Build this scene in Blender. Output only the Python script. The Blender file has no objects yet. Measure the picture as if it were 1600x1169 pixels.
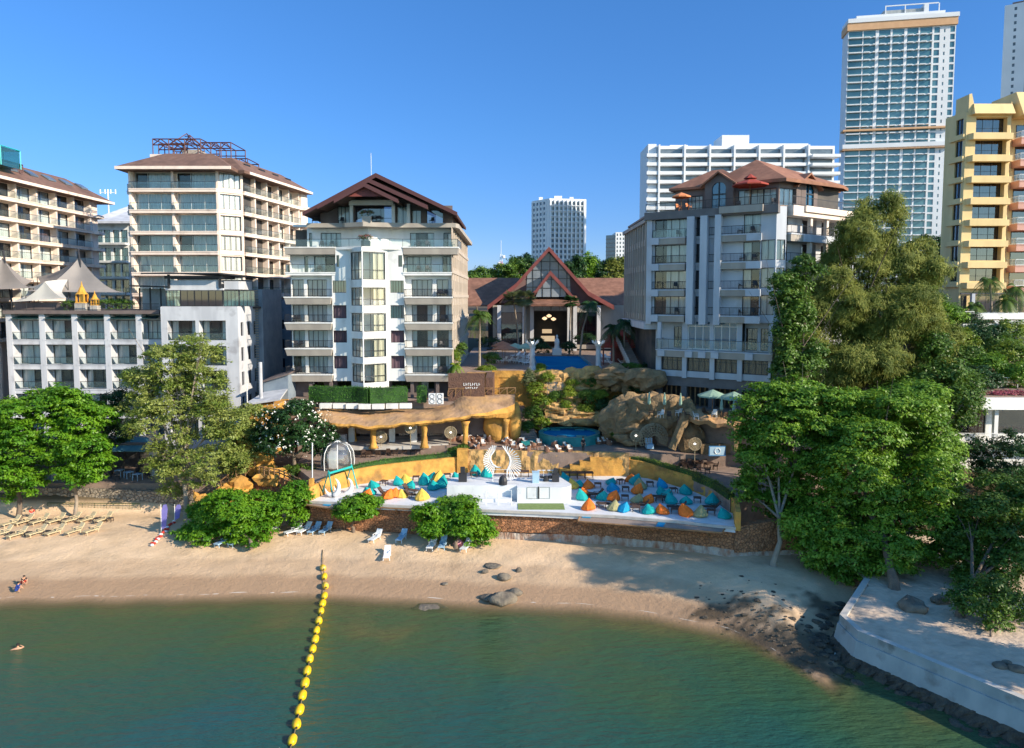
import bpy, math, random
import numpy as np
from mathutils import Vector
R = math.radians
scene = bpy.context.scene
# ---------------------------------------------------------------- camera
FPX, CXP, CYP, PITCH, CAMZ = 1100.0, 800.0, 542.0, R(4.0), 25.0
cam_d = bpy.data.cameras.new('camera'); cam = bpy.data.objects.new('camera', cam_d)
scene.collection.objects.link(cam); scene.camera = cam
cam.location = (0, 0, CAMZ); cam.rotation_euler = (R(90) - PITCH, 0, 0)
cam_d.sensor_fit = 'HORIZONTAL'; cam_d.sensor_width = 36.0; cam_d.lens = 36.0 * FPX / 1600.0
cam_d.shift_y = -(584.5 - CYP) / 1600.0
cam_d.clip_start = 0.5; cam_d.clip_end = 9000
scene.render.resolution_x, scene.render.resolution_y = 1024, 748
# ---------------------------------------------------------------- light
SUN_AZ, SUN_EL = 62.0, 26.0          # degrees right of straight behind the camera, elevation
sv = Vector((math.sin(R(SUN_AZ)) * math.cos(R(SUN_EL)), -math.cos(R(SUN_AZ)) * math.cos(R(SUN_EL)), math.sin(R(SUN_EL))))
sl = bpy.data.lights.new('sun', 'SUN'); sl.energy = 4.8; sl.angle = R(0.5); sl.color = (1.0, 0.87, 0.68)
so = bpy.data.objects.new('sun', sl); scene.collection.objects.link(so)
so.rotation_euler = sv.to_track_quat('Z', 'Y').to_euler()
w = bpy.data.worlds.new('World'); scene.world = w; w.use_nodes = True
nt = w.node_tree; bg = nt.nodes['Background']; sky = nt.nodes.new('ShaderNodeTexSky')
sky.sky_type = 'NISHITA'; sky.sun_disc = False; sky.sun_elevation = R(SUN_EL); sky.sun_rotation = R(180 - SUN_AZ)
sky.altitude = 0; sky.air_density = 1.0; sky.dust_density = 0.1; sky.ozone_density = 4.0
hs = nt.nodes.new('ShaderNodeHueSaturation'); hs.inputs['Saturation'].default_value = 1.2; hs.inputs['Value'].default_value = 1.0
tc = nt.nodes.new('ShaderNodeTexCoord'); sx = nt.nodes.new('ShaderNodeSeparateXYZ'); nt.links.new(tc.outputs['Generated'], sx.inputs[0])
rp = nt.nodes.new('ShaderNodeValToRGB'); nt.links.new(sx.outputs[2], rp.inputs[0]); e = rp.color_ramp.elements
e[0].position = 0.0; e[0].color = (0.34, 0.40, 0.66, 1); e[1].position = 0.42; e[1].color = (0.66, 0.72, 0.84, 1); q = e.new(0.62); q.color = (1.35, 1.27, 1.18, 1)
q = e.new(0.10); q.color = (0.38, 0.46, 0.68, 1); q = e.new(0.22); q.color = (0.48, 0.58, 0.74, 1)
tint = nt.nodes.new('ShaderNodeMix'); tint.data_type = 'RGBA'; tint.blend_type = 'MULTIPLY'; tint.inputs[0].default_value = 1.0
az = nt.nodes.new('ShaderNodeMapRange'); az.interpolation_type = 'SMOOTHSTEP'; az.inputs[1].default_value = -0.25; az.inputs[2].default_value = 0.45; nt.links.new(sx.outputs[1], az.inputs[0])
bk = nt.nodes.new('ShaderNodeMix'); bk.data_type = 'RGBA'; nt.links.new(az.outputs[0], bk.inputs[0]); bk.inputs[6].default_value = (1.25, 1.17, 1.06, 1); nt.links.new(rp.outputs[0], bk.inputs[7])
nt.links.new(bk.outputs[2], tint.inputs[7])
nt.links.new(sky.outputs[0], hs.inputs['Color']); nt.links.new(hs.outputs[0], tint.inputs[6]); nt.links.new(tint.outputs[2], bg.inputs[0]); bg.inputs[1].default_value = 0.15
scene.view_settings.view_transform = 'Standard'; scene.view_settings.look = 'None'
scene.view_settings.exposure = 0.7; scene.view_settings.gamma = 1.0
scene.render.engine = 'CYCLES'
try:
 scene.cycles.max_bounces = 6; scene.cycles.transparent_max_bounces = 12; scene.cycles.use_denoising = True
 scene.cycles.caustics_reflective = False; scene.cycles.caustics_refractive = False
except Exception: pass
COL = scene.collection
# ---------------------------------------------------------------- picture rays -> real places
def P(px, py, Y=None, z=None):
 u = (px - CXP) / FPX; v = (py - CYP) / FPX
 d = Vector((u, math.cos(PITCH) - v * math.sin(PITCH), -math.sin(PITCH) - v * math.cos(PITCH)))
 t = Y / d.y if Y is not None else (z - CAMZ) / d.z
 return Vector((d.x * t, d.y * t, CAMZ + d.z * t))
def XX(px, Y, py=465): return P(px, py, Y=Y).x
def ZZ(py, Y): return P(800, py, Y=Y).z
# ---------------------------------------------------------------- materials
MT = {}
def pmat(name, c1, c2=None, scale=1.0, rough=0.7, bump=0.0, bscale=None, stretch=(1, 1, 1), metal=0.0, spec=0.4,
         lo=0.35, hi=0.65, detail=4, c3=None, s3=0.2, f3=0.5, emit=None):
 m = bpy.data.materials.new(name); m.use_nodes = True; n = m.node_tree.nodes; l = m.node_tree.links
 b = n['Principled BSDF']; b.inputs['Roughness'].default_value = rough; b.inputs['Metallic'].default_value = metal
 b.inputs['Specular IOR Level'].default_value = spec
 b.inputs['Base Color'].default_value = (*c1, 1)
 geo = n.new('ShaderNodeNewGeometry'); mp = n.new('ShaderNodeMapping'); mp.inputs['Scale'].default_value = stretch
 l.new(geo.outputs['Position'], mp.inputs[0])
 if c2 is not None:
  t = n.new('ShaderNodeTexNoise'); t.inputs['Scale'].default_value = scale; t.inputs['Detail'].default_value = detail
  l.new(mp.outputs[0], t.inputs[0])
  r = n.new('ShaderNodeMapRange'); r.inputs[1].default_value = lo; r.inputs[2].default_value = hi
  l.new(t.outputs[0], r.inputs[0])
  mx = n.new('ShaderNodeMix'); mx.data_type = 'RGBA'; mx.inputs[6].default_value = (*c1, 1); mx.inputs[7].default_value = (*c2, 1)
  l.new(r.outputs[0], mx.inputs[0]); out = mx.outputs[2]
  if c3 is not None:
   t2 = n.new('ShaderNodeTexNoise'); t2.inputs['Scale'].default_value = s3; t2.inputs['Detail'].default_value = 6
   l.new(geo.outputs['Position'], t2.inputs[0])
   r2 = n.new('ShaderNodeMapRange'); r2.inputs[1].default_value = f3; r2.inputs[2].default_value = f3 + 0.15
   l.new(t2.outputs[0], r2.inputs[0])
   m2 = n.new('ShaderNodeMix'); m2.data_type = 'RGBA'; m2.inputs[7].default_value = (*c3, 1)
   l.new(r2.outputs[0], m2.inputs[0]); l.new(out, m2.inputs[6]); out = m2.outputs[2]
  l.new(out, b.inputs['Base Color'])
 if bump:
  t = n.new('ShaderNodeTexNoise'); t.inputs['Scale'].default_value = bscale or scale * 3; t.inputs['Detail'].default_value = 5
  l.new(mp.outputs[0], t.inputs[0])
  bp = n.new('ShaderNodeBump'); bp.inputs['Strength'].default_value = min(1, bump); bp.inputs['Distance'].default_value = 0.12 * max(1, bump)
  l.new(t.outputs[0], bp.inputs['Height']); l.new(bp.outputs[0], b.inputs['Normal'])
 if emit:
  b.inputs['Emission Color'].default_value = (*emit[:3], 1); b.inputs['Emission Strength'].default_value = emit[3]
 MT[name] = m; return m
def glassmat(name, tint, refl=0.12, rough=0.03, body=0.0, bodycol=(0.02, 0.03, 0.04)):
 m = bpy.data.materials.new(name); m.use_nodes = True; n = m.node_tree.nodes; l = m.node_tree.links
 for x in list(n): n.remove(x)
 o = n.new('ShaderNodeOutputMaterial'); tr = n.new('ShaderNodeBsdfTransparent'); tr.inputs[0].default_value = (*tint, 1)
 g = n.new('ShaderNodeBsdfGlossy'); g.inputs['Roughness'].default_value = rough; g.inputs[0].default_value = (0.9, 0.95, 1, 1)
 d = n.new('ShaderNodeBsdfDiffuse'); d.inputs[0].default_value = (*bodycol, 1)
 m1 = n.new('ShaderNodeMixShader'); m1.inputs[0].default_value = body; l.new(tr.outputs[0], m1.inputs[1]); l.new(d.outputs[0], m1.inputs[2])
 fr = n.new('ShaderNodeFresnel'); fr.inputs[0].default_value = 1.5
 ad = n.new('ShaderNodeMath'); ad.operation = 'ADD'; ad.inputs[1].default_value = refl; ad.use_clamp = True; l.new(fr.outputs[0], ad.inputs[0])
 m2 = n.new('ShaderNodeMixShader'); l.new(ad.outputs[0], m2.inputs[0]); l.new(m1.outputs[0], m2.inputs[1]); l.new(g.outputs[0], m2.inputs[2])
 l.new(m2.outputs[0], o.inputs[0]); MT[name] = m; return m
def leafmat(name, c1, c2, c3=None, trans=0.25, rough=0.45, cscale=0.6):
 m = bpy.data.materials.new(name); m.use_nodes = True; n = m.node_tree.nodes; l = m.node_tree.links
 b = n['Principled BSDF']; b.inputs['Roughness'].default_value = rough; b.inputs['Specular IOR Level'].default_value = 0.35
 geo = n.new('ShaderNodeNewGeometry')
 mx = n.new('ShaderNodeMix'); mx.data_type = 'RGBA'; mx.inputs[6].default_value = (*c1, 1); mx.inputs[7].default_value = (*c2, 1)
 l.new(geo.outputs['Random Per Island'], mx.inputs[0]); out = mx.outputs[2]
 t = n.new('ShaderNodeTexNoise'); t.inputs['Scale'].default_value = cscale; t.inputs['Detail'].default_value = 2; l.new(geo.outputs['Position'], t.inputs[0])
 r = n.new('ShaderNodeMapRange'); r.inputs[1].default_value = 0.42; r.inputs[2].default_value = 0.62; l.new(t.outputs[0], r.inputs[0])
 m2 = n.new('ShaderNodeMix'); m2.data_type = 'RGBA'; c = c3 or tuple(x * 0.7 for x in c1); m2.inputs[7].default_value = (*c, 1)
 l.new(r.outputs[0], m2.inputs[0]); l.new(out, m2.inputs[6]); out = m2.outputs[2]
 l.new(out, b.inputs['Base Color'])
 tl = n.new('ShaderNodeBsdfTranslucent'); l.new(out, tl.inputs[0])
 ms = n.new('ShaderNodeMixShader'); ms.inputs[0].default_value = trans
 l.new(b.outputs[0], ms.inputs[1]); l.new(tl.outputs[0], ms.inputs[2]); l.new(ms.outputs[0], n['Material Output'].inputs[0])
 MT[name] = m; return m
def tilemat(name, c1, c2, row=0.38):
 m = pmat(name, c1, c2, scale=1.2, rough=0.75, bump=0, c3=tuple(x * 0.6 for x in c1), s3=0.35, f3=0.52)
 n = m.node_tree.nodes; l = m.node_tree.links; geo = [x for x in n if x.type == 'NEW_GEOMETRY'][0]
 wv = n.new('ShaderNodeTexWave'); wv.wave_type = 'BANDS'; wv.bands_direction = 'Z'; wv.wave_profile = 'SAW'
 wv.inputs['Scale'].default_value = 0.314 / row; wv.inputs['Distortion'].default_value = 0.3
 l.new(geo.outputs['Position'], wv.inputs[0])
 bp = n.new('ShaderNodeBump'); bp.inputs['Strength'].default_value = 0.8; bp.inputs['Distance'].default_value = 0.08
 l.new(wv.outputs['Fac'], bp.inputs['Height']); l.new(bp.outputs[0], n['Principled BSDF'].inputs['Normal']); return m
def stonemat(name, c1, c2, mortar, scale=1.2, bump=1.0):
 m = bpy.data.materials.new(name); m.use_nodes = True; n = m.node_tree.nodes; l = m.node_tree.links
 b = n['Principled BSDF']; b.inputs['Roughness'].default_value = 0.85
 geo = n.new('ShaderNodeNewGeometry'); v = n.new('ShaderNodeTexVoronoi'); v.inputs['Scale'].default_value = scale
 v2 = n.new('ShaderNodeTexVoronoi'); v2.feature = 'DISTANCE_TO_EDGE'; v2.inputs['Scale'].default_value = scale
 l.new(geo.outputs['Position'], v.inputs[0]); l.new(geo.outputs['Position'], v2.inputs[0])
 sp = n.new('ShaderNodeSeparateColor'); l.new(v.outputs['Color'], sp.inputs[0])
 mx = n.new('ShaderNodeMix'); mx.data_type = 'RGBA'; mx.inputs[6].default_value = (*c1, 1); mx.inputs[7].default_value = (*c2, 1); l.new(sp.outputs[0], mx.inputs[0])
 r = n.new('ShaderNodeMapRange'); r.inputs[1].default_value = 0.02; r.inputs[2].default_value = 0.09; l.new(v2.outputs['Distance'], r.inputs[0])
 m2 = n.new('ShaderNodeMix'); m2.data_type = 'RGBA'; m2.inputs[6].default_value = (*mortar, 1); l.new(r.outputs[0], m2.inputs[0]); l.new(mx.outputs[2], m2.inputs[7])
 l.new(m2.outputs[2], b.inputs['Base Color'])
 nz = n.new('ShaderNodeTexNoise'); nz.inputs['Scale'].default_value = 6; l.new(geo.outputs['Position'], nz.inputs[0])
 ad = n.new('ShaderNodeMath'); ad.operation = 'ADD'; l.new(r.outputs[0], ad.inputs[0]); l.new(nz.outputs[0], ad.inputs[1])
 bp = n.new('ShaderNodeBump'); bp.inputs['Strength'].default_value = 0.9; bp.inputs['Distance'].default_value = 0.12 * bump
 l.new(ad.outputs[0], bp.inputs['Height']); l.new(bp.outputs[0], b.inputs['Normal']); MT[name] = m; return m
pmat('white_wall', (0.78, 0.78, 0.76), (0.66, 0.66, 0.64), 0.8, 0.8, stretch=(1, 1, 0.25), c3=(0.50, 0.49, 0.46), s3=0.5, f3=0.60)
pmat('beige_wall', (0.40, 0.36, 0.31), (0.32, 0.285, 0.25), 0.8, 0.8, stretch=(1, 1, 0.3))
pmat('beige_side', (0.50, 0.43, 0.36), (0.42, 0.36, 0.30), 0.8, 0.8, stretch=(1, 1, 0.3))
pmat('shade_tinted_white', (0.50, 0.53, 0.58), (0.42, 0.45, 0.50), 0.8, 0.8, stretch=(1, 1, 0.25), c3=(0.38, 0.38, 0.38), s3=0.5, f3=0.60)  # white wall copy, darkened and blued: facade shade painted into its colour
pmat('cream_wall', (0.84, 0.70, 0.60), (0.72, 0.59, 0.50), 0.7, 0.8, stretch=(1, 1, 0.3), c3=(0.42, 0.34, 0.29), s3=0.5, f3=0.62)
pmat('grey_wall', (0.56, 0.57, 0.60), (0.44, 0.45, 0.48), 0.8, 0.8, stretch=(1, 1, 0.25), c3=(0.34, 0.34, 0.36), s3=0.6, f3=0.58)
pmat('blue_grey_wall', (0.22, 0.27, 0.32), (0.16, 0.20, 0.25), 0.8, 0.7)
pmat('brown_wall', (0.17, 0.135, 0.125), (0.13, 0.10, 0.095), 0.8, 0.8)
pmat('dark_grey_band', (0.17, 0.155, 0.155), (0.13, 0.12, 0.12), 0.8, 0.8)
pmat('interior', (0.045, 0.045, 0.05), (0.10, 0.09, 0.08), 0.5, 0.8)  # near black: the dimness of unlit rooms is put into this colour
pmat('room_wall', (0.30, 0.28, 0.25), (0.20, 0.19, 0.18), 0.5, 0.8)
pmat('dark_metal', (0.025, 0.026, 0.03), None, rough=0.45)
pmat('maroon_steel', (0.09, 0.035, 0.035), None, rough=0.6)
pmat('maroon_paint', (0.22, 0.06, 0.055), (0.16, 0.045, 0.04), 1, 0.7)
pmat('white_metal', (0.78, 0.78, 0.76), None, rough=0.4)
pmat('curtain', (0.88, 0.88, 0.86), (0.66, 0.66, 0.65), 3.0, 0.9, stretch=(4, 4, 0.15))
pmat('cream_curtain', (0.66, 0.62, 0.48), (0.46, 0.43, 0.33), 3.0, 0.9, stretch=(4, 4, 0.15))
pmat('brown_blind', (0.16, 0.10, 0.065), (0.11, 0.07, 0.045), 2.0, 0.8, stretch=(3, 3, 0.3))
pmat('maroon_blind', (0.14, 0.085, 0.10), (0.10, 0.06, 0.075), 2.0, 0.8, stretch=(3, 3, 0.3))
tilemat('brown_tiles', (0.20, 0.115, 0.085), (0.145, 0.085, 0.065))
tilemat('red_tiles', (0.33, 0.155, 0.095), (0.24, 0.11, 0.07))
tilemat('dark_tiles', (0.10, 0.062, 0.05), (0.075, 0.045, 0.038))
tilemat('lobby_tiles', (0.27, 0.135, 0.09), (0.19, 0.09, 0.06))
pmat('yellow_wall', (0.76, 0.57, 0.28), (0.66, 0.49, 0.24), 0.6, 0.8, stretch=(1, 1, 0.3))
pmat('pink_wall', (0.62, 0.34, 0.27), (0.54, 0.29, 0.23), 0.6, 0.8)
pmat('ochre_plaster', (0.60, 0.32, 0.07), (0.46, 0.23, 0.05), 0.9, 0.85, bump=1.0, bscale=1.6, c3=(0.26, 0.15, 0.05), s3=0.45, f3=0.55)
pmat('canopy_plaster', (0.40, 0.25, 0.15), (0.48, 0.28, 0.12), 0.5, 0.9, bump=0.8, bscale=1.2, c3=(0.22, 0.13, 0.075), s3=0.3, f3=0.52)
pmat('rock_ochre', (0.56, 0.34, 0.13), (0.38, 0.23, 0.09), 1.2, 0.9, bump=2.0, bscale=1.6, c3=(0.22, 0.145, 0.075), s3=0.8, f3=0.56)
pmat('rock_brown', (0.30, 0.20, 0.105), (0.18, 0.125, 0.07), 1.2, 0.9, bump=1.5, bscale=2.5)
pmat('rock_grey', (0.20, 0.17, 0.13), (0.12, 0.10, 0.08), 1.6, 0.9, bump=1.2, bscale=3)
stonemat('rubble_stone', (0.46, 0.21, 0.10), (0.32, 0.14, 0.065), (0.22, 0.11, 0.06), 3.6)
stonemat('sea_stone', (0.34, 0.28, 0.21), (0.22, 0.19, 0.155), (0.15, 0.125, 0.10), 2.4)
pmat('plaster_brown', (0.15, 0.08, 0.055), (0.11, 0.06, 0.045), 2, 0.9, bump=1.0, bscale=5)
pmat('deck_white', (0.70, 0.71, 0.73), (0.61, 0.63, 0.66), 0.7, 0.6, c3=(0.50, 0.52, 0.55), s3=0.9, f3=0.58)
pmat('paving', (0.30, 0.215, 0.17), (0.22, 0.16, 0.13), 1.2, 0.85, bump=0.3, bscale=6)
pmat('tile_floor', (0.40, 0.36, 0.32), (0.32, 0.29, 0.26), 1.0, 0.6)
pmat('wood', (0.30, 0.17, 0.08), (0.20, 0.11, 0.05), 2, 0.8, stretch=(1, 1, 1), bump=0.4)
pmat('dark_wood', (0.075, 0.04, 0.025), (0.05, 0.028, 0.018), 3, 0.6)
pmat('wicker', (0.28, 0.14, 0.085), (0.17, 0.085, 0.055), 8, 0.8, bump=0.4, bscale=25)
pmat('dark_wicker', (0.06, 0.035, 0.03), (0.10, 0.06, 0.045), 8, 0.8)
pmat('cushion', (0.72, 0.70, 0.66), (0.62, 0.60, 0.56), 3, 0.9)
pmat('rattan_pale', (0.42, 0.34, 0.22), (0.30, 0.24, 0.15), 4, 0.8)
for nm, c in dict(teal=(0.0, 0.36, 0.35), blue=(0.0, 0.30, 0.55), orange=(1.0, 0.20, 0.02), yellow=(0.78, 0.50, 0.08), khaki=(0.36, 0.33, 0.16)).items():
 pmat('bag_' + nm, c, tuple(x * 0.8 for x in c), 3, 0.75, bump=0.5, bscale=5)
pmat('tan_plastic', (0.62, 0.50, 0.30), (0.54, 0.43, 0.26), 5, 0.6)
pmat('white_plastic', (0.76, 0.77, 0.78), None, rough=0.45)
pmat('blue_plastic', (0.36, 0.52, 0.66), None, rough=0.45)
pmat('dark_plastic', (0.03, 0.03, 0.035), None, rough=0.5)
pmat('buoy_yellow', (0.80, 0.50, 0.005), (0.70, 0.42, 0.02), 4, 0.35, c3=(0.62, 0.50, 0.22), s3=1.2, f3=0.60)
pmat('rope', (0.22, 0.15, 0.08), None, rough=0.9)
pmat('concrete', (0.40, 0.42, 0.42), (0.30, 0.33, 0.34), 1.0, 0.85, bump=0.3, bscale=8, stretch=(1, 1, 0.5), c3=(0.20, 0.20, 0.19), s3=0.7, f3=0.58)
pmat('concrete_top', (0.52, 0.49, 0.45), (0.42, 0.40, 0.37), 1.5, 0.85)
pmat('algae_rock', (0.045, 0.038, 0.03), (0.10, 0.085, 0.065), 1.5, 0.85, bump=1.5, bscale=5)
pmat('teal_metal', (0.02, 0.42, 0.40), None, rough=0.4)
pmat('membrane', (0.30, 0.27, 0.25), (0.23, 0.21, 0.20), 0.3, 0.7)
pmat('membrane_white', (0.50, 0.48, 0.44), (0.42, 0.40, 0.37), 0.5, 0.7)
pmat('gold', (0.85, 0.45, 0.07), (0.7, 0.34, 0.05), 3, 0.35, metal=0.3)
pmat('parasol_green', (0.28, 0.42, 0.33), (0.22, 0.34, 0.27), 2, 0.85)
pmat('parasol_brown', (0.36, 0.17, 0.10), (0.28, 0.13, 0.08), 2, 0.85)
pmat('parasol_red', (0.36, 0.06, 0.04), (0.28, 0.045, 0.03), 2, 0.85)
pmat('parasol_orange', (0.66, 0.24, 0.10), None, rough=0.85)
pmat('pool_tile', (0.02, 0.22, 0.30), (0.015, 0.16, 0.23), 0.5, 0.3)
pmat('teal_tile', (0.03, 0.26, 0.26), (0.02, 0.19, 0.20), 1.5, 0.35)
pmat('carpet_green', (0.20, 0.27, 0.09), (0.16, 0.22, 0.07), 3, 0.95)
pmat('net_cloth', (0.32, 0.25, 0.21), (0.26, 0.20, 0.17), 6, 0.9)
pmat('skin', (0.55, 0.30, 0.19), None, rough=0.55)
pmat('cloth_dark', (0.02, 0.02, 0.025), None, rough=0.9)
pmat('cloth_blue', (0.02, 0.05, 0.25), None, rough=0.9)
pmat('cloth_red', (0.55, 0.05, 0.03), None, rough=0.9)
pmat('cloth_pink', (0.70, 0.20, 0.28), (0.6, 0.35, 0.4), 6, 0.9)
pmat('hair', (0.015, 0.01, 0.008), None, rough=0.6)
pmat('flag_purple', (0.22, 0.20, 0.52), (0.17, 0.15, 0.44), 2, 0.8)
pmat('bark', (0.20, 0.15, 0.11), (0.12, 0.09, 0.07), 2.5, 0.9, bump=0.8, stretch=(1, 1, 0.3))
pmat('bark_pale', (0.34, 0.28, 0.21), (0.24, 0.19, 0.15), 2.5, 0.9, bump=0.6, stretch=(1, 1, 0.3))
pmat('petal', (0.85, 0.83, 0.74), None, rough=0.6)
pmat('bougainvillea', (0.42, 0.07, 0.13), (0.3, 0.1, 0.09), 3, 0.8)
pmat('soil', (0.12, 0.085, 0.06), (0.08, 0.06, 0.045), 1.5, 0.95)
pmat('lamp_warm', (0.9, 0.7, 0.45), None, emit=(1.0, 0.72, 0.42, 0.8))
pmat('lamp_white', (0.9, 0.9, 0.85), None, emit=(1.0, 0.93, 0.8, 1.2))
pmat('sign_blue', (0.05, 0.20, 0.42), None, rough=0.5)
pmat('sign_white', (0.8, 0.8, 0.8), None, rough=0.5)
pmat('awning_teal', (0.10, 0.26, 0.30), (0.08, 0.21, 0.25), 1, 0.7)
pmat('tower_white', (0.74, 0.76, 0.78), (0.68, 0.70, 0.72), 0.1, 0.8)
pmat('tower_brown', (0.34, 0.30, 0.27), (0.28, 0.25, 0.22), 0.1, 0.8)
pmat('tower_orange', (0.66, 0.40, 0.22), (0.60, 0.35, 0.19), 0.5, 0.8)
pmat('tower_glass', (0.035, 0.12, 0.15), (0.10, 0.22, 0.25), 0.12, 0.12, spec=0.9)
pmat('tower_window', (0.06, 0.075, 0.09), (0.16, 0.19, 0.21), 0.2, 0.15, spec=0.8)
pmat('tower_blue', (0.05, 0.10, 0.16), (0.07, 0.13, 0.2), 0.2, 0.2, spec=0.8)
pmat('mast_red', (0.6, 0.10, 0.08), None)
glassmat('glass', (0.95, 0.99, 0.99), 0.03, body=0.04, bodycol=(0.05, 0.09, 0.10))
glassmat('glass_blue', (0.20, 0.50, 0.70), 0.06, body=0.7, bodycol=(0.01, 0.12, 0.24))
glassmat('glass_green', (0.45, 0.72, 0.68), 0.10, body=0.35, bodycol=(0.03, 0.16, 0.17))
glassmat('glass_dark', (0.35, 0.33, 0.36), 0.08, body=0.3, bodycol=(0.03, 0.025, 0.03))
glassmat('rail_glass', (0.86, 0.94, 0.94), 0.02, body=0.06, bodycol=(0.25, 0.35, 0.36))
glassmat('clear_dome', (0.93, 0.95, 0.95), 0.05, body=0.12, bodycol=(0.6, 0.62, 0.62))
leafmat('leaf_bright', (0.10, 0.25, 0.012), (0.19, 0.36, 0.02), (0.065, 0.19, 0.01), trans=.32)
leafmat('leaf_almond', (0.14, 0.27, 0.024), (0.26, 0.42, 0.04), (0.08, 0.185, 0.016), trans=.32)
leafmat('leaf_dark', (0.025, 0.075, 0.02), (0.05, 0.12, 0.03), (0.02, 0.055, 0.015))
leafmat('leaf_pale', (0.24, 0.29, 0.065), (0.38, 0.42, 0.12), (0.17, 0.24, 0.04), trans=.35)
leafmat('leaf_casuarina', (0.19, 0.225, 0.04), (0.33, 0.34, 0.07), (0.11, 0.15, 0.025), rough=0.7, trans=.35)
leafmat('leaf_mid', (0.08, 0.16, 0.022), (0.15, 0.25, 0.035), (0.055, 0.12, 0.018), trans=.3)
leafmat('leaf_yellow', (0.16, 0.24, 0.02), (0.26, 0.30, 0.03), (0.09, 0.17, 0.015))
leafmat('leaf_hedge', (0.06, 0.19, 0.015), (0.10, 0.26, 0.025), (0.045, 0.15, 0.012))
leafmat('leaf_palm', (0.06, 0.13, 0.025), (0.14, 0.20, 0.03), (0.05, 0.11, 0.02))
leafmat('leaf_grey', (0.14, 0.17, 0.07), (0.20, 0.23, 0.10), (0.09, 0.12, 0.05))
# ---------------------------------------------------------------- mesh builder
def wl(o):
 v = Vector((0, 0, 0))
 while o is not None: v += o.location; o = o.parent
 return v
def T(o, label=None, cat=None, group=None, kind=None):
 if label: o['label'] = label
 if cat: o['category'] = cat
 if group: o['group'] = group
 if kind: o['kind'] = kind
 return o
def empty(name, loc, label=None, cat=None, group=None):
 o = bpy.data.objects.new(name, None); o.location = loc; o.empty_display_size = 0.3; COL.objects.link(o); return T(o, label, cat, group)
def copy_tree(o, parent=None):
 c = o.copy(); COL.objects.link(c)
 if parent is not None: c.parent = parent
 for ch in [x for x in KIDS.get(o.name, [])]: copy_tree(ch, c)
 return c
KIDS = {}
def adopt(ch, parent):
 ch.parent = parent; KIDS.setdefault(parent.name, []).append(ch)
class Fr:
 def __init__(s, x, y, deg, z=0.0):
  s.x, s.y, s.z, s.a = x, y, z, R(deg); s.u = (math.cos(s.a), math.sin(s.a)); s.n = (math.sin(s.a), -math.cos(s.a))
 def pt(s, u, v, z): return Vector((s.x + s.u[0] * u + s.n[0] * v, s.y + s.u[1] * u + s.n[1] * v, s.z + z))
W0 = Fr(0, 0, 0)
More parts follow.
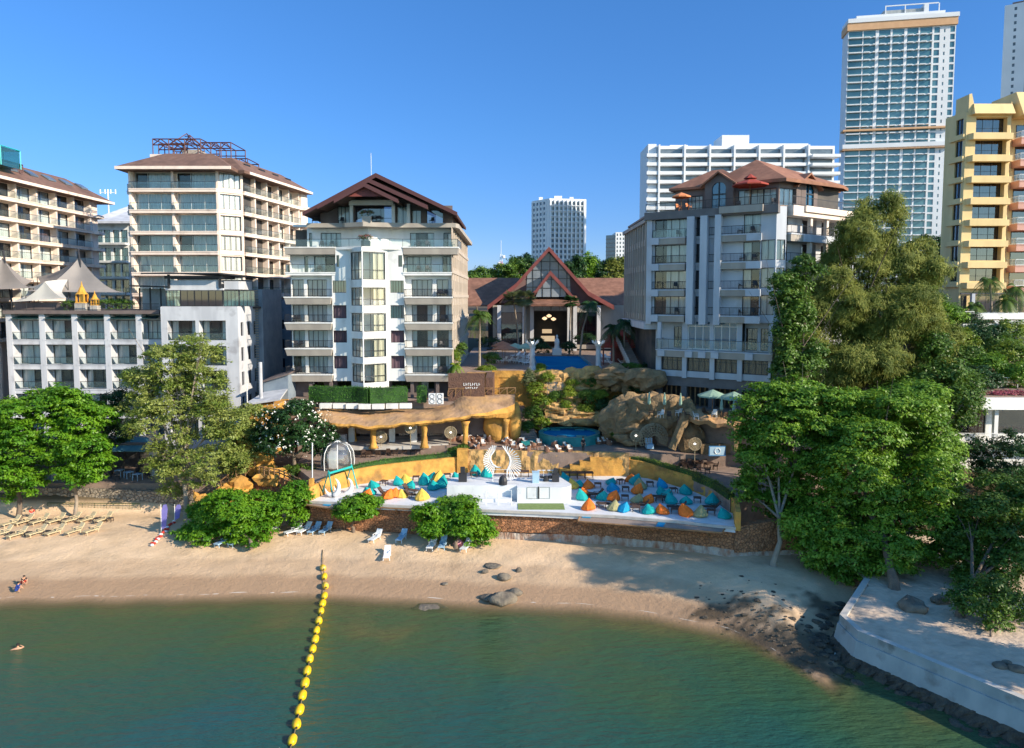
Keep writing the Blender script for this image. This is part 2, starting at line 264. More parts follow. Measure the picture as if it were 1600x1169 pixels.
class MB:
 def __init__(s): s.v, s.f, s.mi, s.m = [], [], [], 0
 def face(s, pts):
  n = len(s.v); s.v += [tuple(p) for p in pts]; s.f.append(tuple(range(n, n + len(pts)))); s.mi.append(s.m); return s
 def addf(s, vs, fs):
  n = len(s.v); s.v += [tuple(p) for p in vs]
  for f in fs: s.f.append(tuple(n + i for i in f)); s.mi.append(s.m)
  return s
 def hexa(s, p):   # 8 points: bottom 4 (ccw), top 4
  return s.addf(p, [(3, 2, 1, 0), (4, 5, 6, 7), (0, 1, 5, 4), (1, 2, 6, 5), (2, 3, 7, 6), (3, 0, 4, 7)])
 def box(s, x0, x1, y0, y1, z0, z1):
  return s.hexa([(x0, y0, z0), (x1, y0, z0), (x1, y1, z0), (x0, y1, z0), (x0, y0, z1), (x1, y0, z1), (x1, y1, z1), (x0, y1, z1)])
 def fb(s, F, u0, u1, v0, v1, z0, z1):
  return s.hexa([F.pt(u0, v1, z0), F.pt(u1, v1, z0), F.pt(u1, v0, z0), F.pt(u0, v0, z0), F.pt(u0, v1, z1), F.pt(u1, v1, z1), F.pt(u1, v0, z1), F.pt(u0, v0, z1)])
 def prism(s, poly, z0, z1, top=True):
  n = len(poly); a = sum(poly[i][0] * poly[(i + 1) % n][1] - poly[(i + 1) % n][0] * poly[i][1] for i in range(n))
  if a < 0: poly = poly[::-1]
  zb = z0 if isinstance(z0, (list, tuple)) else [z0] * n
  vs = [(p[0], p[1], z0) for p in poly] + [(p[0], p[1], z1) for p in poly]
  fs = [(i, (i + 1) % n, n + (i + 1) % n, n + i) for i in range(n)] + [tuple(range(n))[::-1], tuple(range(n, 2 * n))]
  return s.addf(vs, fs)
 def slab(s, top, th):   # arbitrary planar polygon with thickness downward
  n = len(top); b = [(p[0], p[1], p[2] - th) for p in top]
  a = sum(top[i][0] * top[(i + 1) % n][1] - top[(i + 1) % n][0] * top[i][1] for i in range(n))
  if a < 0: top = top[::-1]; b = b[::-1]
  return s.addf(list(b) + list(top), [(i, (i + 1) % n, n + (i + 1) % n, n + i) for i in range(n)] + [tuple(range(n))[::-1], tuple(range(n, 2 * n))])
 def tube(s, pts, rad, n=6, caps=True):
  pts = [Vector(p) for p in pts]; k = len(pts)
  if not isinstance(rad, (list, tuple)): rad = [rad] * k
  vs = []; ref = None
  for i, p in enumerate(pts):
   d = (pts[min(i + 1, k - 1)] - pts[max(i - 1, 0)])
   d = d.normalized() if d.length > 1e-9 else Vector((0, 0, 1))
   if ref is None: ref = Vector((1, 0, 0)) if abs(d.x) < 0.8 else Vector((0, 1, 0))
   a = d.cross(ref).normalized(); b = d.cross(a).normalized(); ref = -b if False else ref
   for j in range(n):
    t = 2 * math.pi * j / n; vs.append(p + (a * math.cos(t) + b * math.sin(t)) * rad[i])
  fs = [(i * n + j, i * n + (j + 1) % n, (i + 1) * n + (j + 1) % n, (i + 1) * n + j) for i in range(k - 1) for j in range(n)]
  if caps: fs += [tuple(range(n)), tuple(range((k - 1) * n, k * n))[::-1]]
  return s.addf(vs, [f[::-1] for f in fs])
 def lathe(s, c, prof, n=12):
  vs = [(c[0] + r * math.cos(2 * math.pi * j / n), c[1] + r * math.sin(2 * math.pi * j / n), c[2] + z) for r, z in prof for j in range(n)]
  k = len(prof)
  fs = [(i * n + j, i * n + (j + 1) % n, (i + 1) * n + (j + 1) % n, (i + 1) * n + j) for i in range(k - 1) for j in range(n)]
  fs += [tuple(range(n))[::-1], tuple(range((k - 1) * n, k * n))]
  return s.addf(vs, fs)
 def blob(s, c, r, seed=0, amp=0.2, n=12, m=8, freq=1.0, flat=False):
  rs = np.random.RandomState(seed); ph = rs.rand(6, 3) * 6.28; kd = rs.randn(6, 3) * 2.2 * freq
  vs = []; fs = []
  for i in range(m + 1):
   th = math.pi * i / m
   for j in range(n):
    a = 2 * math.pi * j / n; d = np.array([math.sin(th) * math.cos(a), math.sin(th) * math.sin(a), math.cos(th)])
    q = 1 + amp * float(np.mean(np.sin(kd @ d + ph[:, 0]))) * 1.6
    if n >= 14: q += amp * .22 * float(np.sum(np.abs(np.sin(kd[:3] @ d * 3.1 + ph[:3, 1]))) - 1.5)
    vs.append((c[0] + d[0] * r[0] * q, c[1] + d[1] * r[1] * q, c[2] + d[2] * r[2] * q))
  for i in range(m):
   for j in range(n): fs.append(((i + 1) * n + j, (i + 1) * n + (j + 1) % n, i * n + (j + 1) % n, i * n + j))
  return s.addf(vs, fs)
 def build(s, name, mat, parent=None, smooth=False, origin=None):
  me = bpy.data.meshes.new(name)
  V = np.array(s.v, dtype=float).reshape(-1, 3)
  if parent is not None: o0 = np.array(wl(parent))
  elif origin is not None: o0 = np.array(origin, dtype=float)
  else: o0 = np.array([(V[:, 0].min() + V[:, 0].max()) / 2, (V[:, 1].min() + V[:, 1].max()) / 2, V[:, 2].min()])
  me.from_pydata((V - o0).tolist(), [], s.f)
  mats = mat if isinstance(mat, (list, tuple)) else [mat]
  for mm in mats: me.materials.append(MT[mm])
  if len(mats) > 1: me.polygons.foreach_set('material_index', s.mi)
  if smooth: me.polygons.foreach_set('use_smooth', [True] * len(me.polygons))
  me.update(); o = bpy.data.objects.new(name, me); COL.objects.link(o)
  if parent is not None: adopt(o, parent)
  else: o.location = o0
  return o
def npmesh(name, V, k, mat, parent=None, origin=None):
 """V (N*k,3): N separate faces of k corners"""
 V = np.asarray(V, dtype=np.float64).reshape(-1, 3); N = len(V) // k
 o0 = np.array(wl(parent)) if parent is not None else np.array(origin if origin is not None else [V[:, 0].mean(), V[:, 1].mean(), V[:, 2].min()])
 me = bpy.data.meshes.new(name); me.vertices.add(N * k); me.loops.add(N * k); me.polygons.add(N)
 me.vertices.foreach_set('co', (V - o0).astype(np.float32).ravel())
 me.loops.foreach_set('vertex_index', np.arange(N * k, dtype=np.int32))
 me.polygons.foreach_set('loop_start', np.arange(0, N * k, k, dtype=np.int32)); me.polygons.foreach_set('loop_total', np.full(N, k, dtype=np.int32))
 me.materials.append(MT[mat]); me.update(calc_edges=True); o = bpy.data.objects.new(name, me); COL.objects.link(o)
 if parent is not None: adopt(o, parent)
 else: o.location = o0
 return o
# ---------------------------------------------------------------- foliage
def unit(a): return a / np.maximum(np.linalg.norm(a, axis=-1, keepdims=True), 1e-9)
def leafquads(C, Nn, D, L, Wd):
 """C centres, Nn normals, D long axis, L lengths, Wd widths"""
 D = unit(D - Nn * np.sum(D * Nn, axis=1, keepdims=True)); S = np.cross(D, Nn)
 L = L[:, None]; Wd = Wd[:, None]
 q = np.stack([C - D * L / 2, C + S * Wd / 2, C + D * L / 2, C - S * Wd / 2], axis=1)
 return q.reshape(-1, 3)
def crownpts(blobs, nclump, rs, shell=0.55, under=0.25):
 B = np.array(blobs, dtype=float); area = (B[:, 3] * B[:, 4] + B[:, 3] * B[:, 5] + B[:, 4] * B[:, 5]); pr = area / area.sum()
 out = []; nor = []
 while sum(len(x) for x in out) < nclump:
  n = nclump; bi = rs.choice(len(B), n, p=pr); d = unit(rs.randn(n, 3))
  flip = (d[:, 2] < 0) & (rs.rand(n) > under); d[flip, 2] *= -1
  r = shell + (1 - shell) * rs.rand(n) ** 0.45; r *= 1 + 0.10 * np.sin(d[:, 0] * 5 + bi) * np.cos(d[:, 1] * 4 + 2 * bi)
  p = B[bi, :3] + d * B[bi, 3:6] * r[:, None]
  ins = np.zeros(n, bool)
  for j in range(len(B)):
   q = np.linalg.norm((p - B[j, :3]) / B[j, 3:6], axis=1); ins |= (q < 0.62) & (bi != j)
  k = ~ins; out.append(p[k]); nor.append(unit(d[k] / B[bi[k], 3:6]))
 return np.concatenate(out)[:nclump], np.concatenate(nor)[:nclump]
def sublobes(blobs, k, q, seed=0):
 rs = np.random.RandomState(seed); out = []
 for b in blobs:
  for i in range(k):
   d = rs.randn(3); d /= np.linalg.norm(d); s_ = q * (.75 + .5 * rs.rand()); r = .78 * (1 + .25 * (rs.rand() - .5))
   out.append((b[0] + d[0] * b[3] * r, b[1] + d[1] * b[4] * r, b[2] + d[2] * b[5] * r, b[3] * s_, b[4] * s_, b[5] * s_))
  out.append((b[0], b[1], b[2], b[3] * .7, b[4] * .7, b[5] * .7))
 return out
def foliage(name, blobs, nclump, per, cr, leaf, mat, parent, seed=0, flat=0.5, shell=0.5, under=0.25, mode='leaf', up=0.8, aspect=0.5):
 rs = np.random.RandomState(seed); c, nr = crownpts(blobs, nclump, rs, shell, under)
 N = nclump * per; ci = np.repeat(np.arange(nclump), per); cs = (cr * (0.6 + 0.8 * rs.rand(nclump)))[ci]
 off = rs.randn(N, 3) * 0.5; off[:, 2] *= flat; pos = c[ci] + off * cs[:, None]
 if mode == 'leaf':
  nn = unit(nr[ci] * 0.7 + np.array([0, 0, up]) + rs.randn(N, 3) * 0.55 + off * 0.4)
  D = unit(rs.randn(N, 3) + off * 1.5 + np.array([0, 0, -0.25]))
  L = leaf * (0.7 + 0.6 * rs.rand(N)); Wd = L * aspect
 elif mode == 'needle':   # long drooping strands
  D = unit(nr[ci] * 0.55 + np.array([0, 0, -0.62]) + rs.randn(N, 3) * 0.42); nn = unit(nr[ci] + rs.randn(N, 3) * 0.7 + np.array([0.3, -0.6, 0.2]))
  L = leaf * (0.6 + 0.8 * rs.rand(N)); Wd = 0.055 + 0.05 * rs.rand(N)
 elif mode == 'feather':
  D = unit(nr[ci] * 0.6 + rs.randn(N, 3) * 0.6 + off); nn = unit(rs.randn(N, 3) * 0.6 + nr[ci] * 0.5 + np.array([0, 0, 0.8]))
  L = leaf * (0.6 + 0.8 * rs.rand(N)); Wd = L * aspect
 return npmesh(name, leafquads(pos, nn, D, L, Wd), 4, mat, parent)
def limbs(mb, base, tips, r0, seed=0, lean=0.0, fork=0.4):
 rs = random.Random(seed); base = Vector(base)
 cen = sum((Vector(t) for t in tips), Vector((0, 0, 0))) / len(tips)
 f = base + (cen - base) * fork; f.x += rs.uniform(-.4, .4)
 mid = (base + f) / 2 + Vector((rs.uniform(-.3, .3) + lean, rs.uniform(-.2, .2), 0))
 mb.tube([base - Vector((0, 0, 0.3)), base + Vector((0, 0, .3)), mid, f], [r0 * 1.35, r0, r0 * 0.8, r0 * 0.65], 8)
 for t in tips:
  t = Vector(t); m = (f + t) / 2 + Vector((rs.uniform(-.6, .6), rs.uniform(-.6, .6), rs.uniform(0, .7)))
  mb.tube([f - (m - f) * 0.05, m, t], [r0 * 0.5, r0 * 0.3, r0 * 0.1], 6)
  for q in range(3):
   e = t + Vector((rs.uniform(-1, 1), rs.uniform(-1, 1), rs.uniform(-.3, .9))) * (t - f).length * 0.35
   mb.tube([m, (m + e) / 2 + Vector((0, 0, .2)), e], [r0 * 0.2, r0 * 0.12, r0 * 0.04], 5)
def tree(name, base, blobs, label, cat='tree', mat='leaf_mid', nclump=400, per=40, cr=1.0, leaf=0.3, r0=0.25, seed=1, group=None, bark='bark', crown='crown', sub=(8, .46), **kw):
 root = empty(name, base, label, cat, group)
 mb = MB(); limbs(mb, base, [(b[0], b[1], b[2]) for b in blobs[:9]], r0, seed); mb.build('trunk', bark, root, smooth=True)
 if sub: blobs = sublobes(blobs, sub[0], sub[1], seed)
 foliage(crown, blobs, nclump, per, cr, leaf, mat, root, seed, **kw)
 return root
def PB(px, py, Y, rpx, rpy, dy=None):
 """crown lobe seen at px,py at depth Y with a half width / height given in picture pixels"""
 p = P(px, py, Y=Y); k = Y / FPX; return (p.x, p.y, p.z, rpx * k, (dy if dy is not None else rpx * k * 0.9), rpy * k)
def palm(base, h, label, group, seed=0, lean=(0, 0), nf=16, fl=2.6, mat='leaf_palm', r0=0.16, drop=0.9, parent_cat='palm tree', fan=False):
 rs = random.Random(seed); base = Vector(base); top = base + Vector((lean[0], lean[1], h))
 root = empty('palm_tree', base, label, parent_cat, group)
 mb = MB(); mid = (base + top) / 2 + Vector((lean[0] * -.2, 0, 0)); mb.tube([base - Vector((0, 0, .3)), mid, top], [r0 * 1.2, r0 * .85, r0 * .75], 8); mb.build('trunk', 'bark_pale', root, smooth=True)
 V = []
 for i in range(nf):
  a = 2 * math.pi * i / nf + rs.uniform(-.2, .2); el = rs.uniform(-0.5, 1.15); d = Vector((math.cos(a), math.sin(a), 0)); L = fl * rs.uniform(.8, 1.1)
  pts = []
  for k in range(9):
   t = k / 8; pts.append(top + d * (L * t * math.cos(el) * (1 - .1 * t)) + Vector((0, 0, L * (math.sin(el) * t - drop * t * t * (0.75 + .4 * math.cos(el))))))
  if fan:   # stiff fan leaf: a stalk and a half disc of blades
   o = top + (pts[4] - top) * 0.55; ax = (pts[3] - pts[0]).normalized(); sd = ax.cross(Vector((0, 0, 1))).normalized()
   V += [top, top + Vector((0, 0, .04)), o + Vector((0, 0, .04)), o]
   for q in range(15):
    b = -1.4 + 2.8 * q / 14; dd = ax * math.cos(b) + sd * math.sin(b) + Vector((0, 0, -.12 * abs(b))); s2 = ax * -math.sin(b) + sd * math.cos(b); LL = L * 0.5
    V += [o, o + dd * LL * .6 + s2 * .09, o + dd * LL - Vector((0, 0, .1)), o + dd * LL * .6 - s2 * .09]
   continue
  for k in range(1, 9):
   p = pts[k]; ax = (pts[k] - pts[k - 1]); sd = ax.cross(Vector((0, 0, 1))).normalized()
   V += [pts[k - 1] - sd * .025, pts[k - 1] + sd * .025, p + sd * .02, p - sd * .02]
   for q in range(3):
    o = pts[k - 1] + ax * (q / 3); ln = fl * .26 * math.sin(math.pi * min(1, (k + q / 3) / 9 * .85 + .15)) + .1
    for sg in (-1, 1):
     e = o + sd * sg * ln * .8 + ax.normalized() * ln * .35 - Vector((0, 0, ln * .45)); mdl = (o + e) / 2 + Vector((0, 0, .04)); wv = ax.normalized() * .05
     V += [o, mdl + wv, e, mdl - wv]
 npmesh('crown', np.array([tuple(v) for v in V]), 4, mat, root)
 return root
ORD = ['first', 'second', 'third', 'fourth', 'fifth', 'sixth', 'seventh', 'eighth', 'ninth', 'tenth', 'eleventh', 'twelfth', 'thirteenth', 'fourteenth', 'fifteenth', 'sixteenth', 'seventeenth', 'eighteenth', 'nineteenth', 'twentieth',
       'twenty-first', 'twenty-second', 'twenty-third', 'twenty-fourth', 'twenty-fifth', 'twenty-sixth', 'twenty-seventh', 'twenty-eighth', 'twenty-ninth', 'thirtieth']
# ================================================================ ground, sea, shore
SHP = [P(x, y, z=0) for x, y in [(-200, 938), (0, 935), (200, 932), (400, 928), (500, 927), (640, 933), (780, 941), (900, 945), (1000, 955), (1080, 970), (1140, 985), (1200, 1012), (1250, 1040), (1282, 1062)]] + [Vector((26.5, 52, 0)), Vector((80, 52, 0))]
SHX = np.array([p.x for p in SHP]); SHY = np.array([p.y for p in SHP])
def shore(X): return np.interp(X, SHX, SHY)
def vnoise(X, Y, s, seed=0):
 rs = np.random.RandomState(seed); z = 0
 for k in range(5):
  a, b, p = rs.randn(3); a /= s; b /= s; z = z + np.sin(X * a * 2 + Y * b * 2 + p * 6 + 1.3 * np.sin(Y * a + X * b * .7 + p))
 return z / 5
def sstep(x, a, b): t = np.clip((x - a) / (b - a), 0, 1); return t * t * (3 - 2 * t)
def hgt(X, Y):
 X = np.asarray(X, float); Y = np.asarray(Y, float); s = Y - shore(X) + vnoise(X, Y, 3.0, 3) * 0.35
 z = np.where(s < 0, np.maximum(0.12 * s, -3.5), np.where(s < 10, 0.185 * s - 0.0012 * s * s, 1.73 + (s - 10) * 0.012))
 z = z + np.where(s > 1.5, vnoise(X, Y, 0.5, 5) * 0.07 + vnoise(X, Y, 1.6, 8) * 0.08, 0) * sstep(s, 1.5, 5)
 c = np.interp(Y, [0, 74, 81, 84, 90, 95, 130, 170, 250, 9000], [-9, 0, 2.2, 5.5, 6.5, 9.5, 13.2, 17, 18, 18])
 r = np.interp(Y, [0, 57, 64, 72, 84, 95, 106, 140, 300, 9000], [-9, 1.5, 3.0, 6.0, 11, 17.5, 22, 23, 20, 18])
 l = np.interp(Y, [0, 74, 76, 90, 110, 170, 250, 9000], [-9, 1.5, 3.6, 4.5, 8, 15, 18, 18])
 k = sstep(X, 27, 38); h = c * (1 - k) + r * k; k2 = sstep(-X, 33, 37); h = h * (1 - k2) + l * k2
 return np.maximum(z, h)
def axis(lo, hi, step, far):
 a = list(np.arange(lo, hi + 1e-6, step)); d = step * 1.6; x = hi
 while x < far: x += d; a.append(x); d *= 1.5
 d = step * 1.6; x = lo
 while x > -far: x -= d; a.insert(0, x); d *= 1.5
 return np.array(a)
def sheet(name, xs, ys, zf, mat, attrs, kind='structure'):
 XG, YG = np.meshgrid(xs, ys); ZG = zf(XG, YG); nx, ny = len(xs), len(ys)
 V = np.stack([XG, YG, ZG], -1).reshape(-1, 3); me = bpy.data.meshes.new(name); i = np.arange(nx * ny).reshape(ny, nx)
 F = np.stack([i[:-1, :-1], i[:-1, 1:], i[1:, 1:], i[1:, :-1]], -1).reshape(-1, 4); N = len(F)
 me.vertices.add(len(V)); me.loops.add(N * 4); me.polygons.add(N); me.vertices.foreach_set('co', V.astype(np.float32).ravel())
 me.loops.foreach_set('vertex_index', F.astype(np.int32).ravel()); me.polygons.foreach_set('loop_start', np.arange(0, N * 4, 4, dtype=np.int32)); me.polygons.foreach_set('loop_total', np.full(N, 4, dtype=np.int32))
 me.polygons.foreach_set('use_smooth', np.ones(N, bool)); me.update(calc_edges=True)
 for nm, fn in attrs.items():
  at = me.attributes.new(nm, 'FLOAT', 'POINT'); at.data.foreach_set('value', np.asarray(fn(XG, YG), dtype=np.float32).ravel())
 me.materials.append(MT[mat]); o = bpy.data.objects.new(name, me); COL.objects.link(o); return T(o, kind=kind)
# sand / ground material driven by real wetness, algae growth and soil
m = pmat('ground', (0.68, 0.49, 0.32), (0.60, 0.43, 0.275), 0.5, 0.95, spec=0.2, c3=(0.52, 0.37, 0.235), s3=0.35, f3=0.54, detail=8)
n = m.node_tree.nodes; l = m.node_tree.links; b = n['Principled BSDF']; src = b.inputs['Base Color'].links[0].from_socket
def attrmix(src, attr, col):
 a = n.new('ShaderNodeAttribute'); a.attribute_name = attr; mx = n.new('ShaderNodeMix'); mx.data_type = 'RGBA'; l.new(a.outputs['Fac'], mx.inputs[0])
 l.new(src, mx.inputs[6]); mx.inputs[7].default_value = (*col, 1); return mx.outputs[2], a.outputs['Fac']
src, wet = attrmix(src, 'wet', (0.36, 0.23, 0.14)); src, _ = attrmix(src, 'soil', (0.10, 0.075, 0.045)); src, _ = attrmix(src, 'algae', (0.055, 0.045, 0.03))
l.new(src, b.inputs['Base Color'])
rr = n.new('ShaderNodeMapRange'); rr.inputs[3].default_value = 0.95; rr.inputs[4].default_value = 0.45; l.new(wet, rr.inputs[0]); l.new(rr.outputs[0], b.inputs['Roughness'])
geo = [x for x in n if x.type == 'NEW_GEOMETRY'][0]
t1 = n.new('ShaderNodeTexNoise'); t1.inputs['Scale'].default_value = 1.8; t1.inputs['Detail'].default_value = 9; t1.inputs['Roughness'].default_value = 0.7; l.new(geo.outputs['Position'], t1.inputs[0])
bp = n.new('ShaderNodeBump'); bp.inputs['Strength'].default_value = 0.8; bp.inputs['Distance'].default_value = 0.16; l.new(t1.outputs[0], bp.inputs['Height']); l.new(bp.outputs[0], b.inputs['Normal'])
def a_wet(X, Y):
 s = Y - shore(X) + vnoise(X, Y, 2.5, 21) * 0.5
 return np.clip(1 - sstep(s, 2.2, 3.2) * 0.55 - sstep(s, 5.2, 6.0) * 0.45, 0, 1) * 0.9
def a_algae(X, Y):
 q = np.zeros_like(X)
 for (px, py, rx, ry) in [(1130, 948, 4.2, 1.5), (1215, 985, 5.5, 2.2), (1265, 1005, 4.0, 4.0), (1290, 950, 2.6, 2.6), (1180, 965, 4.5, 1.6)]:
  p = P(px, py, z=0.8); q = np.maximum(q, 1.5 - np.sqrt(((X - p.x) / rx) ** 2 + ((Y - p.y) / ry) ** 2))
 return np.clip(sstep(q + vnoise(X, Y, 0.7, 31) * 0.5 + vnoise(X, Y, 0.3, 32) * 0.35, 0.68, 1.15), 0, 1) * 0.85
def a_soil(X, Y): return sstep(hgt(X, Y), 2.5, 3.2)
xs = axis(-75, 62, 0.55, 7000); ys = axis(34, 90, 0.5, 7000)
sheet('ground', xs, ys, hgt, 'ground', dict(wet=a_wet, algae=a_algae, soil=a_soil))
# sea
m = bpy.data.materials.new('sea'); m.use_nodes = True; MT['sea'] = m; n = m.node_tree.nodes; l = m.node_tree.links; b = n['Principled BSDF']
b.inputs['Roughness'].default_value = 0.10; b.inputs['IOR'].default_value = 1.33; b.inputs['Specular IOR Level'].default_value = 0.38
a = n.new('ShaderNodeAttribute'); a.attribute_name = 'depth'; geo = n.new('ShaderNodeNewGeometry')
t = n.new('ShaderNodeTexNoise'); t.inputs['Scale'].default_value = 0.09; t.inputs['Detail'].default_value = 5; l.new(geo.outputs['Position'], t.inputs[0])
mr = n.new('ShaderNodeMapRange'); mr.inputs[1].default_value = 0.3; mr.inputs[2].default_value = 0.7; mr.inputs[3].default_value = -0.9; mr.inputs[4].default_value = 0.7; l.new(t.outputs[0], mr.inputs[0])
ml = n.new('ShaderNodeMath'); ml.operation = 'MULTIPLY'; l.new(mr.outputs[0], ml.inputs[0])
mn = n.new('ShaderNodeMath'); mn.operation = 'MINIMUM'; mn.inputs[1].default_value = 1.0; l.new(a.outputs['Fac'], mn.inputs[0]); l.new(mn.outputs[0], ml.inputs[1])
ad = n.new('ShaderNodeMath'); ad.operation = 'ADD'; l.new(a.outputs['Fac'], ad.inputs[0]); l.new(ml.outputs[0], ad.inputs[1])
dv = n.new('ShaderNodeMath'); dv.operation = 'DIVIDE'; dv.inputs[1].default_value = 3.0; l.new(ad.outputs[0], dv.inputs[0])
cr = n.new('ShaderNodeValToRGB'); l.new(dv.outputs[0], cr.inputs[0]); e = cr.color_ramp.elements
e[0].position = 0.0; e[0].color = (0.20, 0.155, 0.065, 1); e[1].position = 1.0; e[1].color = (0.014, 0.080, 0.094, 1)
for p_, c_ in [(0.05, (0.095, 0.098, 0.036)), (0.15, (0.046, 0.088, 0.036)), (0.4, (0.026, 0.084, 0.050)), (0.7, (0.018, 0.078, 0.066))]:
 q = e.new(p_); q.color = (*c_, 1)
l.new(cr.outputs[0], b.inputs['Base Color'])
mp = n.new('ShaderNodeMapping'); mp.inputs['Scale'].default_value = (0.55, 1.5, 1); mp.inputs['Rotation'].default_value = (0, 0, R(-12)); l.new(geo.outputs['Position'], mp.inputs[0])
w1 = n.new('ShaderNodeTexNoise'); w1.inputs['Scale'].default_value = 1.1; w1.inputs['Detail'].default_value = 6; w1.inputs['Roughness'].default_value = 0.62; l.new(mp.outputs[0], w1.inputs[0])
bp = n.new('ShaderNodeBump'); bp.inputs['Strength'].default_value = 0.85; bp.inputs['Distance'].default_value = 0.34; l.new(w1.outputs[0], bp.inputs['Height']); l.new(bp.outputs[0], b.inputs['Normal'])
tr = n.new('ShaderNodeBsdfTransparent'); ms = n.new('ShaderNodeMixShader'); al = n.new('ShaderNodeMapRange'); al.inputs[1].default_value = -0.01; al.inputs[2].default_value = 0.32; l.new(a.outputs['Fac'], al.inputs[0])
l.new(al.outputs[0], ms.inputs[0]); l.new(tr.outputs[0], ms.inputs[1]); l.new(b.outputs[0], ms.inputs[2]); l.new(ms.outputs[0], n['Material Output'].inputs[0])
sheet('sea', axis(-70, 60, 0.6, 4000), axis(30, 68, 0.45, 300), lambda X, Y: X * 0, 'sea', dict(depth=lambda X, Y: np.clip(-hgt(X, Y), -0.3, 3.0)))
# foam line where the water laps the sand
rs = random.Random(4); mb = MB(); xv = -66.0
pmat('foam', (0.75, 0.70, 0.62), None, rough=0.8)
while xv < 22:
 L = rs.uniform(0.3, 1.6)
 if rs.random() < 0.5:
  pts = []
  for k in range(5):
   x = xv + L * k / 4; y = float(shore(x)) + 0.05; 
   for _ in range(6): y -= float(hgt(x, y) - 0.02) / 0.15 * 0.7
   pts.append((x, y))
  wd = rs.uniform(.015, .06)
  for k in range(4):
   (xa, ya), (xb, yb) = pts[k], pts[k + 1]; wa = wd * math.sin(math.pi * k / 4) ; wb = wd * math.sin(math.pi * (k + 1) / 4)
   mb.face([(xa, ya - wa, .035), (xb, yb - wb, .035), (xb, yb + wb + .01, .035), (xa, ya + wa + .01, .035)])
 xv += L + rs.uniform(0, .5)
T(mb.build('foam', 'foam'), kind='stuff')
# ---------------------------------------------------------------- promontory with sea wall
Zp = 2.25
edge = [P(1350, 905, z=Zp), P(1312, 962, z=Zp), P(1340, 988, z=Zp), P(1460, 1038, z=Zp), P(1600, 1096, z=Zp), P(1760, 1165, z=Zp)]
e2 = [(p.x, p.y) for p in edge]
inner = [(e2[-1][0] + 45, e2[-1][1]), (e2[-1][0] + 45, 66), (e2[0][0] + 0.5, 66)]
def zprom(X, Y): return Zp - 0.06 + vnoise(X, Y, 0.6, 41) * 0.05 + vnoise(X, Y, 2.2, 42) * 0.08 * sstep(Y, 44, 50) + sstep(Y, 57, 66) * 0.9
def inpoly(X, Y, poly):
 c = np.zeros(X.shape, bool); n_ = len(poly)
 for i in range(n_):
  x1, y1 = poly[i]; x2, y2 = poly[(i + 1) % n_]; k = ((y1 > Y) != (y2 > Y)) & (X < (x2 - x1) * (Y - y1) / (y2 - y1 + 1e-12) + x1); c ^= k
 return c
gx = np.arange(21, 75, 0.45); gy = np.arange(33, 66.3, 0.45); GX, GY = np.meshgrid(gx, gy); ZZg = zprom(GX, GY); ok = inpoly(GX, GY, e2 + inner)
V = []; 
for i in range(len(gy) - 1):
 for j in range(len(gx) - 1):
  if ok[i, j] and ok[i + 1, j] and ok[i, j + 1] and ok[i + 1, j + 1]:
   V += [(GX[i, j], GY[i, j], ZZg[i, j]), (GX[i, j + 1], GY[i, j + 1], ZZg[i, j + 1]), (GX[i + 1, j + 1], GY[i + 1, j + 1], ZZg[i + 1, j + 1]), (GX[i + 1, j], GY[i + 1, j], ZZg[i + 1, j])]
pmat('sand_pale', (0.60, 0.47, 0.36), (0.51, 0.395, 0.30), 1.2, 0.95, bump=1.0, bscale=2.2, detail=8, c3=(0.38, 0.30, 0.23), s3=0.5, f3=0.56)
o = npmesh('sand', np.array(V), 4, 'sand_pale'); T(o, kind='structure')
root = empty('sea_wall', (e2[2][0], e2[2][1], 0), 'pale concrete sea wall edging the raised sand below the big trees', 'sea wall')
fill = MB()
def offs(poly, d):
 out = []
 for i, p in enumerate(poly):
  a_ = Vector(poly[max(i - 1, 0)]); b_ = Vector(poly[min(i + 1, len(poly) - 1)]); t_ = (b_ - a_).normalized(); out.append((p[0] - t_.y * d * -1, p[1] + t_.x * d * -1))
 return out
# sea is on the right-hand side of the edge polyline going towards the camera: outward offset
eo = offs(e2, -0.0)
def off2(d): 
 out = []
 for i, p in enumerate(e2):
  a_ = Vector(e2[max(i - 1, 0)]); b_ = Vector(e2[min(i + 1, len(e2) - 1)]); t_ = (b_ - a_).normalized(); out.append((p[0] + t_.y * d, p[1] - t_.x * d))
 return out
rng = random.Random(9)
cap, face, foot = MB(), MB(), MB()
o0, o1, o2, o3 = off2(-0.45), off2(0.0), off2(0.35), off2(0.75)
def strip(mbx, A, za, B, zb, sub=1):
 for i in range(len(A) - 1): mbx.face([(*B[i], zb), (*B[i + 1], zb), (*A[i + 1], za), (*A[i], za)])
strip(cap, o0, Zp + .12, o1, Zp + .12); strip(cap, o0, Zp - .5, o0, Zp + .12)
strip(face, o1, Zp + .12, o1, Zp - .55); cl = off2(0.14); strip(face, o1, Zp - .55, cl, Zp - .56); strip(face, cl, Zp - .56, o2, 0.55)
cap.build('coping', 'concrete_top', root); face.build('wall_face', 'concrete', root)
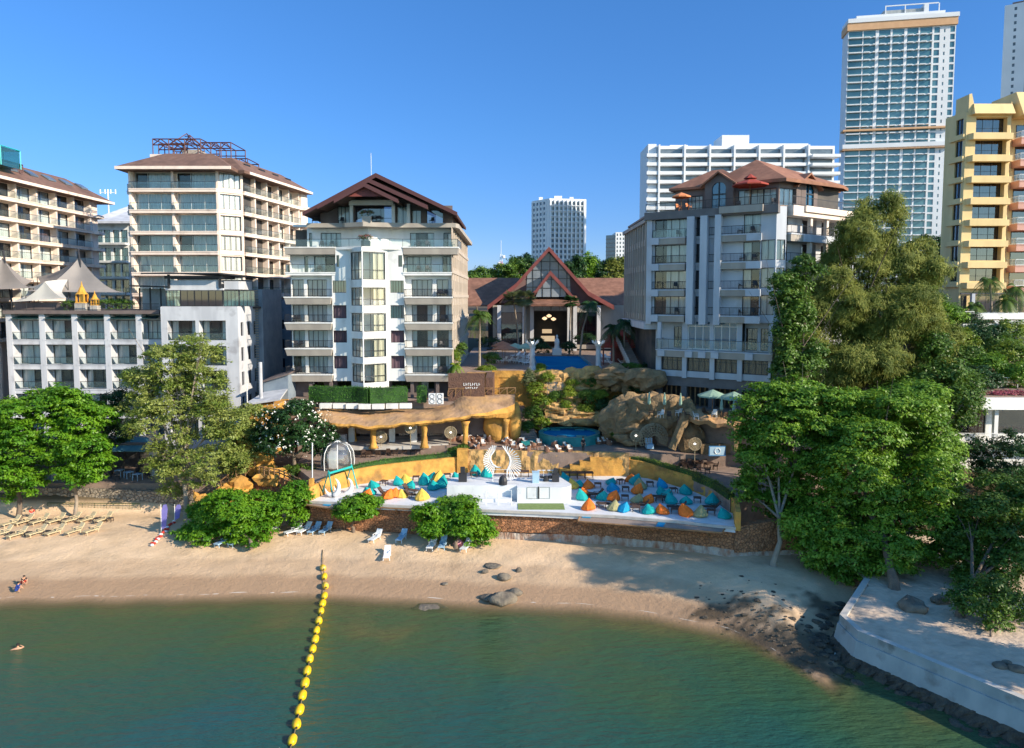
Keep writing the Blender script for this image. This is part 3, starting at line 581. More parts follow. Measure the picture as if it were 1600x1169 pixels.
# ragged algae-covered footing
N = 140
def lerp_poly(poly, t):
 L = [0]
 for i in range(len(poly) - 1): L.append(L[-1] + (Vector(poly[i + 1]) - Vector(poly[i])).length)
 s = t * L[-1]
 for i in range(len(poly) - 1):
  if s <= L[i + 1] + 1e-9: q = (s - L[i]) / (L[i + 1] - L[i]); return (poly[i][0] * (1 - q) + poly[i + 1][0] * q, poly[i][1] * (1 - q) + poly[i + 1][1] * q)
 return poly[-1]
rows = []
for k, (dd, zz, jt) in enumerate([(0.33, 0.62, .05), (0.55, 0.42, .12), (0.85, 0.12, .22), (1.2, -0.35, .25)]):
 pl = off2(dd); rows.append([(lambda q: (q[0] + rng.uniform(-jt, jt), q[1] + rng.uniform(-jt, jt), zz + rng.uniform(-jt, jt) * .6))(lerp_poly(pl, i / N)) for i in range(N + 1)])
for k in range(3):
 for i in range(N): foot.face([rows[k + 1][i], rows[k + 1][i + 1], rows[k][i + 1], rows[k][i]])
foot.build('footing', 'algae_rock', root)
for (px, py, pz) in [(1600, 1167, 0.2), (1545, 1166, 0.1)]: pass
mb = MB(); rng = random.Random(3)
for i in range(60):
 q = lerp_poly(off2(rng.uniform(1.0, 2.2)), rng.uniform(0.05, 1)); r = rng.uniform(.12, .4); mb.blob((q[0], q[1], max(-.1, float(hgt(q[0], q[1])))), (r * 1.3, r, r * .6), i, .3, 8, 5)
T(mb.build('rubble', 'algae_rock'), kind='stuff')
mb = MB()
for i in range(260):
 c_ = ((1125, 950), (1215, 990), (1265, 1010), (1190, 965), (1240, 1030))[i % 5]; p = P(rng.gauss(c_[0], 26), rng.gauss(c_[1], 14), z=0.6); z_ = float(hgt(p.x, p.y)); r = rng.uniform(.03, .11) * (2 if i % 9 == 0 else 1)
 if z_ > -0.15: mb.blob((p.x, p.y, z_ + r * .1), (r * 1.5, r * 1.1, r * .6), i, .3, 7, 4)
T(mb.build('shore_rubble', 'algae_rock'), kind='stuff')
# driftwood / root mound and stones on the promontory
for (px, py, r, lab) in [(1425, 948, .9, 'wide root-like boulder half buried in sand behind the sea wall'), (1470, 938, .55, 'upright grey boulder on the sand behind the wider buried one')]:
 p = P(px, py, z=Zp + .1); mb = MB(); mb.blob(tuple(p), (r * 1.2, r * .9, r * .62), int(px), .35, 16, 10, 1.6); T(mb.build('boulder', 'rock_grey', smooth=True), lab, 'boulder')
for i, (px, py, r) in enumerate([(1562, 1040, .38), (1588, 1046, .42), (1574, 1036, .25)]):
 p = P(px, py, z=Zp); mb = MB(); mb.blob(tuple(p), (r * 1.2, r, r * .6), int(px), .25, 12, 8); T(mb.build('boulder', 'rock_grey', smooth=True), ['rounded grey boulder on sand near right picture edge, leftmost of three', 'rounded grey boulder on sand near right picture edge, rightmost of three', 'smaller grey boulder behind the two round ones near right picture edge'][i], 'boulder', 'boulders on the raised sand')
# rocks at the water line
for i, (px, py, rx, rz, lab) in enumerate([(785, 935, 1.15, .55, 'biggest rounded rock at the water line in mid beach'), (762, 932, .7, .25, 'low flat rock touching left side of biggest water line rock'), (805, 927, .6, .3, 'dark small rock touching right side of biggest water line rock'),
  (787, 911, .62, .36, 'brown rounded rock on wet sand above the biggest rock'), (757, 904, .35, .2, 'small rock on sand left of the brown rounded rock'), (810, 902, .28, .28, 'small upright stone on sand right of the brown rounded rock'), (695, 915, .33, .1, 'small flat rock alone on the wet sand'),
  (672, 944, 1.4, .16, 'dark flat rock awash in the shallows left of the other rocks'), (770, 896, .8, .1, 'flat pale rock sunk in sand above the water line rocks')]):
 p = P(px, py, z=0.25); z_ = float(hgt(p.x, p.y)); mb = MB(); mb.blob((p.x, p.y, z_ + rz * .3), (rx, rx * .75, rz), i + 3, .25, 16, 10, 1.4); T(mb.build('rock', 'rock_grey', smooth=True), lab, 'rock', 'rocks at the water line')
# ---------------------------------------------------------------- float line
BU = [(504.7, 887), (507, 901), (508.5, 916), (507, 930), (504, 942), (501.6, 953.6), (498, 969), (494.6, 984), (492.5, 998), (488.6, 1013), (484, 1028.5), (480, 1047), (476.7, 1066), (472.5, 1085.6), (468.3, 1108), (463.4, 1130), (457, 1155)]
bpos = []
for (x, y) in BU:
 p = P(x, y, z=0.15); z_ = max(0.0, float(hgt(p.x, p.y)));
 for _ in range(5): p = P(x, y, z=z_ + 0.15); z_ = max(0.0, float(hgt(p.x, p.y)))
 bpos.append(Vector((p.x, p.y, z_ + (0.2 if z_ > 0 else 0.1))))
mb = MB(); a0 = P(504, 860, z=1.2); a0.z = float(hgt(a0.x, a0.y)) + .03; pts = [a0] + [Vector((b_.x, b_.y, max(b_.z, 0.03) - .02)) for b_ in bpos] + [bpos[-1] + (bpos[-1] - bpos[-2]) * 1.5]
mb.tube(pts, 0.035, 6); T(mb.build('float_rope', 'rope'), 'brown rope threading the yellow floats from sand to sea', 'rope')
proto = None
for i, b_ in enumerate(bpos):
 if proto is None:
  proto = empty('float_buoy', (0, 0, 0)); mb = MB(); prof = [(.06, -.42), (.17, -.38), (.25, -.24), (.27, -.05), (.27, .05), (.25, .24), (.17, .38), (.06, .42)]
  vs = []; mb.lathe((0, 0, 0), prof, 16); mb.v = [(x, z, y) for x, y, z in mb.v]; mb.f = [f[::-1] for f in mb.f]; mb.build('float_body', 'buoy_yellow', proto, smooth=True)
  MB().tube([(0, -.5, 0), (0, -.4, 0)], .06, 8).build('end_cap', 'dark_plastic', proto); MB().tube([(0, .4, 0), (0, .5, 0)], .06, 8).build('end_cap', 'dark_plastic', proto); o = proto
 else: o = copy_tree(proto)
 nx = bpos[min(i + 1, len(bpos) - 1)] - bpos[max(i - 1, 0)]; o.location = b_; o.rotation_euler = (random.Random(i).uniform(-.1, .1), 0, math.atan2(-nx.x, nx.y) + random.Random(i).uniform(-.15, .15)); s_ = random.Random(i + 50).uniform(.92, 1.05); o.scale = (s_, s_, s_)
 T(o, f'yellow float, {ORD[i]} from the sand end of the float line', 'float', 'yellow floats on the rope line')
# ================================================================ building toolkit
def FU(F, px, v=0.0):
 k = (px - CXP) / FPX / (math.cos(PITCH) + 77.0 / FPX * math.sin(PITCH)); x0 = F.x + F.n[0] * v; y0 = F.y + F.n[1] * v
 return (k * y0 - x0) / (F.u[0] - k * F.u[1])
def fr_pts(a, b): return Fr(a[0], a[1], math.degrees(math.atan2(b[1] - a[1], b[0] - a[0]))), math.hypot(b[0] - a[0], b[1] - a[1])
def wallgrid(mb, F, u0, u1, z0, z1, ops, depth=0.25, v=0.0, thick=None):
 us = sorted({u0, u1, *[min(max(o[0], u0), u1) for o in ops], *[min(max(o[1], u0), u1) for o in ops]}); zs = sorted({z0, z1, *[min(max(o[2], z0), z1) for o in ops], *[min(max(o[3], z0), z1) for o in ops]})
 for j in range(len(zs) - 1):
  run = None
  for i in range(len(us)):
   solid = i < len(us) - 1 and not any(o[0] - 1e-6 <= us[i] and us[i + 1] <= o[1] + 1e-6 and o[2] - 1e-6 <= zs[j] and zs[j + 1] <= o[3] + 1e-6 for o in ops)
   if solid and run is None: run = us[i]
   if not solid and run is not None:
    mb.face([F.pt(run, v, zs[j]), F.pt(us[i], v, zs[j]), F.pt(us[i], v, zs[j + 1]), F.pt(run, v, zs[j + 1])]); run = None
 for a, b, c, d in [o[:4] for o in ops]:
  w_ = v - depth
  mb.face([F.pt(a, v, c), F.pt(a, v, d), F.pt(a, w_, d), F.pt(a, w_, c)]); mb.face([F.pt(b, v, d), F.pt(b, v, c), F.pt(b, w_, c), F.pt(b, w_, d)])
  mb.face([F.pt(a, w_, c), F.pt(b, w_, c), F.pt(b, v, c), F.pt(a, v, c)]); mb.face([F.pt(a, v, d), F.pt(b, v, d), F.pt(b, w_, d), F.pt(a, w_, d)])
WC = {}
ST = {  # frame mat, bar, vertical divisions, horizontal fractions, glass, curtains [(mat, a, b)]
 'slide': ('dark_metal', .06, 2, [], 'glass', [('curtain', 0.0, 1.0)]), 'slideL': ('dark_metal', .06, 2, [], 'glass', [('curtain', 0.0, .45)]), 'slideR': ('dark_metal', .06, 2, [], 'glass', [('curtain', .6, 1.0)]),
 'sides': ('dark_metal', .06, 3, [], 'glass', [('curtain', 0.0, .22), ('curtain', .74, 1.0)]), 'open': ('dark_metal', .06, 2, [], 'glass', []), 'big': ('dark_metal', .07, 4, [], 'glass', [('curtain', 0.0, 1.0)]),
 'bigL': ('dark_metal', .07, 4, [], 'glass', [('curtain', .35, 1.0)]), 'bayL': ('dark_metal', .08, 3, [.35], 'glass', [('curtain', 0.1, .6)]), 'bayR': ('dark_metal', .08, 3, [.35], 'glass', [('cream_curtain', .5, 1.0)]),
 'louv': ('dark_metal', .05, 5, [], 'glass_green', [('curtain', 0, 1)]), 'blind': ('dark_metal', .05, 1, [], None, [('maroon_blind', 0, 1)]), 'mblind': ('dark_metal', .05, 5, [], None, [('maroon_blind', 0, 1)]),
 'small': ('dark_metal', .05, 1, [], 'glass_dark', []), 'brown': ('dark_metal', .09, 4, [.75], 'glass', [('brown_blind', 0, 1)]), 'blue': ('white_metal', .10, 3, [.8], 'glass_blue', []),
 'green': ('dark_metal', .06, 4, [], 'glass_green', []), 'dark': ('dark_metal', .06, 2, [], 'glass_dark', []), 'dark3': ('dark_metal', .06, 3, [.35], 'glass_dark', [('curtain', .3, .75)]), 'grid': ('dark_metal', .10, 6, [.2, .4, .6, .8], 'glass_dark', []),
 'wslide': ('white_metal', .06, 3, [], 'glass', [('curtain', 0.0, 1.0)]), 'wslideR': ('white_metal', .06, 3, [], 'glass', [('curtain', 0.35, 1.0)]), 'purple': ('dark_metal', .06, 2, [], 'glass', [('maroon_blind', 0, 1)])}
def win(root, F, u0, u1, z0, z1, style, v=-0.25, name='window'):
 key = (round(u1 - u0, 2), round(z1 - z0, 2), style)
 if key not in WC:
  W, H = key[:2]; fm, t, nv, nh, gm, cu = ST[style]; fr = MB()
  fr.box(0, W, -.03, .05, 0, t); fr.box(0, W, -.03, .05, H - t, H); fr.box(0, t, -.032, .052, t, H - t); fr.box(W - t, W, -.032, .052, t, H - t)
  for i in range(1, nv): x = W * i / nv; fr.box(x - t * .4, x + t * .4, -.025, .045, t, H - t)
  for q in nh: fr.box(t, W - t, -.02, .04, H * q - t * .4, H * q + t * .4)
  parts = [('window', fr, fm)]; one = style in ('small', 'dark', 'louv', 'green', 'open')
  if one: fr.m = 1; fr.face([(t, .01, t), (W - t, .01, t), (W - t, .01, H - t), (t, .01, H - t)])
  if gm and not one: parts.append(('pane', MB().face([(t, .01, t), (W - t, .01, t), (W - t, .01, H - t), (t, .01, H - t)]), gm))
  for (cm, a, b) in cu:
   c = MB(); n_ = max(3, int((b - a) * W / .22)); y0 = .16
   for i in range(n_):
    xa = W * (a + (b - a) * i / n_); xb = W * (a + (b - a) * (i + 1) / n_); ya = y0 + (.07 if i % 2 else 0); yb = y0 + (0 if i % 2 else .07)
    c.face([(xa, ya, .03), (xb, yb, .03), (xb, yb, H - .03), (xa, ya, H - .03)])
   parts.append(('curtain', c, cm))
  ms = []
  for nm, mb_, mt_ in parts:
   me = bpy.data.meshes.new(nm); me.from_pydata(mb_.v, [], mb_.f); me.materials.append(MT[mt_]); (me.materials.append(MT[gm]), me.polygons.foreach_set('material_index', mb_.mi)) if one and nm == 'window' else 0; me.update(); ms.append((nm, me))
  WC[key] = ms
 ms = WC[key]; o = bpy.data.objects.new(name, ms[0][1]); COL.objects.link(o); adopt(o, root); o.location = F.pt(u0, v, z0) - wl(root); o.rotation_euler = (0, 0, F.a)
 for nm, me in ms[1:]:
  c = bpy.data.objects.new(nm, me); COL.objects.link(c); c.parent = o
 return o
def rail(mb, F, pts, z0, h, kind, gl=None):
 """pts (u,v) polyline"""
 for i in range(len(pts) - 1):
  a = F.pt(*pts[i], 0); b = F.pt(*pts[i + 1], 0); L = (b - a).length
  if L < .05: continue
  d = (b - a) / L; up = Vector((0, 0, 1)); sd = d.cross(up) * .03
  def bar(p, q, hz, t): mb.hexa([p - sd * t + up * hz, q - sd * t + up * hz, q + sd * t + up * hz, p + sd * t + up * hz, p - sd * t + up * (hz + .06), q - sd * t + up * (hz + .06), q + sd * t + up * (hz + .06), p + sd * t + up * (hz + .06)])
  a = a + up * z0; b = b + up * z0; bar(a, b, h - .06, 1.0)
  if kind == 'bars':
   bar(a, b, .08, .6); n_ = max(1, int(L / .16))
   for k in range(n_ + 1):
    p = a + d * (L * k / n_); w_ = .014 if k % 8 else .03
    mb.face([p - d * w_, p + d * w_, p + d * w_ + up * (h - .06), p - d * w_ + up * (h - .06)])
  else:
   n_ = max(1, int(L / 1.5))
   for k in range(n_ + 1):
    p = a + d * (L * k / n_); mb.face([p - d * .02, p + d * .02, p + d * .02 + up * (h - .06), p - d * .02 + up * (h - .06)])
   if gl is not None: q0 = a + d * .03 + sd * .5; q1 = b - d * .03 + sd * .5; gl.face([q0 + up * .05, q1 + up * .05, q1 + up * (h - .07), q0 + up * (h - .07)])
def balcony(root, F, u0, u1, vb, vf, zt, fas, mat, kind='bars', h=1.0, taper=0.0, railmat='dark_metal', sides=True, name='balcony', lip=None):
 mb = MB()
 if taper: mb.hexa([F.pt(u0 + taper, vf - taper, zt - fas), F.pt(u1 - taper, vf - taper, zt - fas), F.pt(u1 - taper, vb, zt - fas), F.pt(u0 + taper, vb, zt - fas), F.pt(u0, vf, zt - .12), F.pt(u1, vf, zt - .12), F.pt(u1, vb, zt - .12), F.pt(u0, vb, zt - .12)])
 else: mb.fb(F, u0, u1, vb, vf, zt - fas, zt - .12)
 if lip is None or lip == mat: mb.fb(F, u0 - .04, u1 + .04, vb, vf + .06, zt - .119, zt + .02)
 b = mb.build(name, mat, root)
 if lip and lip != mat: MB().fb(F, u0 - .04, u1 + .04, vb, vf + .06, zt - .12, zt + .02).build('edge', lip, b)
 if kind:
  mb = MB(); gl = MB(); e = .05; pts = ([(u0 + e, vb)] if sides else []) + [(u0 + e, vf - e), (u1 - e, vf - e)] + ([(u1 - e, vb)] if sides else [])
  rail(mb, F, pts, zt + .02, h, kind, gl); r = mb.build('railing', railmat, b)
  if gl.v: gl.build('glass_panel', 'rail_glass', b)
 return b
def gable(F, u0, u1, vf, vb, ze, zr, th=.25, ur=None):
 """ridge along v; returns MB of two slabs"""
 ur = (u0 + u1) / 2 if ur is None else ur; mb = MB()
 mb.hexa([F.pt(u0, vf, ze - th), F.pt(ur, vf, zr - th), F.pt(ur, vb, zr - th), F.pt(u0, vb, ze - th), F.pt(u0, vf, ze), F.pt(ur, vf, zr), F.pt(ur, vb, zr), F.pt(u0, vb, ze)])
 mb.hexa([F.pt(ur, vf, zr - th), F.pt(u1, vf, ze - th), F.pt(u1, vb, ze - th), F.pt(ur, vb, zr - th), F.pt(ur, vf, zr), F.pt(u1, vf, ze), F.pt(u1, vb, ze), F.pt(ur, vb, zr)])
 return mb
def hip(F, u0, u1, vf, vb, ze, zr, iu, iv, th=.25, flat=False):
 mb = MB(); b = [F.pt(u0, vf, ze), F.pt(u1, vf, ze), F.pt(u1, vb, ze), F.pt(u0, vb, ze)]; t = [F.pt(u0 + iu, vf - iv, zr), F.pt(u1 - iu, vf - iv, zr), F.pt(u1 - iu, vb + iv, zr), F.pt(u0 + iu, vb + iv, zr)]
 lo = [p - Vector((0, 0, th)) for p in b]
 for i in range(4): j = (i + 1) % 4; mb.face([b[i], b[j], t[j], t[i]]); mb.face([lo[i], lo[j], b[j], b[i]])
 mb.face(lo[::-1]); mb.face(t); return mb
rnd = random.Random(77)
def pick(*a): return rnd.choice(a)
CH = {}
def simple_chair(mat='dark_plastic', kind='balcony_chair'):
 k = (mat, kind)
 if k not in CH:
  r = empty(kind, (0, 0, 0))
  mb = MB(); mb.box(-.26, .26, -.26, .26, .40, .46); mb.build('seat', mat, r)
  mb = MB(); mb.hexa([(-.26, .24, .46), (.26, .24, .46), (.26, .29, .46), (-.26, .29, .46), (-.22, .36, .92), (.22, .36, .92), (.22, .40, .92), (-.22, .40, .92)]); mb.build('backrest', mat, r)
  for x in (-.23, .23):
   for y in (-.23, .23): MB().tube([(x * 1.05, y * 1.05, 0), (x, y, .40)], .025, 5).build('leg', mat, r)
   MB().box(x - .03, x + .03, -.24, .28, .62, .66).build('armrest', mat, r)
  CH[k] = [r, False]
 r, used = CH[k]
 if not used: CH[k][1] = True; return r
 return copy_tree(r)
def put(o, p, yaw=0, s=1.0): o.location = p; o.rotation_euler = (0, 0, R(yaw)); o.scale = (s, s, s); return o
# ================================================================ the white gabled hotel
Y0 = 91.0; XW = lambda px: XX(px, Y0)
F = Fr(0, Y0, 0); LV = [ZZ(y, Y0) for y in (584.5, 544, 504, 464, 425.5, 386, 348)]
xl, xc0, xc1, xr = XW(447), XW(519), XW(632), XW(706); zb = 12.0
WH = empty('white_hotel', ((xl + xr) / 2, Y0, zb), 'white gabled hotel with glazed prow bay and dark red pitched roof behind the hedge', 'building')
YB = Y0 + 33
mb = MB(); rows = [(438.5, 457.5), (477, 497.5), (516.5, 535.5), (556, 576)]
ops = []; sw = []
for i, (a, b) in enumerate(rows):
 for (p, q) in ((519.6, 541), (609.6, 631)):
  o = (XW(p) + .02, XW(q), ZZ(b, Y0), ZZ(a, Y0)); ops.append(o); sw.append((o, {(0, 0): 'louv', (0, 1): 'louv', (1, 0): 'blind', (1, 1): 'louv', (2, 0): 'mblind', (2, 1): 'blind', (3, 0): 'blind', (3, 1): 'blind'}[(i, 0 if p < 560 else 1)]))
c5a, c5b = XW(525), XW(630)
for (p, q) in ((526.8, 531), (623, 629)): o = (XW(p), XW(q), ZZ(417, Y0), ZZ(399, Y0)); ops.append(o); sw.append((o, 'small'))
wallgrid(mb, F, xc0, xc1, LV[0] - .9, LV[4], ops); wallgrid(mb, F, c5a, c5b, LV[4], LV[5], ops[-2:])
vv = -1.0; gops = []
for i in range(4):
 zf = LV[i]; zt = zf + 2.25
 for (p, q, sd) in ((453, 471.5, 0), (476.7, 507.7, 0), (641.5, 674.4, 1), (681, 699.7, 1)):
  o = (XW(p), XW(q), zf + .05, zt); gops.append(o); st = pick('slide', 'slideR', 'slide') if not sd else pick('sides', 'open', 'slide'); 
  if q - p > 25: st = 'big' if (not sd or i in (0, 3)) else 'sides'
  sw.append((o, st + '@'))
for (a, b) in ((xl + .3, xc0), (xc1, xr)): wallgrid(mb, F, a, b, LV[0] - .8, LV[4], [o for o in gops if a - .1 <= o[0] <= b], v=vv)
for x, d in ((xc0, 1), (xc1, -1)):   # returns of the projecting centre
 mb.face([(x, Y0, LV[0] - .9), (x, Y0, LV[4]), (x, Y0 + 1, LV[4]), (x, Y0 + 1, LV[0] - .9)])
# level five and six, set back
v5 = -1.6; o5 = []
for (p, q, st) in ((486.5, 523, 'slideL'), (633, 672.4, 'big'), (471, 477, 'small'), (690, 702, 'slideR')): o = (XW(p), XW(q), LV[4] + .05, LV[4] + 2.1); o5.append(o); sw.append((o, st + '#'))
wallgrid(mb, F, XW(468), c5a, LV[4], LV[5], o5, v=v5); wallgrid(mb, F, c5b, xr, LV[4], LV[5], o5, v=v5)
for x in (c5a, c5b): mb.face([(x, Y0, LV[4]), (x, Y0, LV[5]), (x, Y0 + 1.6, LV[5]), (x, Y0 + 1.6, LV[4])])
v6 = -2.2; o6 = []
for (p, q, st) in ((495.5, 528, 'big'), (637.8, 676, 'sides'), (691, 703.5, 'slideR'), (477, 482, 'small')): o = (XW(p), XW(q), LV[5] + .05, LV[5] + 2.0); o6.append(o); sw.append((o, st + '$'))
wallgrid(mb, F, XW(474), xr, LV[5], LV[6] - .5, o6, v=v6)
wallpts = [F.pt(XW(545), -2.2, 0), F.pt(XW(575), -.8, 0), F.pt(XW(608), -2.2, 0)]
for i in range(2): a, b = wallpts[i], wallpts[i + 1]; mb.face([(a.x, a.y, LV[5]), (b.x, b.y, LV[5]), (b.x, b.y, LV[6] - .3), (a.x, a.y, LV[6] - .3)])
mb.box(xl + .3, XW(470), Y0 + 1.7, Y0 + 6, LV[4], LV[5] - .6)
mb.build('wall', 'white_wall', WH)
for o, st in sw:
 v = 0
 if st[-1] == '@': v = vv; st = st[:-1]
 elif st[-1] == '#': v = v5; st = st[:-1]
 elif st[-1] == '$': v = v6; st = st[:-1]
 win(WH, F, o[0], o[1], o[2], o[3], st, v=v - .2)
# prow bay
pa, pb_, pc = (XW(547), Y0), (XW(571.5), Y0 - 2.1), (XW(606), Y0); zbay = ZZ(612, Y0)
mb = MB()
for (a, b, st) in ((pa, pb_, 'bayL'), (pb_, pc, 'bayR')):
 Fb, L = fr_pts(a, b); ops = []
 for (t0, t1) in ((394, 437), (449.5, 477.5), (489.5, 518), (529.5, 558), (568.5, 597.5)):
  o = (.25 if st == 'bayL' else .12, L - .12 if st == 'bayL' else L - .3, ZZ(t1, Y0 - 1), ZZ(t0, Y0 - 1)); ops.append(o); win(WH, Fb, *o, st, v=-.12)
 wallgrid(mb, Fb, 0, L, zbay, LV[5] - .1, ops, depth=.12)
 for k in range(5): mb.fb(Fb, 0, L, -.02, .10, ZZ((394, 449.5, 489.5, 529.5, 568.5)[k] - 2.2, Y0 - 1), ZZ((394, 449.5, 489.5, 529.5, 568.5)[k] - 1.2, Y0 - 1))
mb.face([(*pa, LV[5] - .1), (*pb_, LV[5] - .1), (*pc, LV[5] - .1)]); mb.build('bay', 'white_wall', WH)
# balconies
for i in range(4):
 for (a, b) in ((xl - .1, xc0 - .02), (xc1 + .02, xr + .1)):
  balcony(WH, F, a, b, -1.0, .55, LV[i], .95, 'beige_wall', 'bars', 1.0, taper=.18, lip='white_wall')
mb = MB(); # level 5 terrace: parapet and glass rail
balcony(WH, F, xl, c5a - .02, -1.6, .05, LV[4], .4, 'white_wall', 'glass', 1.0, lip='white_wall', name='terrace'); balcony(WH, F, c5b + .02, xr, -1.6, .05, LV[4], .4, 'white_wall', 'glass', 1.0, lip='white_wall', name='terrace')
balcony(WH, F, XW(446), XW(525), -2.3, .1, LV[5], .95, 'beige_wall', None, taper=.1, lip='white_wall', name='terrace'); balcony(WH, F, XW(630), XW(716), -2.3, .1, LV[5], .95, 'beige_wall', None, taper=.1, lip='white_wall', name='terrace')
mb = MB(); gl = MB(); tp = [(XW(447), .0), (XW(525), .0), (XW(571), 1.0), (XW(630), 0), (XW(715), 0), (XW(716), -6)]
rail(mb, F, tp, LV[5] + .02, 1.0, 'glass', gl); r_ = mb.build('railing', 'dark_metal', WH); gl.build('glass_panel', 'rail_glass', r_)
mb = MB(); mb.prism([(XW(c), Y0 - v) for c, v in ((525, 0), (571, 1.1), (630, 0))] + [(XW(630), Y0 + 2.2), (XW(525), Y0 + 2.2)], LV[5] - .35, LV[5]); mb.build('bay_roof', 'white_wall', WH)
# top terrace
mb = MB(); tpoly = [(XW(479), Y0 + .6), (XW(535), Y0 + .6), (XW(540), Y0 + .1), (XW(571), Y0 - .9), (XW(612), Y0 + .1), (XW(630), Y0 + .6), (XW(712), Y0 + .6), (XW(716), Y0 + 2), (XW(716), YB - .5), (XW(479), YB - .5)]
mb.prism(tpoly, LV[6] - .55, LV[6]); b_ = mb.build('cornice', 'beige_wall', WH)
mb = MB(); rail(mb, W0, tpoly[:9], LV[6], 1.0, 'bars'); mb.build('railing', 'dark_metal', b_)
# side wall facing the pool
FS = Fr(xr, Y0, 90); mb = MB(); ops = []; nW = 10
for lv in range(7):
 zf = LV[lv] if lv < 6 else LV[6]
 if lv >= 6: break
 for k in range(nW): u = 2.2 + k * 3.0; o = (u, u + 1.25, zf + .75, zf + 2.15); ops.append(o); win(WH, FS, *o, 'small', v=-.22)
wallgrid(mb, FS, 0, 33, zb - 1, LV[6] - .5, ops, depth=.25)
for lv in range(6): mb.fb(FS, 0.1, 33, .01, .14, LV[lv] - .1, LV[lv] + .35)
for k in range(nW + 1): mb.fb(FS, .7 + k * 3.0, 1.3 + k * 3.0, .005, .10, LV[0], LV[6] - .55)
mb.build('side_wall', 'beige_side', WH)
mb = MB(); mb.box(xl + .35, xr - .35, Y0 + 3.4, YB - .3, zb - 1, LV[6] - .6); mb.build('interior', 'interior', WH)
mb = MB(); mb.box(xl + .3, xl + .34, Y0 + 1.0, YB, zb - 1, LV[5]); mb.box(xl + .35, xr - .01, YB - .28, YB, zb - 1, LV[6] - .6)
for lv in range(7): mb.box(xl + .36, xr - .02, Y0 + 2.25 if lv > 4 else Y0 + 1.1, Y0 + 3.38, LV[lv] - .3, LV[lv] - .02)
mb.build('floor_slab', 'white_wall', WH)
# ground floor recess
mb = MB(); Fg = Fr(0, Y0 + 1.2, 0); ops = [(XW(a), XW(b), ZZ(610, Y0), ZZ(594, Y0)) for a, b in ((478, 500), (520, 546), (608, 640), (650, 676))]
wallgrid(mb, Fg, xl + .3, xr, zb - 1, LV[0] - .8, ops)
for o in ops: win(WH, Fg, *o, 'dark')
for px in (447, 480, 512, 640, 680, 702): mb.box(XW(px), XW(px) + .4, Y0, Y0 + .4, zb - 1, LV[0] - .8)
mb.build('ground_floor', 'brown_wall', WH)
# penthouse
zE = ZZ(334, Y0); zA = ZZ(274, Y0); xa = XW(592); eL, eR = XW(480), XW(715)
mb = MB(); Fp = Fr(0, Y0 + 2.6, 0); ops = []; ph = [(522, 546, 'big'), (550, 611, 'dark3'), (616, 636, 'slide'), (640, 655, 'slide'), (664, 690, 'small')]
for a, b, st in ph: o = (XW(a), XW(b), LV[6] + .05, LV[6] + (2.4 if 520 < a < 640 else 1.9)); ops.append(o); win(WH, Fp, *o, st, v=-.2)
zc = zE + .35; wallgrid(mb, Fp, eL + 1.2, eR - .8, LV[6], LV[6] + 2.5, ops)
g0 = LV[6] + 2.5
def roofz(x): return zE + (zA - zE) * ((x - eL) / (xa - eL) if x < xa else (eR - x) / (eR - xa))
xs1 = eL + (g0 - zE) / (zA - zE) * (xa - eL); xs2 = eR - (g0 - zE) / (zA - zE) * (eR - xa)
mb.face([(xs1, Y0 + 2.6, g0), (xs2, Y0 + 2.6, g0), (xa, Y0 + 2.6, zA - .3)])
for s_, x_ in ((1, eL + 1.2), (-1, eR - .8)): mb.face([(x_, Y0 + 2.6, LV[6]), (x_, Y0 + 18, LV[6]), (x_, Y0 + 18, roofz(x_)), (x_, Y0 + 2.6, roofz(x_))])
mb.build('penthouse_wall', 'brown_wall', WH)
mb = MB()
for px in (547, 613, 637): mb.box(XW(px) - .2, XW(px) + .2, Y0 + 1.4, Y0 + 1.8, LV[6], ZZ(316, Y0))
mb.box(XW(545), XW(614), Y0 + .9, Y0 + 1.3, ZZ(319, Y0), ZZ(311, Y0)); mb.build('porch_beam', 'white_wall', WH)
rf = gable(F, eL, eR, 1.0, -17.5, zE, zA, .35, ur=xa).build('roof', 'dark_tiles', WH)
m1 = gable(F, XW(506), XW(671), 2.0, -2.5, ZZ(325, Y0), ZZ(284, Y0), .28, ur=XW(583)); m1.build('roof_gable', 'dark_tiles', rf)
m1 = gable(F, XW(534), XW(628), 2.8, -2.5, ZZ(317, Y0), ZZ(292, Y0), .25, ur=XW(578)); m1.build('roof_gable', 'dark_tiles', rf)
for (a, b, c, ze_, za_, v_) in ((eL, eR, xa, zE, zA, 1.05), (XW(506), XW(671), XW(583), ZZ(325, Y0), ZZ(284, Y0), 2.05), (XW(534), XW(628), XW(578), ZZ(317, Y0), ZZ(292, Y0), 2.85)):
 g = MB(); th = .42
 g.hexa([F.pt(a - .1, v_, ze_ - th), F.pt(c, v_, za_ - th), F.pt(c, v_ - .12, za_ - th), F.pt(a - .1, v_ - .12, ze_ - th), F.pt(a - .1, v_, ze_ + .08), F.pt(c, v_, za_ + .12), F.pt(c, v_ - .12, za_ + .12), F.pt(a - .1, v_ - .12, ze_ + .08)])
 g.hexa([F.pt(c, v_, za_ - th), F.pt(b + .1, v_, ze_ - th), F.pt(b + .1, v_ - .12, ze_ - th), F.pt(c, v_ - .12, za_ - th), F.pt(c, v_, za_ + .12), F.pt(b + .1, v_, ze_ + .08), F.pt(b + .1, v_ - .12, ze_ + .08), F.pt(c, v_ - .12, za_ + .12)])
 g.build('barge_board', 'maroon_steel', rf)
g = MB(); g.face([F.pt(XW(546), 2.2, ZZ(311, Y0)), F.pt(XW(613), 2.2, ZZ(311, Y0)), F.pt(XW(578), 2.2, ZZ(294.5, Y0))]); g.build('pediment', 'maroon_paint', WH)
g = MB()
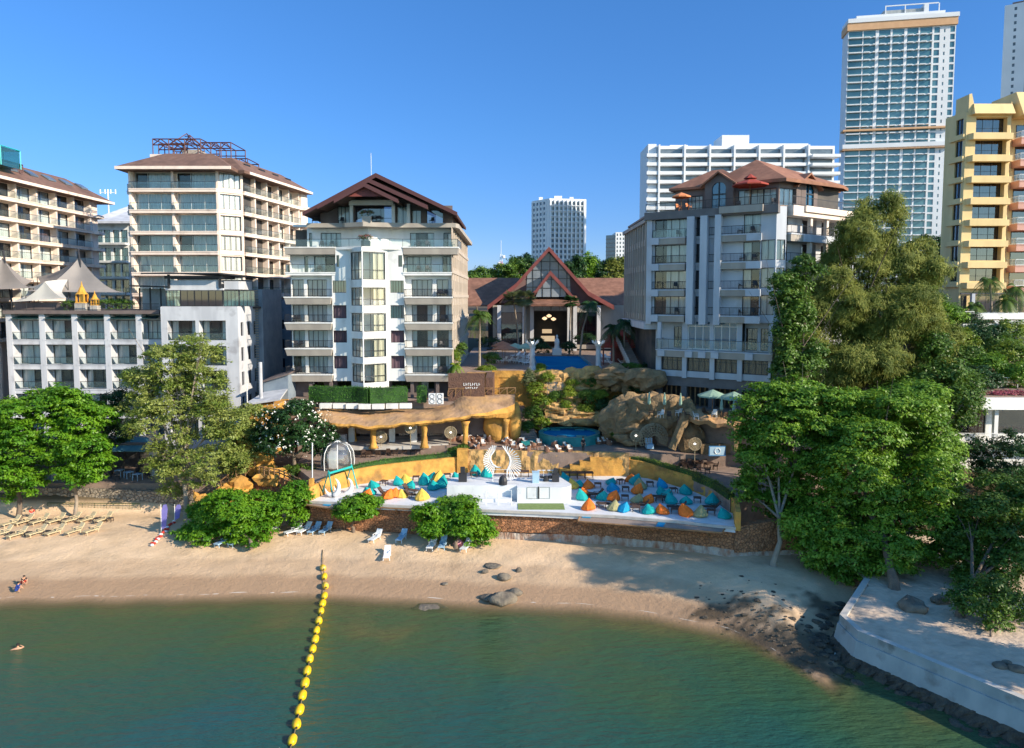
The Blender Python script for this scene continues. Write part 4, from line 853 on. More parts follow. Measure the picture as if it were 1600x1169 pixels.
for k in range(12):  # rafters under the eaves
 y_ = Y0 + k * 1.5; g.hexa([(eR - 2.2, y_, roofz(eR - 2.2) - .55), (eR + .05, y_, zE - .5), (eR + .05, y_ + .15, zE - .5), (eR - 2.2, y_ + .15, roofz(eR - 2.2) - .55), (eR - 2.2, y_, roofz(eR - 2.2) - .36), (eR + .05, y_, zE - .36), (eR + .05, y_ + .15, zE - .36), (eR - 2.2, y_ + .15, roofz(eR - 2.2) - .36)])
g.build('rafter', 'maroon_steel', rf)
MB().tube([(XW(578), Y0 + 2, zA - 1), (XW(578), Y0 + 2, zA + 3.2)], .03, 5).build('aerial', 'white_metal', WH)
# potted bougainvillea on the prow terraces
for (px, py, zt, yy, lab) in ((576, 340, LV[6] + .02, Y0 - .4, 'pink flowering planter on the top terrace point of the white hotel'), (574, 378, LV[5] + .02, Y0 - .5, 'rust flowering planter on the lower terrace point of the white hotel')):
 x = XW(px); r_ = empty('flower_planter', (x, yy, zt), lab, 'planter', 'planters on the prow terraces'); MB().box(x - .55, x + .55, yy - .3, yy + .3, zt, zt + .75).build('pot', 'beige_wall', r_)
 foliage('flowers', [(x, yy, zt + 1.1, .95, .5, .42)], 60, 12, .2, .16, 'leaf_grey', r_, seed=px); foliage('blossom', [(x, yy, zt + 1.2, .9, .5, .4)], 40, 6, .2, .12, 'bougainvillea', r_, seed=px + 1)
# chairs on its balconies
ci = 0
for lv, spots in ((0, (458, 464, 688, 694)), (1, (460, 466, 690)), (2, (457, 463, 689, 696)), (3, (684, 689, 695)), (4, (494, 498, 653, 668)), (5, (500, 516, 650, 667)), (6, (487, 491, 530, 673))):
 for px in spots:
  o = simple_chair(); v = {4: -.8, 5: -1.2, 6: -1.8}.get(lv, -.35); put(o, F.pt(XW(px), v, LV[lv] + .02), rnd.uniform(-25, 25))
  T(o, 'dark chair on a balcony of the white gabled hotel', 'chair', 'dark chairs on the white hotel balconies')
# ================================================================ cream balcony hotels (behind, left)
def bay_facade(root, F, bays, levels, zbot, ztop, wallmat, depth=.9, pier=.35, fas=.5, proj=.35, railk='glass', styles=('slide',), railmat='white_metal', h=2.3, pm=None, railh=1.0):
 """bays: list of (u0,u1); deep balcony cells between piers"""
 mb = MB(); us = sorted({round(x, 4) for b in bays for x in b})
 for x in us: mb.fb(F, x - pier / 2, x + pier / 2, -depth, .0, zbot, ztop)
 mb.build('pier', pm or wallmat, root); mb = MB(); ops = []
 for (a, b) in bays:
  for z in levels:
   o = (a + pier / 2 + .12, b - pier / 2 - .12, z + .04, z + h); ops.append(o); win(root, F, *o, rnd.choice(styles), v=-depth - .15)
 wallgrid(mb, F, min(us), max(us), zbot, ztop, ops, v=-depth, depth=.2); mb.build('wall', wallmat, root)
 for (a, b) in bays:
  for z in levels: balcony(root, F, a + .005, b - .005, -depth, proj, z, fas, wallmat, railk, railh, railmat=railmat, sides=False)
YF = 106.0; lz = [ZZ(y, YF) for y in (294.9, 328, 361.5, 393, 425.6)]; st_ = lz[0] - lz[1]; lv2 = lz + [lz[-1] - st_ * k for k in (1, 2, 3)]
CHt = empty('cream_hotel', (XX(275, YF), YF, 14), 'cream balcony hotel with brown hipped roof and bare steel frames on its roof terrace', 'building', 'cream hotels behind the beach')
F = Fr(0, YF, 0); f = lambda px: XX(px, YF); zt2 = ZZ(264, YF)
bay_facade(CHt, F, [(f(209), f(275)), (f(275), f(344))], lv2, 14, zt2, 'cream_wall', styles=('wslide', 'wslide', 'wslideR'), railmat='dark_metal', h=2.5)
# chamfered glazed corner
Fc, Lc = fr_pts((f(344), YF + .2), (f(371), YF + 2.6)); mb = MB(); ops = []
for z in lv2: o = (.15, Lc - .1, z + .25, z + 2.45); ops.append(o); win(CHt, Fc, *o, 'big', v=-.12)
wallgrid(mb, Fc, 0, Lc, 14, zt2, ops, depth=.12)
for z in lv2: mb.fb(Fc, 0, Lc, .01, .12, z - .45, z + .2)
mb.build('corner_wall', 'cream_wall', CHt)
Fw, Lw = fr_pts((f(372), YF + 2.8), (XX(470, 127), 127)); nb = 5; bays = [(Lw * i / nb, Lw * (i + 1) / nb) for i in range(nb)]
bay_facade(CHt, Fw, bays, lv2, 14, zt2 - .2, 'cream_wall', depth=1.0, styles=('slide', 'wslide', 'slideR', 'slideL'), railmat='dark_metal')
# rounded end of the wing
pe = Fw.pt(Lw, 0, 0); mb = MB()
for z in lv2: mb.prism([(pe.x, pe.y), (pe.x + 1.6, pe.y + 1.2), (pe.x + 1.9, pe.y + 3.4), (pe.x + 1.0, pe.y + 6), (pe.x - 4, pe.y + 6), (pe.x - 4, pe.y)], z - .5, z)
mb.prism([(pe.x + .2, pe.y + .8), (pe.x + .7, pe.y + 2.8), (pe.x, pe.y + 5), (pe.x - 4, pe.y + 5), (pe.x - 4, pe.y + .8)], 14, zt2 - .2); mb.build('end_bay', 'cream_wall', CHt)
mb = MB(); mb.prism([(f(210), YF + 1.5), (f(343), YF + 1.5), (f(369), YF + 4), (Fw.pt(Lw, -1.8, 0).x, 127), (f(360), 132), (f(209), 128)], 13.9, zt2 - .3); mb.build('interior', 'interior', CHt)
mb = MB(); mb.box(f(209) - .02, f(209) + .3, YF + .3, 128, 14, zt2 - .1); mb.build('side_wall', 'cream_wall', CHt)
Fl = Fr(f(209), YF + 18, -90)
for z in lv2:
 for k in range(2): balcony(CHt, Fl, 1.0 + k * 8.5, 7.5 + k * 8.5, 0, 1.5, z, .55, 'grey_wall', 'glass', 1.0, railmat='dark_metal')  # left balconies grey instead of cream: their shade is painted in
# roofs
zr2 = ZZ(247, YF + 4); mb = hip(F, f(197), f(372), 1.6, -12, zt2 + .1, zr2 + .6, 4.8, 5.2, .45); rf = mb.build('roof', 'brown_tiles', CHt)
mb = MB(); mb.fb(F, f(197) - .05, f(372) + .05, 1.5, 1.72, zt2 - .32, zt2 + .12); mb.build('fascia', 'cream_wall', rf)
mb = hip(Fw, -1.5, Lw + 2.8, 1.3, -9, zt2, zt2 + 2.7, 3.5, 4.2, .4); rf2 = mb.build('roof', 'brown_tiles', CHt)
mb = MB(); mb.fb(Fw, 0, Lw + 2.85, 1.25, 1.38, zt2 - .35, zt2 + .03); mb.build('fascia', 'cream_wall', rf2)
mb = MB()
for k in range(4): mb.fb(Fw, 3 + k * 4.5, 4.6 + k * 4.5, -1.2, -2.4, zt2 + 1.62, zt2 + 1.9)
mb.build('skylight', 'dark_metal', rf2)
# steel frame work on the roof
def steelbox(root, x0, x1, y0, y1, z0, z1, nx=4, r=.09, brace=True, gab=None, mat='maroon_steel', name='steel_frame'):
 mb = MB(); b = lambda p, q: mb.tube([p, q], r, 4)
 for i in range(nx + 1):
  x = x0 + (x1 - x0) * i / nx
  for y in (y0, y1): b((x, y, z0), (x, y, z1))
  b((x, y0, z1), (x, y1, z1))
 for z in (z1, z1 - .9 if brace else z1): 
  for y in (y0, y1): b((x0, y, z), (x1, y, z))
 if brace:
  for i in range(nx * 2):
   xa = x0 + (x1 - x0) * i / (nx * 2); xb = x0 + (x1 - x0) * (i + 1) / (nx * 2); za, zb_ = (z1, z1 - .9) if i % 2 else (z1 - .9, z1)
   b((xa, y0, za), (xb, y0, zb_))
 return mb.build(name, mat, root)
zT = zr2 + .4
steelbox(CHt, XX(252, 112), XX(325, 112), 111, 118, zT, ZZ(219.5, 112), 3); steelbox(CHt, XX(325, 113), XX(371, 113), 112, 118, zT - 1.0, ZZ(225, 113), 3); steelbox(CHt, XX(256, 113), XX(300, 113), 113, 119, zT, ZZ(225, 113), 2)
steelbox(CHt, XX(372, 116), XX(396, 116), 115, 120, zT - 1.5, ZZ(250, 116), 2, brace=False)
mb = MB(); xa_, ya_ = XX(302, 114), 114.0; zp_ = ZZ(210, 114); 
for dx in (-2.6, 2.6):
 for dy in (-2.5, 2.5): mb.tube([(xa_ + dx, ya_ + dy, zT + 1.5), (xa_, ya_ + dy * .2, zp_)], .09, 4); mb.tube([(xa_ + dx, ya_ + dy, zT), (xa_ + dx, ya_ + dy, zT + 1.5)], .09, 4)
for k in (.3, .6, .85):
 q = 1 - k; z = zT + 1.5 + (zp_ - zT - 1.5) * k
 mb.tube([(xa_ - 2.6 * q, ya_ - 2.5 * q, z), (xa_ + 2.6 * q, ya_ - 2.5 * q, z), (xa_ + 2.6 * q, ya_ + 2.5 * q, z)], .07, 4)
mb.build('steel_pyramid', 'maroon_steel', CHt)
MB().box(XX(296, 116), XX(322, 116), 115, 119, zT - .5, ZZ(236, 116)).build('stair_head', 'beige_wall', CHt)
MB().box(XX(243, 111), XX(326, 111), 110.8, 119, zr2 + .3, zr2 + .75).build('roof_terrace', 'cream_wall', CHt)
L1 = empty('cream_hotel', (-73, 106, 10), 'cream balcony hotel cut by the left picture edge with teal glass roof box', 'building', 'cream hotels behind the beach')
zA1 = [25 + (465 - y) * 106.3 / 1100 for y in (316.7, 346.7, 376.2, 405.9)]; s1 = (zA1[0] - zA1[3]) / 3; lv1 = [zA1[0] - s1 * k for k in range(8)]
F1 = Fr(-72.5, 86, 90); nb = 8; bays = [(i * 4.55, (i + 1) * 4.55) for i in range(nb)]; zt1 = lv1[0] + 2.65
bay_facade(L1, F1, bays, lv1, 8, zt1, 'cream_wall', depth=.9, styles=('slide', 'slideR', 'slide', 'slideL', 'open', 'purple'), h=2.15, railmat='dark_metal')
pe = F1.pt(nb * 4.55, 0, 0); mb = MB()
for z in lv1: mb.prism([(pe.x, pe.y), (pe.x + .8, pe.y + 1), (pe.x + .6, pe.y + 3), (pe.x - 1, pe.y + 4.2), (pe.x - 6, pe.y + 4.2), (pe.x - 6, pe.y)], z - .5, z)
mb.prism([(pe.x - .3, pe.y + .5), (pe.x - .3, pe.y + 2.5), (pe.x - 1.5, pe.y + 3.8), (pe.x - 6, pe.y + 3.8), (pe.x - 6, pe.y)], 8, zt1); mb.build('end_bay', 'cream_wall', L1)
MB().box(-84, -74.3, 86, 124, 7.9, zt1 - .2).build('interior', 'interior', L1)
rf = hip(F1, -1, nb * 4.55 + 5.2, 1.2, -14, zt1, zt1 + 3.4, 5, 5.4, .4).build('roof', 'brown_tiles', L1)
MB().fb(F1, -1, nb * 4.55 + 5.2, 1.18, 1.32, zt1 - .4, zt1 + .02).build('fascia', 'cream_wall', rf)
mb = MB()
for k in range(6):
 u = 15 + k * 4.3; mb.hexa([F1.pt(u, -1.4, zt1 + 1.72), F1.pt(u + 1.9, -1.4, zt1 + 1.72), F1.pt(u + 1.9, -2.6, zt1 + 2.5), F1.pt(u, -2.6, zt1 + 2.5), F1.pt(u, -1.4, zt1 + 1.95), F1.pt(u + 1.9, -1.4, zt1 + 1.95), F1.pt(u + 1.9, -2.6, zt1 + 2.7), F1.pt(u, -2.6, zt1 + 2.7)])
mb.build('skylight', 'tower_window', rf)
zg = zt1 + 2.6; gx1 = XX(12, 100); steelbox(L1, gx1 - 5, gx1, 100, 104, zg - 1, ZZ(227, 100), 2, brace=False, mat='teal_metal', name='glass_box_frame')
MB().box(gx1 - 4.9, gx1 - .1, 100.1, 103.9, zg - 1, ZZ(228, 100)).build('glass_box', 'glass_green', L1)
steelbox(L1, XX(16, 103), XX(45, 108), 103, 107, zg - 1, ZZ(252, 104), 3, brace=False)
# ---------------------------------------------------------------- green glass hotel between them
Y3 = 140.0; g3 = lambda px: XX(px, Y3); GG = empty('green_glass_hotel', (g3(175), Y3, 15), 'narrow green glass and white balcony hotel between the two cream hotels', 'building')
F = Fr(0, Y3, 0); mb = MB(); ops = []; lv3 = [ZZ(y, Y3) for y in (380, 408, 433, 458, 483)]; zt3 = ZZ(347, Y3)
for z in lv3:
 for a, b in ((153, 164), (166, 176), (180, 190), (192, 203)): o = (g3(a), g3(b), z + .1, z + 2.6); ops.append(o); win(GG, F, *o, 'green', v=-.3)
wallgrid(mb, F, g3(148), g3(206), 14, zt3, ops, depth=.3); mb.build('wall', 'white_wall', GG)
MB().box(g3(149), g3(205), Y3 + 1.5, Y3 + 16, 14, zt3 - .1).build('interior', 'interior', GG)
for z in lv3: balcony(GG, F, g3(152), g3(204), 0, 1.3, z, .35, 'white_wall', 'glass', 1.0, railmat='dark_metal')
mb = MB(); mb.slab([F.pt(g3(146), 1.5, zt3), F.pt(g3(214), 1.5, zt3), F.pt(g3(198), -16, zt3 + 4.2), F.pt(g3(146), -16, zt3 + 5.5)], .4); mb.build('roof', 'grey_wall', GG)
mb = MB(); x_ = XX(175, 150); mb.tube([(x_, 150, 40), (x_, 150, ZZ(296, 150))], .15, 6)
for dx in (-1.6, -.6, .6, 1.6): mb.tube([(x_ + dx, 150, ZZ(303, 150)), (x_ + dx, 150, ZZ(296, 150))], .12, 5)
mb.tube([(x_ - 1.7, 150, ZZ(301, 150)), (x_ + 1.7, 150, ZZ(301, 150))], .08, 5); mb.build('antenna', 'tower_white', GG)
# ================================================================ grey low hotel (front left)
YG = 92.0; g = lambda px: XX(px, YG); GH = empty('grey_hotel', (g(130), YG, 3.5), 'low grey white hotel with square balcony grid behind the beach trees', 'building')
F = Fr(0, YG, 0); z0g = [ZZ(y, YG) for y in (531, 570, 608)]; sg = z0g[0] - z0g[1]; lvG = z0g + [z0g[2] - sg, z0g[2] - 2 * sg]; ztG = ZZ(487, YG)
cols = [11.5, 63.5, 114.5, 165.5, 215, 256]; bays = [(g(cols[i]), g(cols[i + 1])) for i in range(5)]
bay_facade(GH, F, bays, lvG, 3.5, ztG - .3, 'grey_wall', depth=1.25, pier=.75, fas=.62, proj=-.05, styles=('slide', 'big', 'slideL', 'sides', 'slide'), railmat='dark_metal', h=2.5)
MB().fb(F, g(6), g(250), -14, .35, ztG - .3, ztG + .15).build('roof_slab', 'brown_wall', GH)
mb = MB()
for (a, b) in bays[:-1] + [(bays[-1][0], g(249))]: mb.hexa([F.pt(a + .4, .25, ztG - .95), F.pt(b - .4, .25, ztG - .95), F.pt(b - .4, -1.6, ztG - .45), F.pt(a + .4, -1.6, ztG - .45), F.pt(a + .4, .25, ztG - .9), F.pt(b - .4, .25, ztG - .9), F.pt(b - .4, -1.6, ztG - .4), F.pt(a + .4, -1.6, ztG - .4)])
mb.build('glass_canopy', 'glass_green', GH)
F2 = Fr(0, YG - 1.2, 0); g2 = lambda px: XX(px, YG - 1.2); zp = ZZ(480, YG - 1.2); mb = MB(); ops = []
for z in lvG:
 for a, b in ((260, 304), (309.5, 351.5)): o = (g2(a), g2(b), z + .0, z + 2.55); ops.append(o); win(GH, F2, o[0] + .05, o[1] - .05, o[2] + .03, o[3] - .05, rnd.choice(('big', 'slide', 'sides')), v=-1.1)
wallgrid(mb, F2, g2(250), g2(371), 3.5, zp, ops, depth=1.12)
mb.face([F2.pt(g2(250), 0, 3.5), F2.pt(g2(250), 0, zp), F2.pt(g2(250), -3, zp), F2.pt(g2(250), -3, 3.5)]); mb.build('front_wall', 'grey_wall', GH)
MB().box(g2(250.5), g2(370.5), YG - 1.19, YG + 7, zp - .02, zp + .08).build('roof_slab', 'grey_wall', GH)
mb = MB(); gl = MB()
for (a, b) in ((260, 304), (309.5, 351.5)):
 for z in lvG: rail(mb, F2, [(g2(a), -.08), (g2(b), -.08)], z, 1.0, 'glass', gl)
r_ = mb.build('railing', 'dark_metal', GH); gl.build('glass_panel', 'rail_glass', r_)
F3 = Fr(g2(371), YG - 1.2, 90); mb = MB(); ops = []
for z in lvG:
 for u in (.8, 3.2, 5.4): o = (u, u + 1.0, z + .5, z + 2.3); ops.append(o); win(GH, F3, *o, 'small', v=-.2)
wallgrid(mb, F3, 0, 8, 3.5, zp, ops); mb.build('side_wall', 'grey_wall', GH)
MB().box(g(12), g2(370), YG + 2.15, YG + 13, 3.4, ztG - .35).build('interior', 'interior', GH)
# roof terrace rail, planting, shrines
mb = MB(); rail(mb, F, [(g(6), .2), (g(249), .2)], ztG + .15, .9, 'bars'); mb.build('railing', 'dark_metal', GH)
for i, (px, s_, lab) in enumerate(((121, 1.0, 'taller golden spirit house with spire on grey hotel roof'), (141, .68, 'smaller golden spirit house on grey hotel roof beside the taller'))):
 r_ = empty('golden_shrine', (g(px), YG + 1, ztG + .15), lab, 'shrine', 'golden shrines'); x, y, z = g(px), YG + 1, ztG + .15; k = s_
 MB().box(x - .7 * k, x + .7 * k, y - .6 * k, y + .6 * k, z, z + .95 * k).build('plinth', 'membrane_white', r_)
 mb = MB(); mb.box(x - .62 * k, x + .62 * k, y - .55 * k, y + .55 * k, z + .951 * k, z + 1.1 * k)
 for dx in (-.5, .5):
  for dy in (-.42, .42): mb.box(x + (dx - .08) * k, x + (dx + .08) * k, y + (dy - .08) * k, y + (dy + .08) * k, z + 1.101 * k, z + 2.1 * k)
 mb.box(x - .28 * k, x + .28 * k, y - .2 * k, y + .2 * k, z + 1.102 * k, z + 2.0 * k); mb.build('house', 'gold', r_)
 mb = MB(); mb.lathe((x, y, z + 2.1 * k), [(.78 * k, 0), (.55 * k, .25 * k), (.42 * k, .5 * k), (.3 * k, .8 * k), (.12 * k, 1.15 * k), (.03 * k, 1.7 * k)], 8); mb.build('spire', 'gold', r_)
def bush(name, c, r, mat, label, cat='shrub', n=60, per=22, leaf=.22, seed=1, group=None, cr=.35, **kw):
 r_ = empty(name, (c[0], c[1], c[2] - r[2] * .8), label, cat, group); mb = MB()
 for a in range(4): mb.tube([(c[0], c[1], c[2] - r[2] * .9), (c[0] + math.cos(a * 1.6) * r[0] * .5, c[1] + math.sin(a * 1.6) * r[1] * .5, c[2] + r[2] * .1)], [.05, .02], 4)
 mb.build('stem', 'bark', r_); foliage('foliage', [(c[0], c[1], c[2], r[0], r[1], r[2])], n, per, cr, leaf, mat, r_, seed, **kw); return r_
for i, (px, w_) in enumerate(((98, .9), (160, 1.5), (180, 1.6), (172, 1.2))): bush('roof_shrub', (g(px), YG + 1.2 + i * .3, ztG + .75 + .2 * (i > 0)), (w_, .6, .75), 'leaf_mid', ['small shrub left of the golden spirit houses on the grey roof', 'rounded shrub right of the golden spirit houses on the grey roof', 'shrub at the glass pavilion end of the grey roof', 'taller shrub between the two right-hand roof shrubs'][i], seed=i + 5, group='shrubs on the grey hotel roof', n=40)
MB_ = MB(); MB_.box(g(6), g(100), YG + 2, YG + 6, ztG + .15, ztG + 1.15); T(MB_.build('roof_kiosk', 'brown_wall'), 'dark low kiosk roof block under the white membranes at left', 'kiosk')
# ---------------------------------------------------------------- tensile canopies
def canopy(name, peak, corners, label, mat, mast=None, group='tensile canopies', sag=.55, n=14):
 r_ = empty(name, (peak[0], peak[1], corners[0][2]), label, 'canopy', group); mb = MB(); pk = Vector(peak); m = len(corners); R_ = 9
 def edgept(t):
  i = int(t) % m; q = t - int(t); a = Vector(corners[i]); b = Vector(corners[(i + 1) % m]); p = a.lerp(b, q); c = sum((Vector(x) for x in corners), Vector()) / m
  return p.lerp(c, .22 * math.sin(math.pi * q)) + Vector((0, 0, -.25 * math.sin(math.pi * q)))
 grid = []
 for j in range(R_ + 1):
  s = j / R_; row = []
  for i in range(m * n): e_ = edgept(i / n); p = pk.lerp(e_, s); p.z = e_.z + (pk.z - e_.z) * ((1 - s) ** 1.9) ; row.append(p)
  grid.append(row)
 K = m * n
 for j in range(R_):
  for i in range(K): mb.face([grid[j][i], grid[j + 1][i], grid[j + 1][(i + 1) % K], grid[j][(i + 1) % K]])
 mb.build('membrane', mat, r_, smooth=True)
 if mast: MB().tube([mast[0], mast[1]], .13, 8).build('mast', 'dark_metal', r_)
 mb = MB()
 for c in corners: mb.tube([c, (c[0], c[1], ztG + .1)], .05, 5)
 mb.build('post', 'dark_metal', r_); return r_
yC = 98.0; cp = lambda px, py, Y=yC: tuple(P(px, py, Y=Y))
canopy('membrane_canopy', cp(124, 402), [cp(40, 455, 93), cp(196, 457, 95), cp(150, 440, 104), cp(58, 432, 104)], 'grey tensile canopy rising to a dark leaning mast behind the golden shrines', 'membrane', (cp(134, 470, 97), cp(122, 389, 98)))
canopy('membrane_canopy', cp(4, 403), [cp(-60, 452, 94), cp(52, 450, 94), cp(52, 438, 103), cp(-50, 436, 104)], 'grey tensile canopy with leaning mast at the left picture edge', 'membrane', (cp(18, 471, 97), cp(5, 392, 98)))
canopy('membrane_canopy', cp(70, 440, 93.5), [cp(18, 472, 92.6), cp(104, 466, 92.8), cp(106, 437, 95.5), cp(45, 448, 95.5)], 'low pale membrane in front between the two grey peaks', 'membrane_white', None)
# ---------------------------------------------------------------- glass pavilion on the grey hotel
YP = 91.6; q_ = lambda px: XX(px, YP); PV = empty('glass_pavilion', (q_(315), YP, zp + .1), 'glass rooftop pavilion under a thin dark overhanging roof', 'pavilion'); F = Fr(0, YP, 0)
z1, z2, z3, z4 = zp + .09, ZZ(453.5, YP), ZZ(438, YP), ZZ(429, YP)
for i in range(4): a = q_(260 + i * 22.0); win(PV, F, a, q_(282 + i * 22.0) - .02, z1, z2 - .02, 'dark' if i else 'green', v=0)
Fs = Fr(q_(348), YP, 90)
for i in range(2): win(PV, Fr(q_(348.5), YP + .1, 8), i * 2.0, i * 2.0 + 1.95, z1, z2 - .02, 'green', v=0)
mb = MB(); mb.box(q_(259), q_(349), YP - .1, YP + 5, z2, z2 + .25); mb.box(q_(266), q_(342), YP - .05, YP + 5, z2 + .25, z3); mb.box(q_(349.2), q_(372), YP + .3, YP + 5, z2 + .1, z3 - .1); mb.build('upper_wall', 'grey_wall', PV)
mb = MB()
for px in (264, 344): mb.box(q_(px), q_(px) + .25, YP - .3, YP - .06, z2 + .25, z4)
mb.box(q_(260), q_(350), YP - .4, YP + 4, z4 - .55, z4 - .2); mb.build('frame', 'dark_metal', PV)
mb = MB(); mb.hexa([(q_(230), YP - 1.4, z4), (q_(352), YP - 1.4, z4), (q_(392), YP + 6, z4 - .4), (q_(236), YP + 6, z4 + .3), (q_(230), YP - 1.4, z4 + .18), (q_(352), YP - 1.4, z4 + .18), (q_(392), YP + 6, z4 - .2), (q_(236), YP + 6, z4 + .5)]); mb.build('roof', 'dark_metal', PV)
MB().box(q_(260), q_(371), YP + 4, YP + 5.5, z1, z4 - .6).build('back_wall', 'blue_grey_wall', PV)
SH = empty('lattice_shelter', (q_(215), 95, ztG + .15), 'dark shelter with pale lattice screen between membranes and glass pavilion', 'shelter')
mb = MB(); 
for px in (198, 215, 232, 250): mb.box(q_(px), q_(px) + .15, 94.6, 94.75, ztG + .1, ztG + 3.1)
mb.build('post', 'dark_metal', SH); mb = MB(); mb.hexa([(q_(190), 93.5, ztG + 3.3), (q_(258), 93.5, ztG + 3.1), (q_(258), 98, ztG + 3.1), (q_(190), 98, ztG + 3.3), (q_(190), 93.5, ztG + 3.5), (q_(258), 93.5, ztG + 3.3), (q_(258), 98, ztG + 3.3), (q_(190), 98, ztG + 3.5)]); mb.build('roof', 'dark_metal', SH)
MB().box(q_(198), q_(236), 95.5, 95.6, ztG + .1, ztG + 3.0).build('screen', 'concrete', SH)
# ================================================================ alley between the hotels
ya = 97.0; AT = empty('louvre_tower', (XX(398, ya), ya, 4), 'dark service tower clad in horizontal louvres beside the grey hotel', 'building'); F = Fr(0, ya, 0); xa0, xa1 = XX(386, ya), XX(410, ya)
MB().box(xa0, xa1, ya, ya + 8, 3, ZZ(452, ya)).build('wall', 'blue_grey_wall', AT); mb = MB(); z = 5.0
while z < ZZ(452, ya): mb.fb(F, xa0 + .25, xa0 + 1.5, .02, .22, z, z + .14); z += .36
mb.build('louvre', 'beige_wall', AT); mb = MB(); mb.fb(F, xa0 + .1, xa0 + 1.9, .02, .9, ZZ(482, ya), ZZ(479, ya)); rail(mb, F, [(xa0 + .1, .9), (xa0 + 1.9, .9)], ZZ(479, ya), 1.0, 'bars'); mb.build('landing', 'dark_metal', AT)
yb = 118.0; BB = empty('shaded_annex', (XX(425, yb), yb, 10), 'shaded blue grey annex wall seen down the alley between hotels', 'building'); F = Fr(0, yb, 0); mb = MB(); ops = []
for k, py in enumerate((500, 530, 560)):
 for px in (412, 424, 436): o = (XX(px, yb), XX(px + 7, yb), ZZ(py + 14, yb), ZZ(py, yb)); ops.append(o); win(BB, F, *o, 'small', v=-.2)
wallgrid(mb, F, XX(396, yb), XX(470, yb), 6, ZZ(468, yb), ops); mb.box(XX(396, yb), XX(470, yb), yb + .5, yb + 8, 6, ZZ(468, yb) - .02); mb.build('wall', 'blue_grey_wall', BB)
FW = empty('pillared_fence', (XX(430, 93), 93, 8), 'dark fence with short white pillars climbing the alley', 'fence'); mb = MB(); m2 = MB()
for k in range(6): x = XX(418, 91) + k * .25; y = 91 + k * 2.6; z = 11.0 + k * .55; mb.box(x - .22, x + .22, y - .22, y + .22, z - 3, z + 2.3); m2.box(x - .3, x + .3, y - .3, y + .3, z + 2.3, z + 2.45)
mb.build('pillar', 'blue_grey_wall', FW); m2.build('pillar_cap', 'grey_wall', FW); mb = MB(); mb.hexa([(XX(418, 91) + .2, 91, 8), (XX(418, 91) + .3, 91, 8), (XX(418, 91) + 1.6, 104, 10), (XX(418, 91) + 1.5, 104, 10), (XX(418, 91) + .2, 91, 12.2), (XX(418, 91) + .3, 91, 12.2), (XX(418, 91) + 1.6, 104, 15), (XX(418, 91) + 1.5, 104, 15)]); mb.build('panel', 'blue_grey_wall', FW)
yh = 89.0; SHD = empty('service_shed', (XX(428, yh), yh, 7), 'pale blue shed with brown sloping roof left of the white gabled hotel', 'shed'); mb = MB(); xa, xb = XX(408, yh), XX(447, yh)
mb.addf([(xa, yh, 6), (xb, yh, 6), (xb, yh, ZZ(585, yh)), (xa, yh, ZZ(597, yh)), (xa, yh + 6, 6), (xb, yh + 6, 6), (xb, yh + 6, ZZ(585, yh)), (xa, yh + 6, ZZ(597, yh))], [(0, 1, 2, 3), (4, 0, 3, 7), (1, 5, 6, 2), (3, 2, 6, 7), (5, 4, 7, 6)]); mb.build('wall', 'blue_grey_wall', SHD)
mb = MB(); mb.slab([(xa - .3, yh - .3, ZZ(596, yh)), (xb + .2, yh - .3, ZZ(583, yh)), (xb + .2, yh + 6, ZZ(580, yh)), (xa - .3, yh + 6, ZZ(593, yh))], .2); mb.build('roof', 'brown_wall', SHD)
m_ = MT['blue_grey_wall']
yh = 85.0; OK_ = empty('ochre_kiosk', (XX(410, yh), yh, 7), 'small ochre kiosk with flat grey roof above the white flowered tree', 'kiosk'); xa, xb = XX(384, yh), XX(431, yh)
MB().box(xa, xb, yh, yh + 4, 6, ZZ(631, yh)).build('wall', 'ochre_plaster', OK_); mb = MB(); mb.slab([(xa - .3, yh - .5, ZZ(630, yh)), (xb + .4, yh - .5, ZZ(622, yh)), (xb - .2, yh + 4.5, ZZ(613, yh)), (xa + .6, yh + 4.5, ZZ(618, yh))], .22); mb.build('roof', 'grey_wall', OK_)
o = MB().tube([(XX(404, 86), 86, 6), (XX(404, 86), 86, ZZ(566, 86))], .22, 10).build('white_column', 'grey_wall'); T(o, 'plain tall pale column standing in the alley beside the blue shed', 'column')
o = MB().tube([(XX(382, 84), 84, 5), (XX(382, 84), 84, ZZ(600, 84))], .06, 8).tube([(XX(382, 84), 84, ZZ(603, 84)), (XX(386, 84), 84, ZZ(603, 84))], .05, 6).build('lamp_post', 'white_metal'); T(o, 'thin pale lamp post left of the ochre kiosk', 'lamp post')
# ================================================================ the terraced hotel on the right
A_, B_ = (17.5, 91.0), (30.7, 82.5); C_ = (XX(1330, 91.5), 91.5); RF, LR = fr_pts(A_, B_); RR, LRR = fr_pts((XX(1226, 82.9), 82.9), C_)
RH = empty('terraced_hotel', (26, 90, 11.5), 'blue shaded white hotel with tall fins and terracotta roofed penthouse right of the lobby', 'building')
UF = lambda px, v=0.0: FU(RF, px, v); UR = lambda px, v=0.0: FU(RR, px, v)
lR = [32.5, 29.25, 26.0, 22.8]; zTop = 35.8; zB = 11.4
mb = MB(); ops = []; W_ = []
for i, z in enumerate(lR):
 for a, b, st in ((1022, 1072, 'bigL'), (1083.8, 1092.8, 'small'), (1159.5, 1186, 'slideL' if i else 'slide')):
  o = (UF(a), UF(b), z + .05, z + 2.35); ops.append(o); W_.append((RF, o, st, -.22))
 o = (UF(1187.5), LR - .1, z + .15, z + 2.5)
 if i: ops.append(o); W_.append((RF, o, 'slide', -.1))
wallgrid(mb, RF, 0, LR, 22.0, zTop, ops)
Fch, Lch = fr_pts(B_, (RR.x, RR.y)); o5 = []
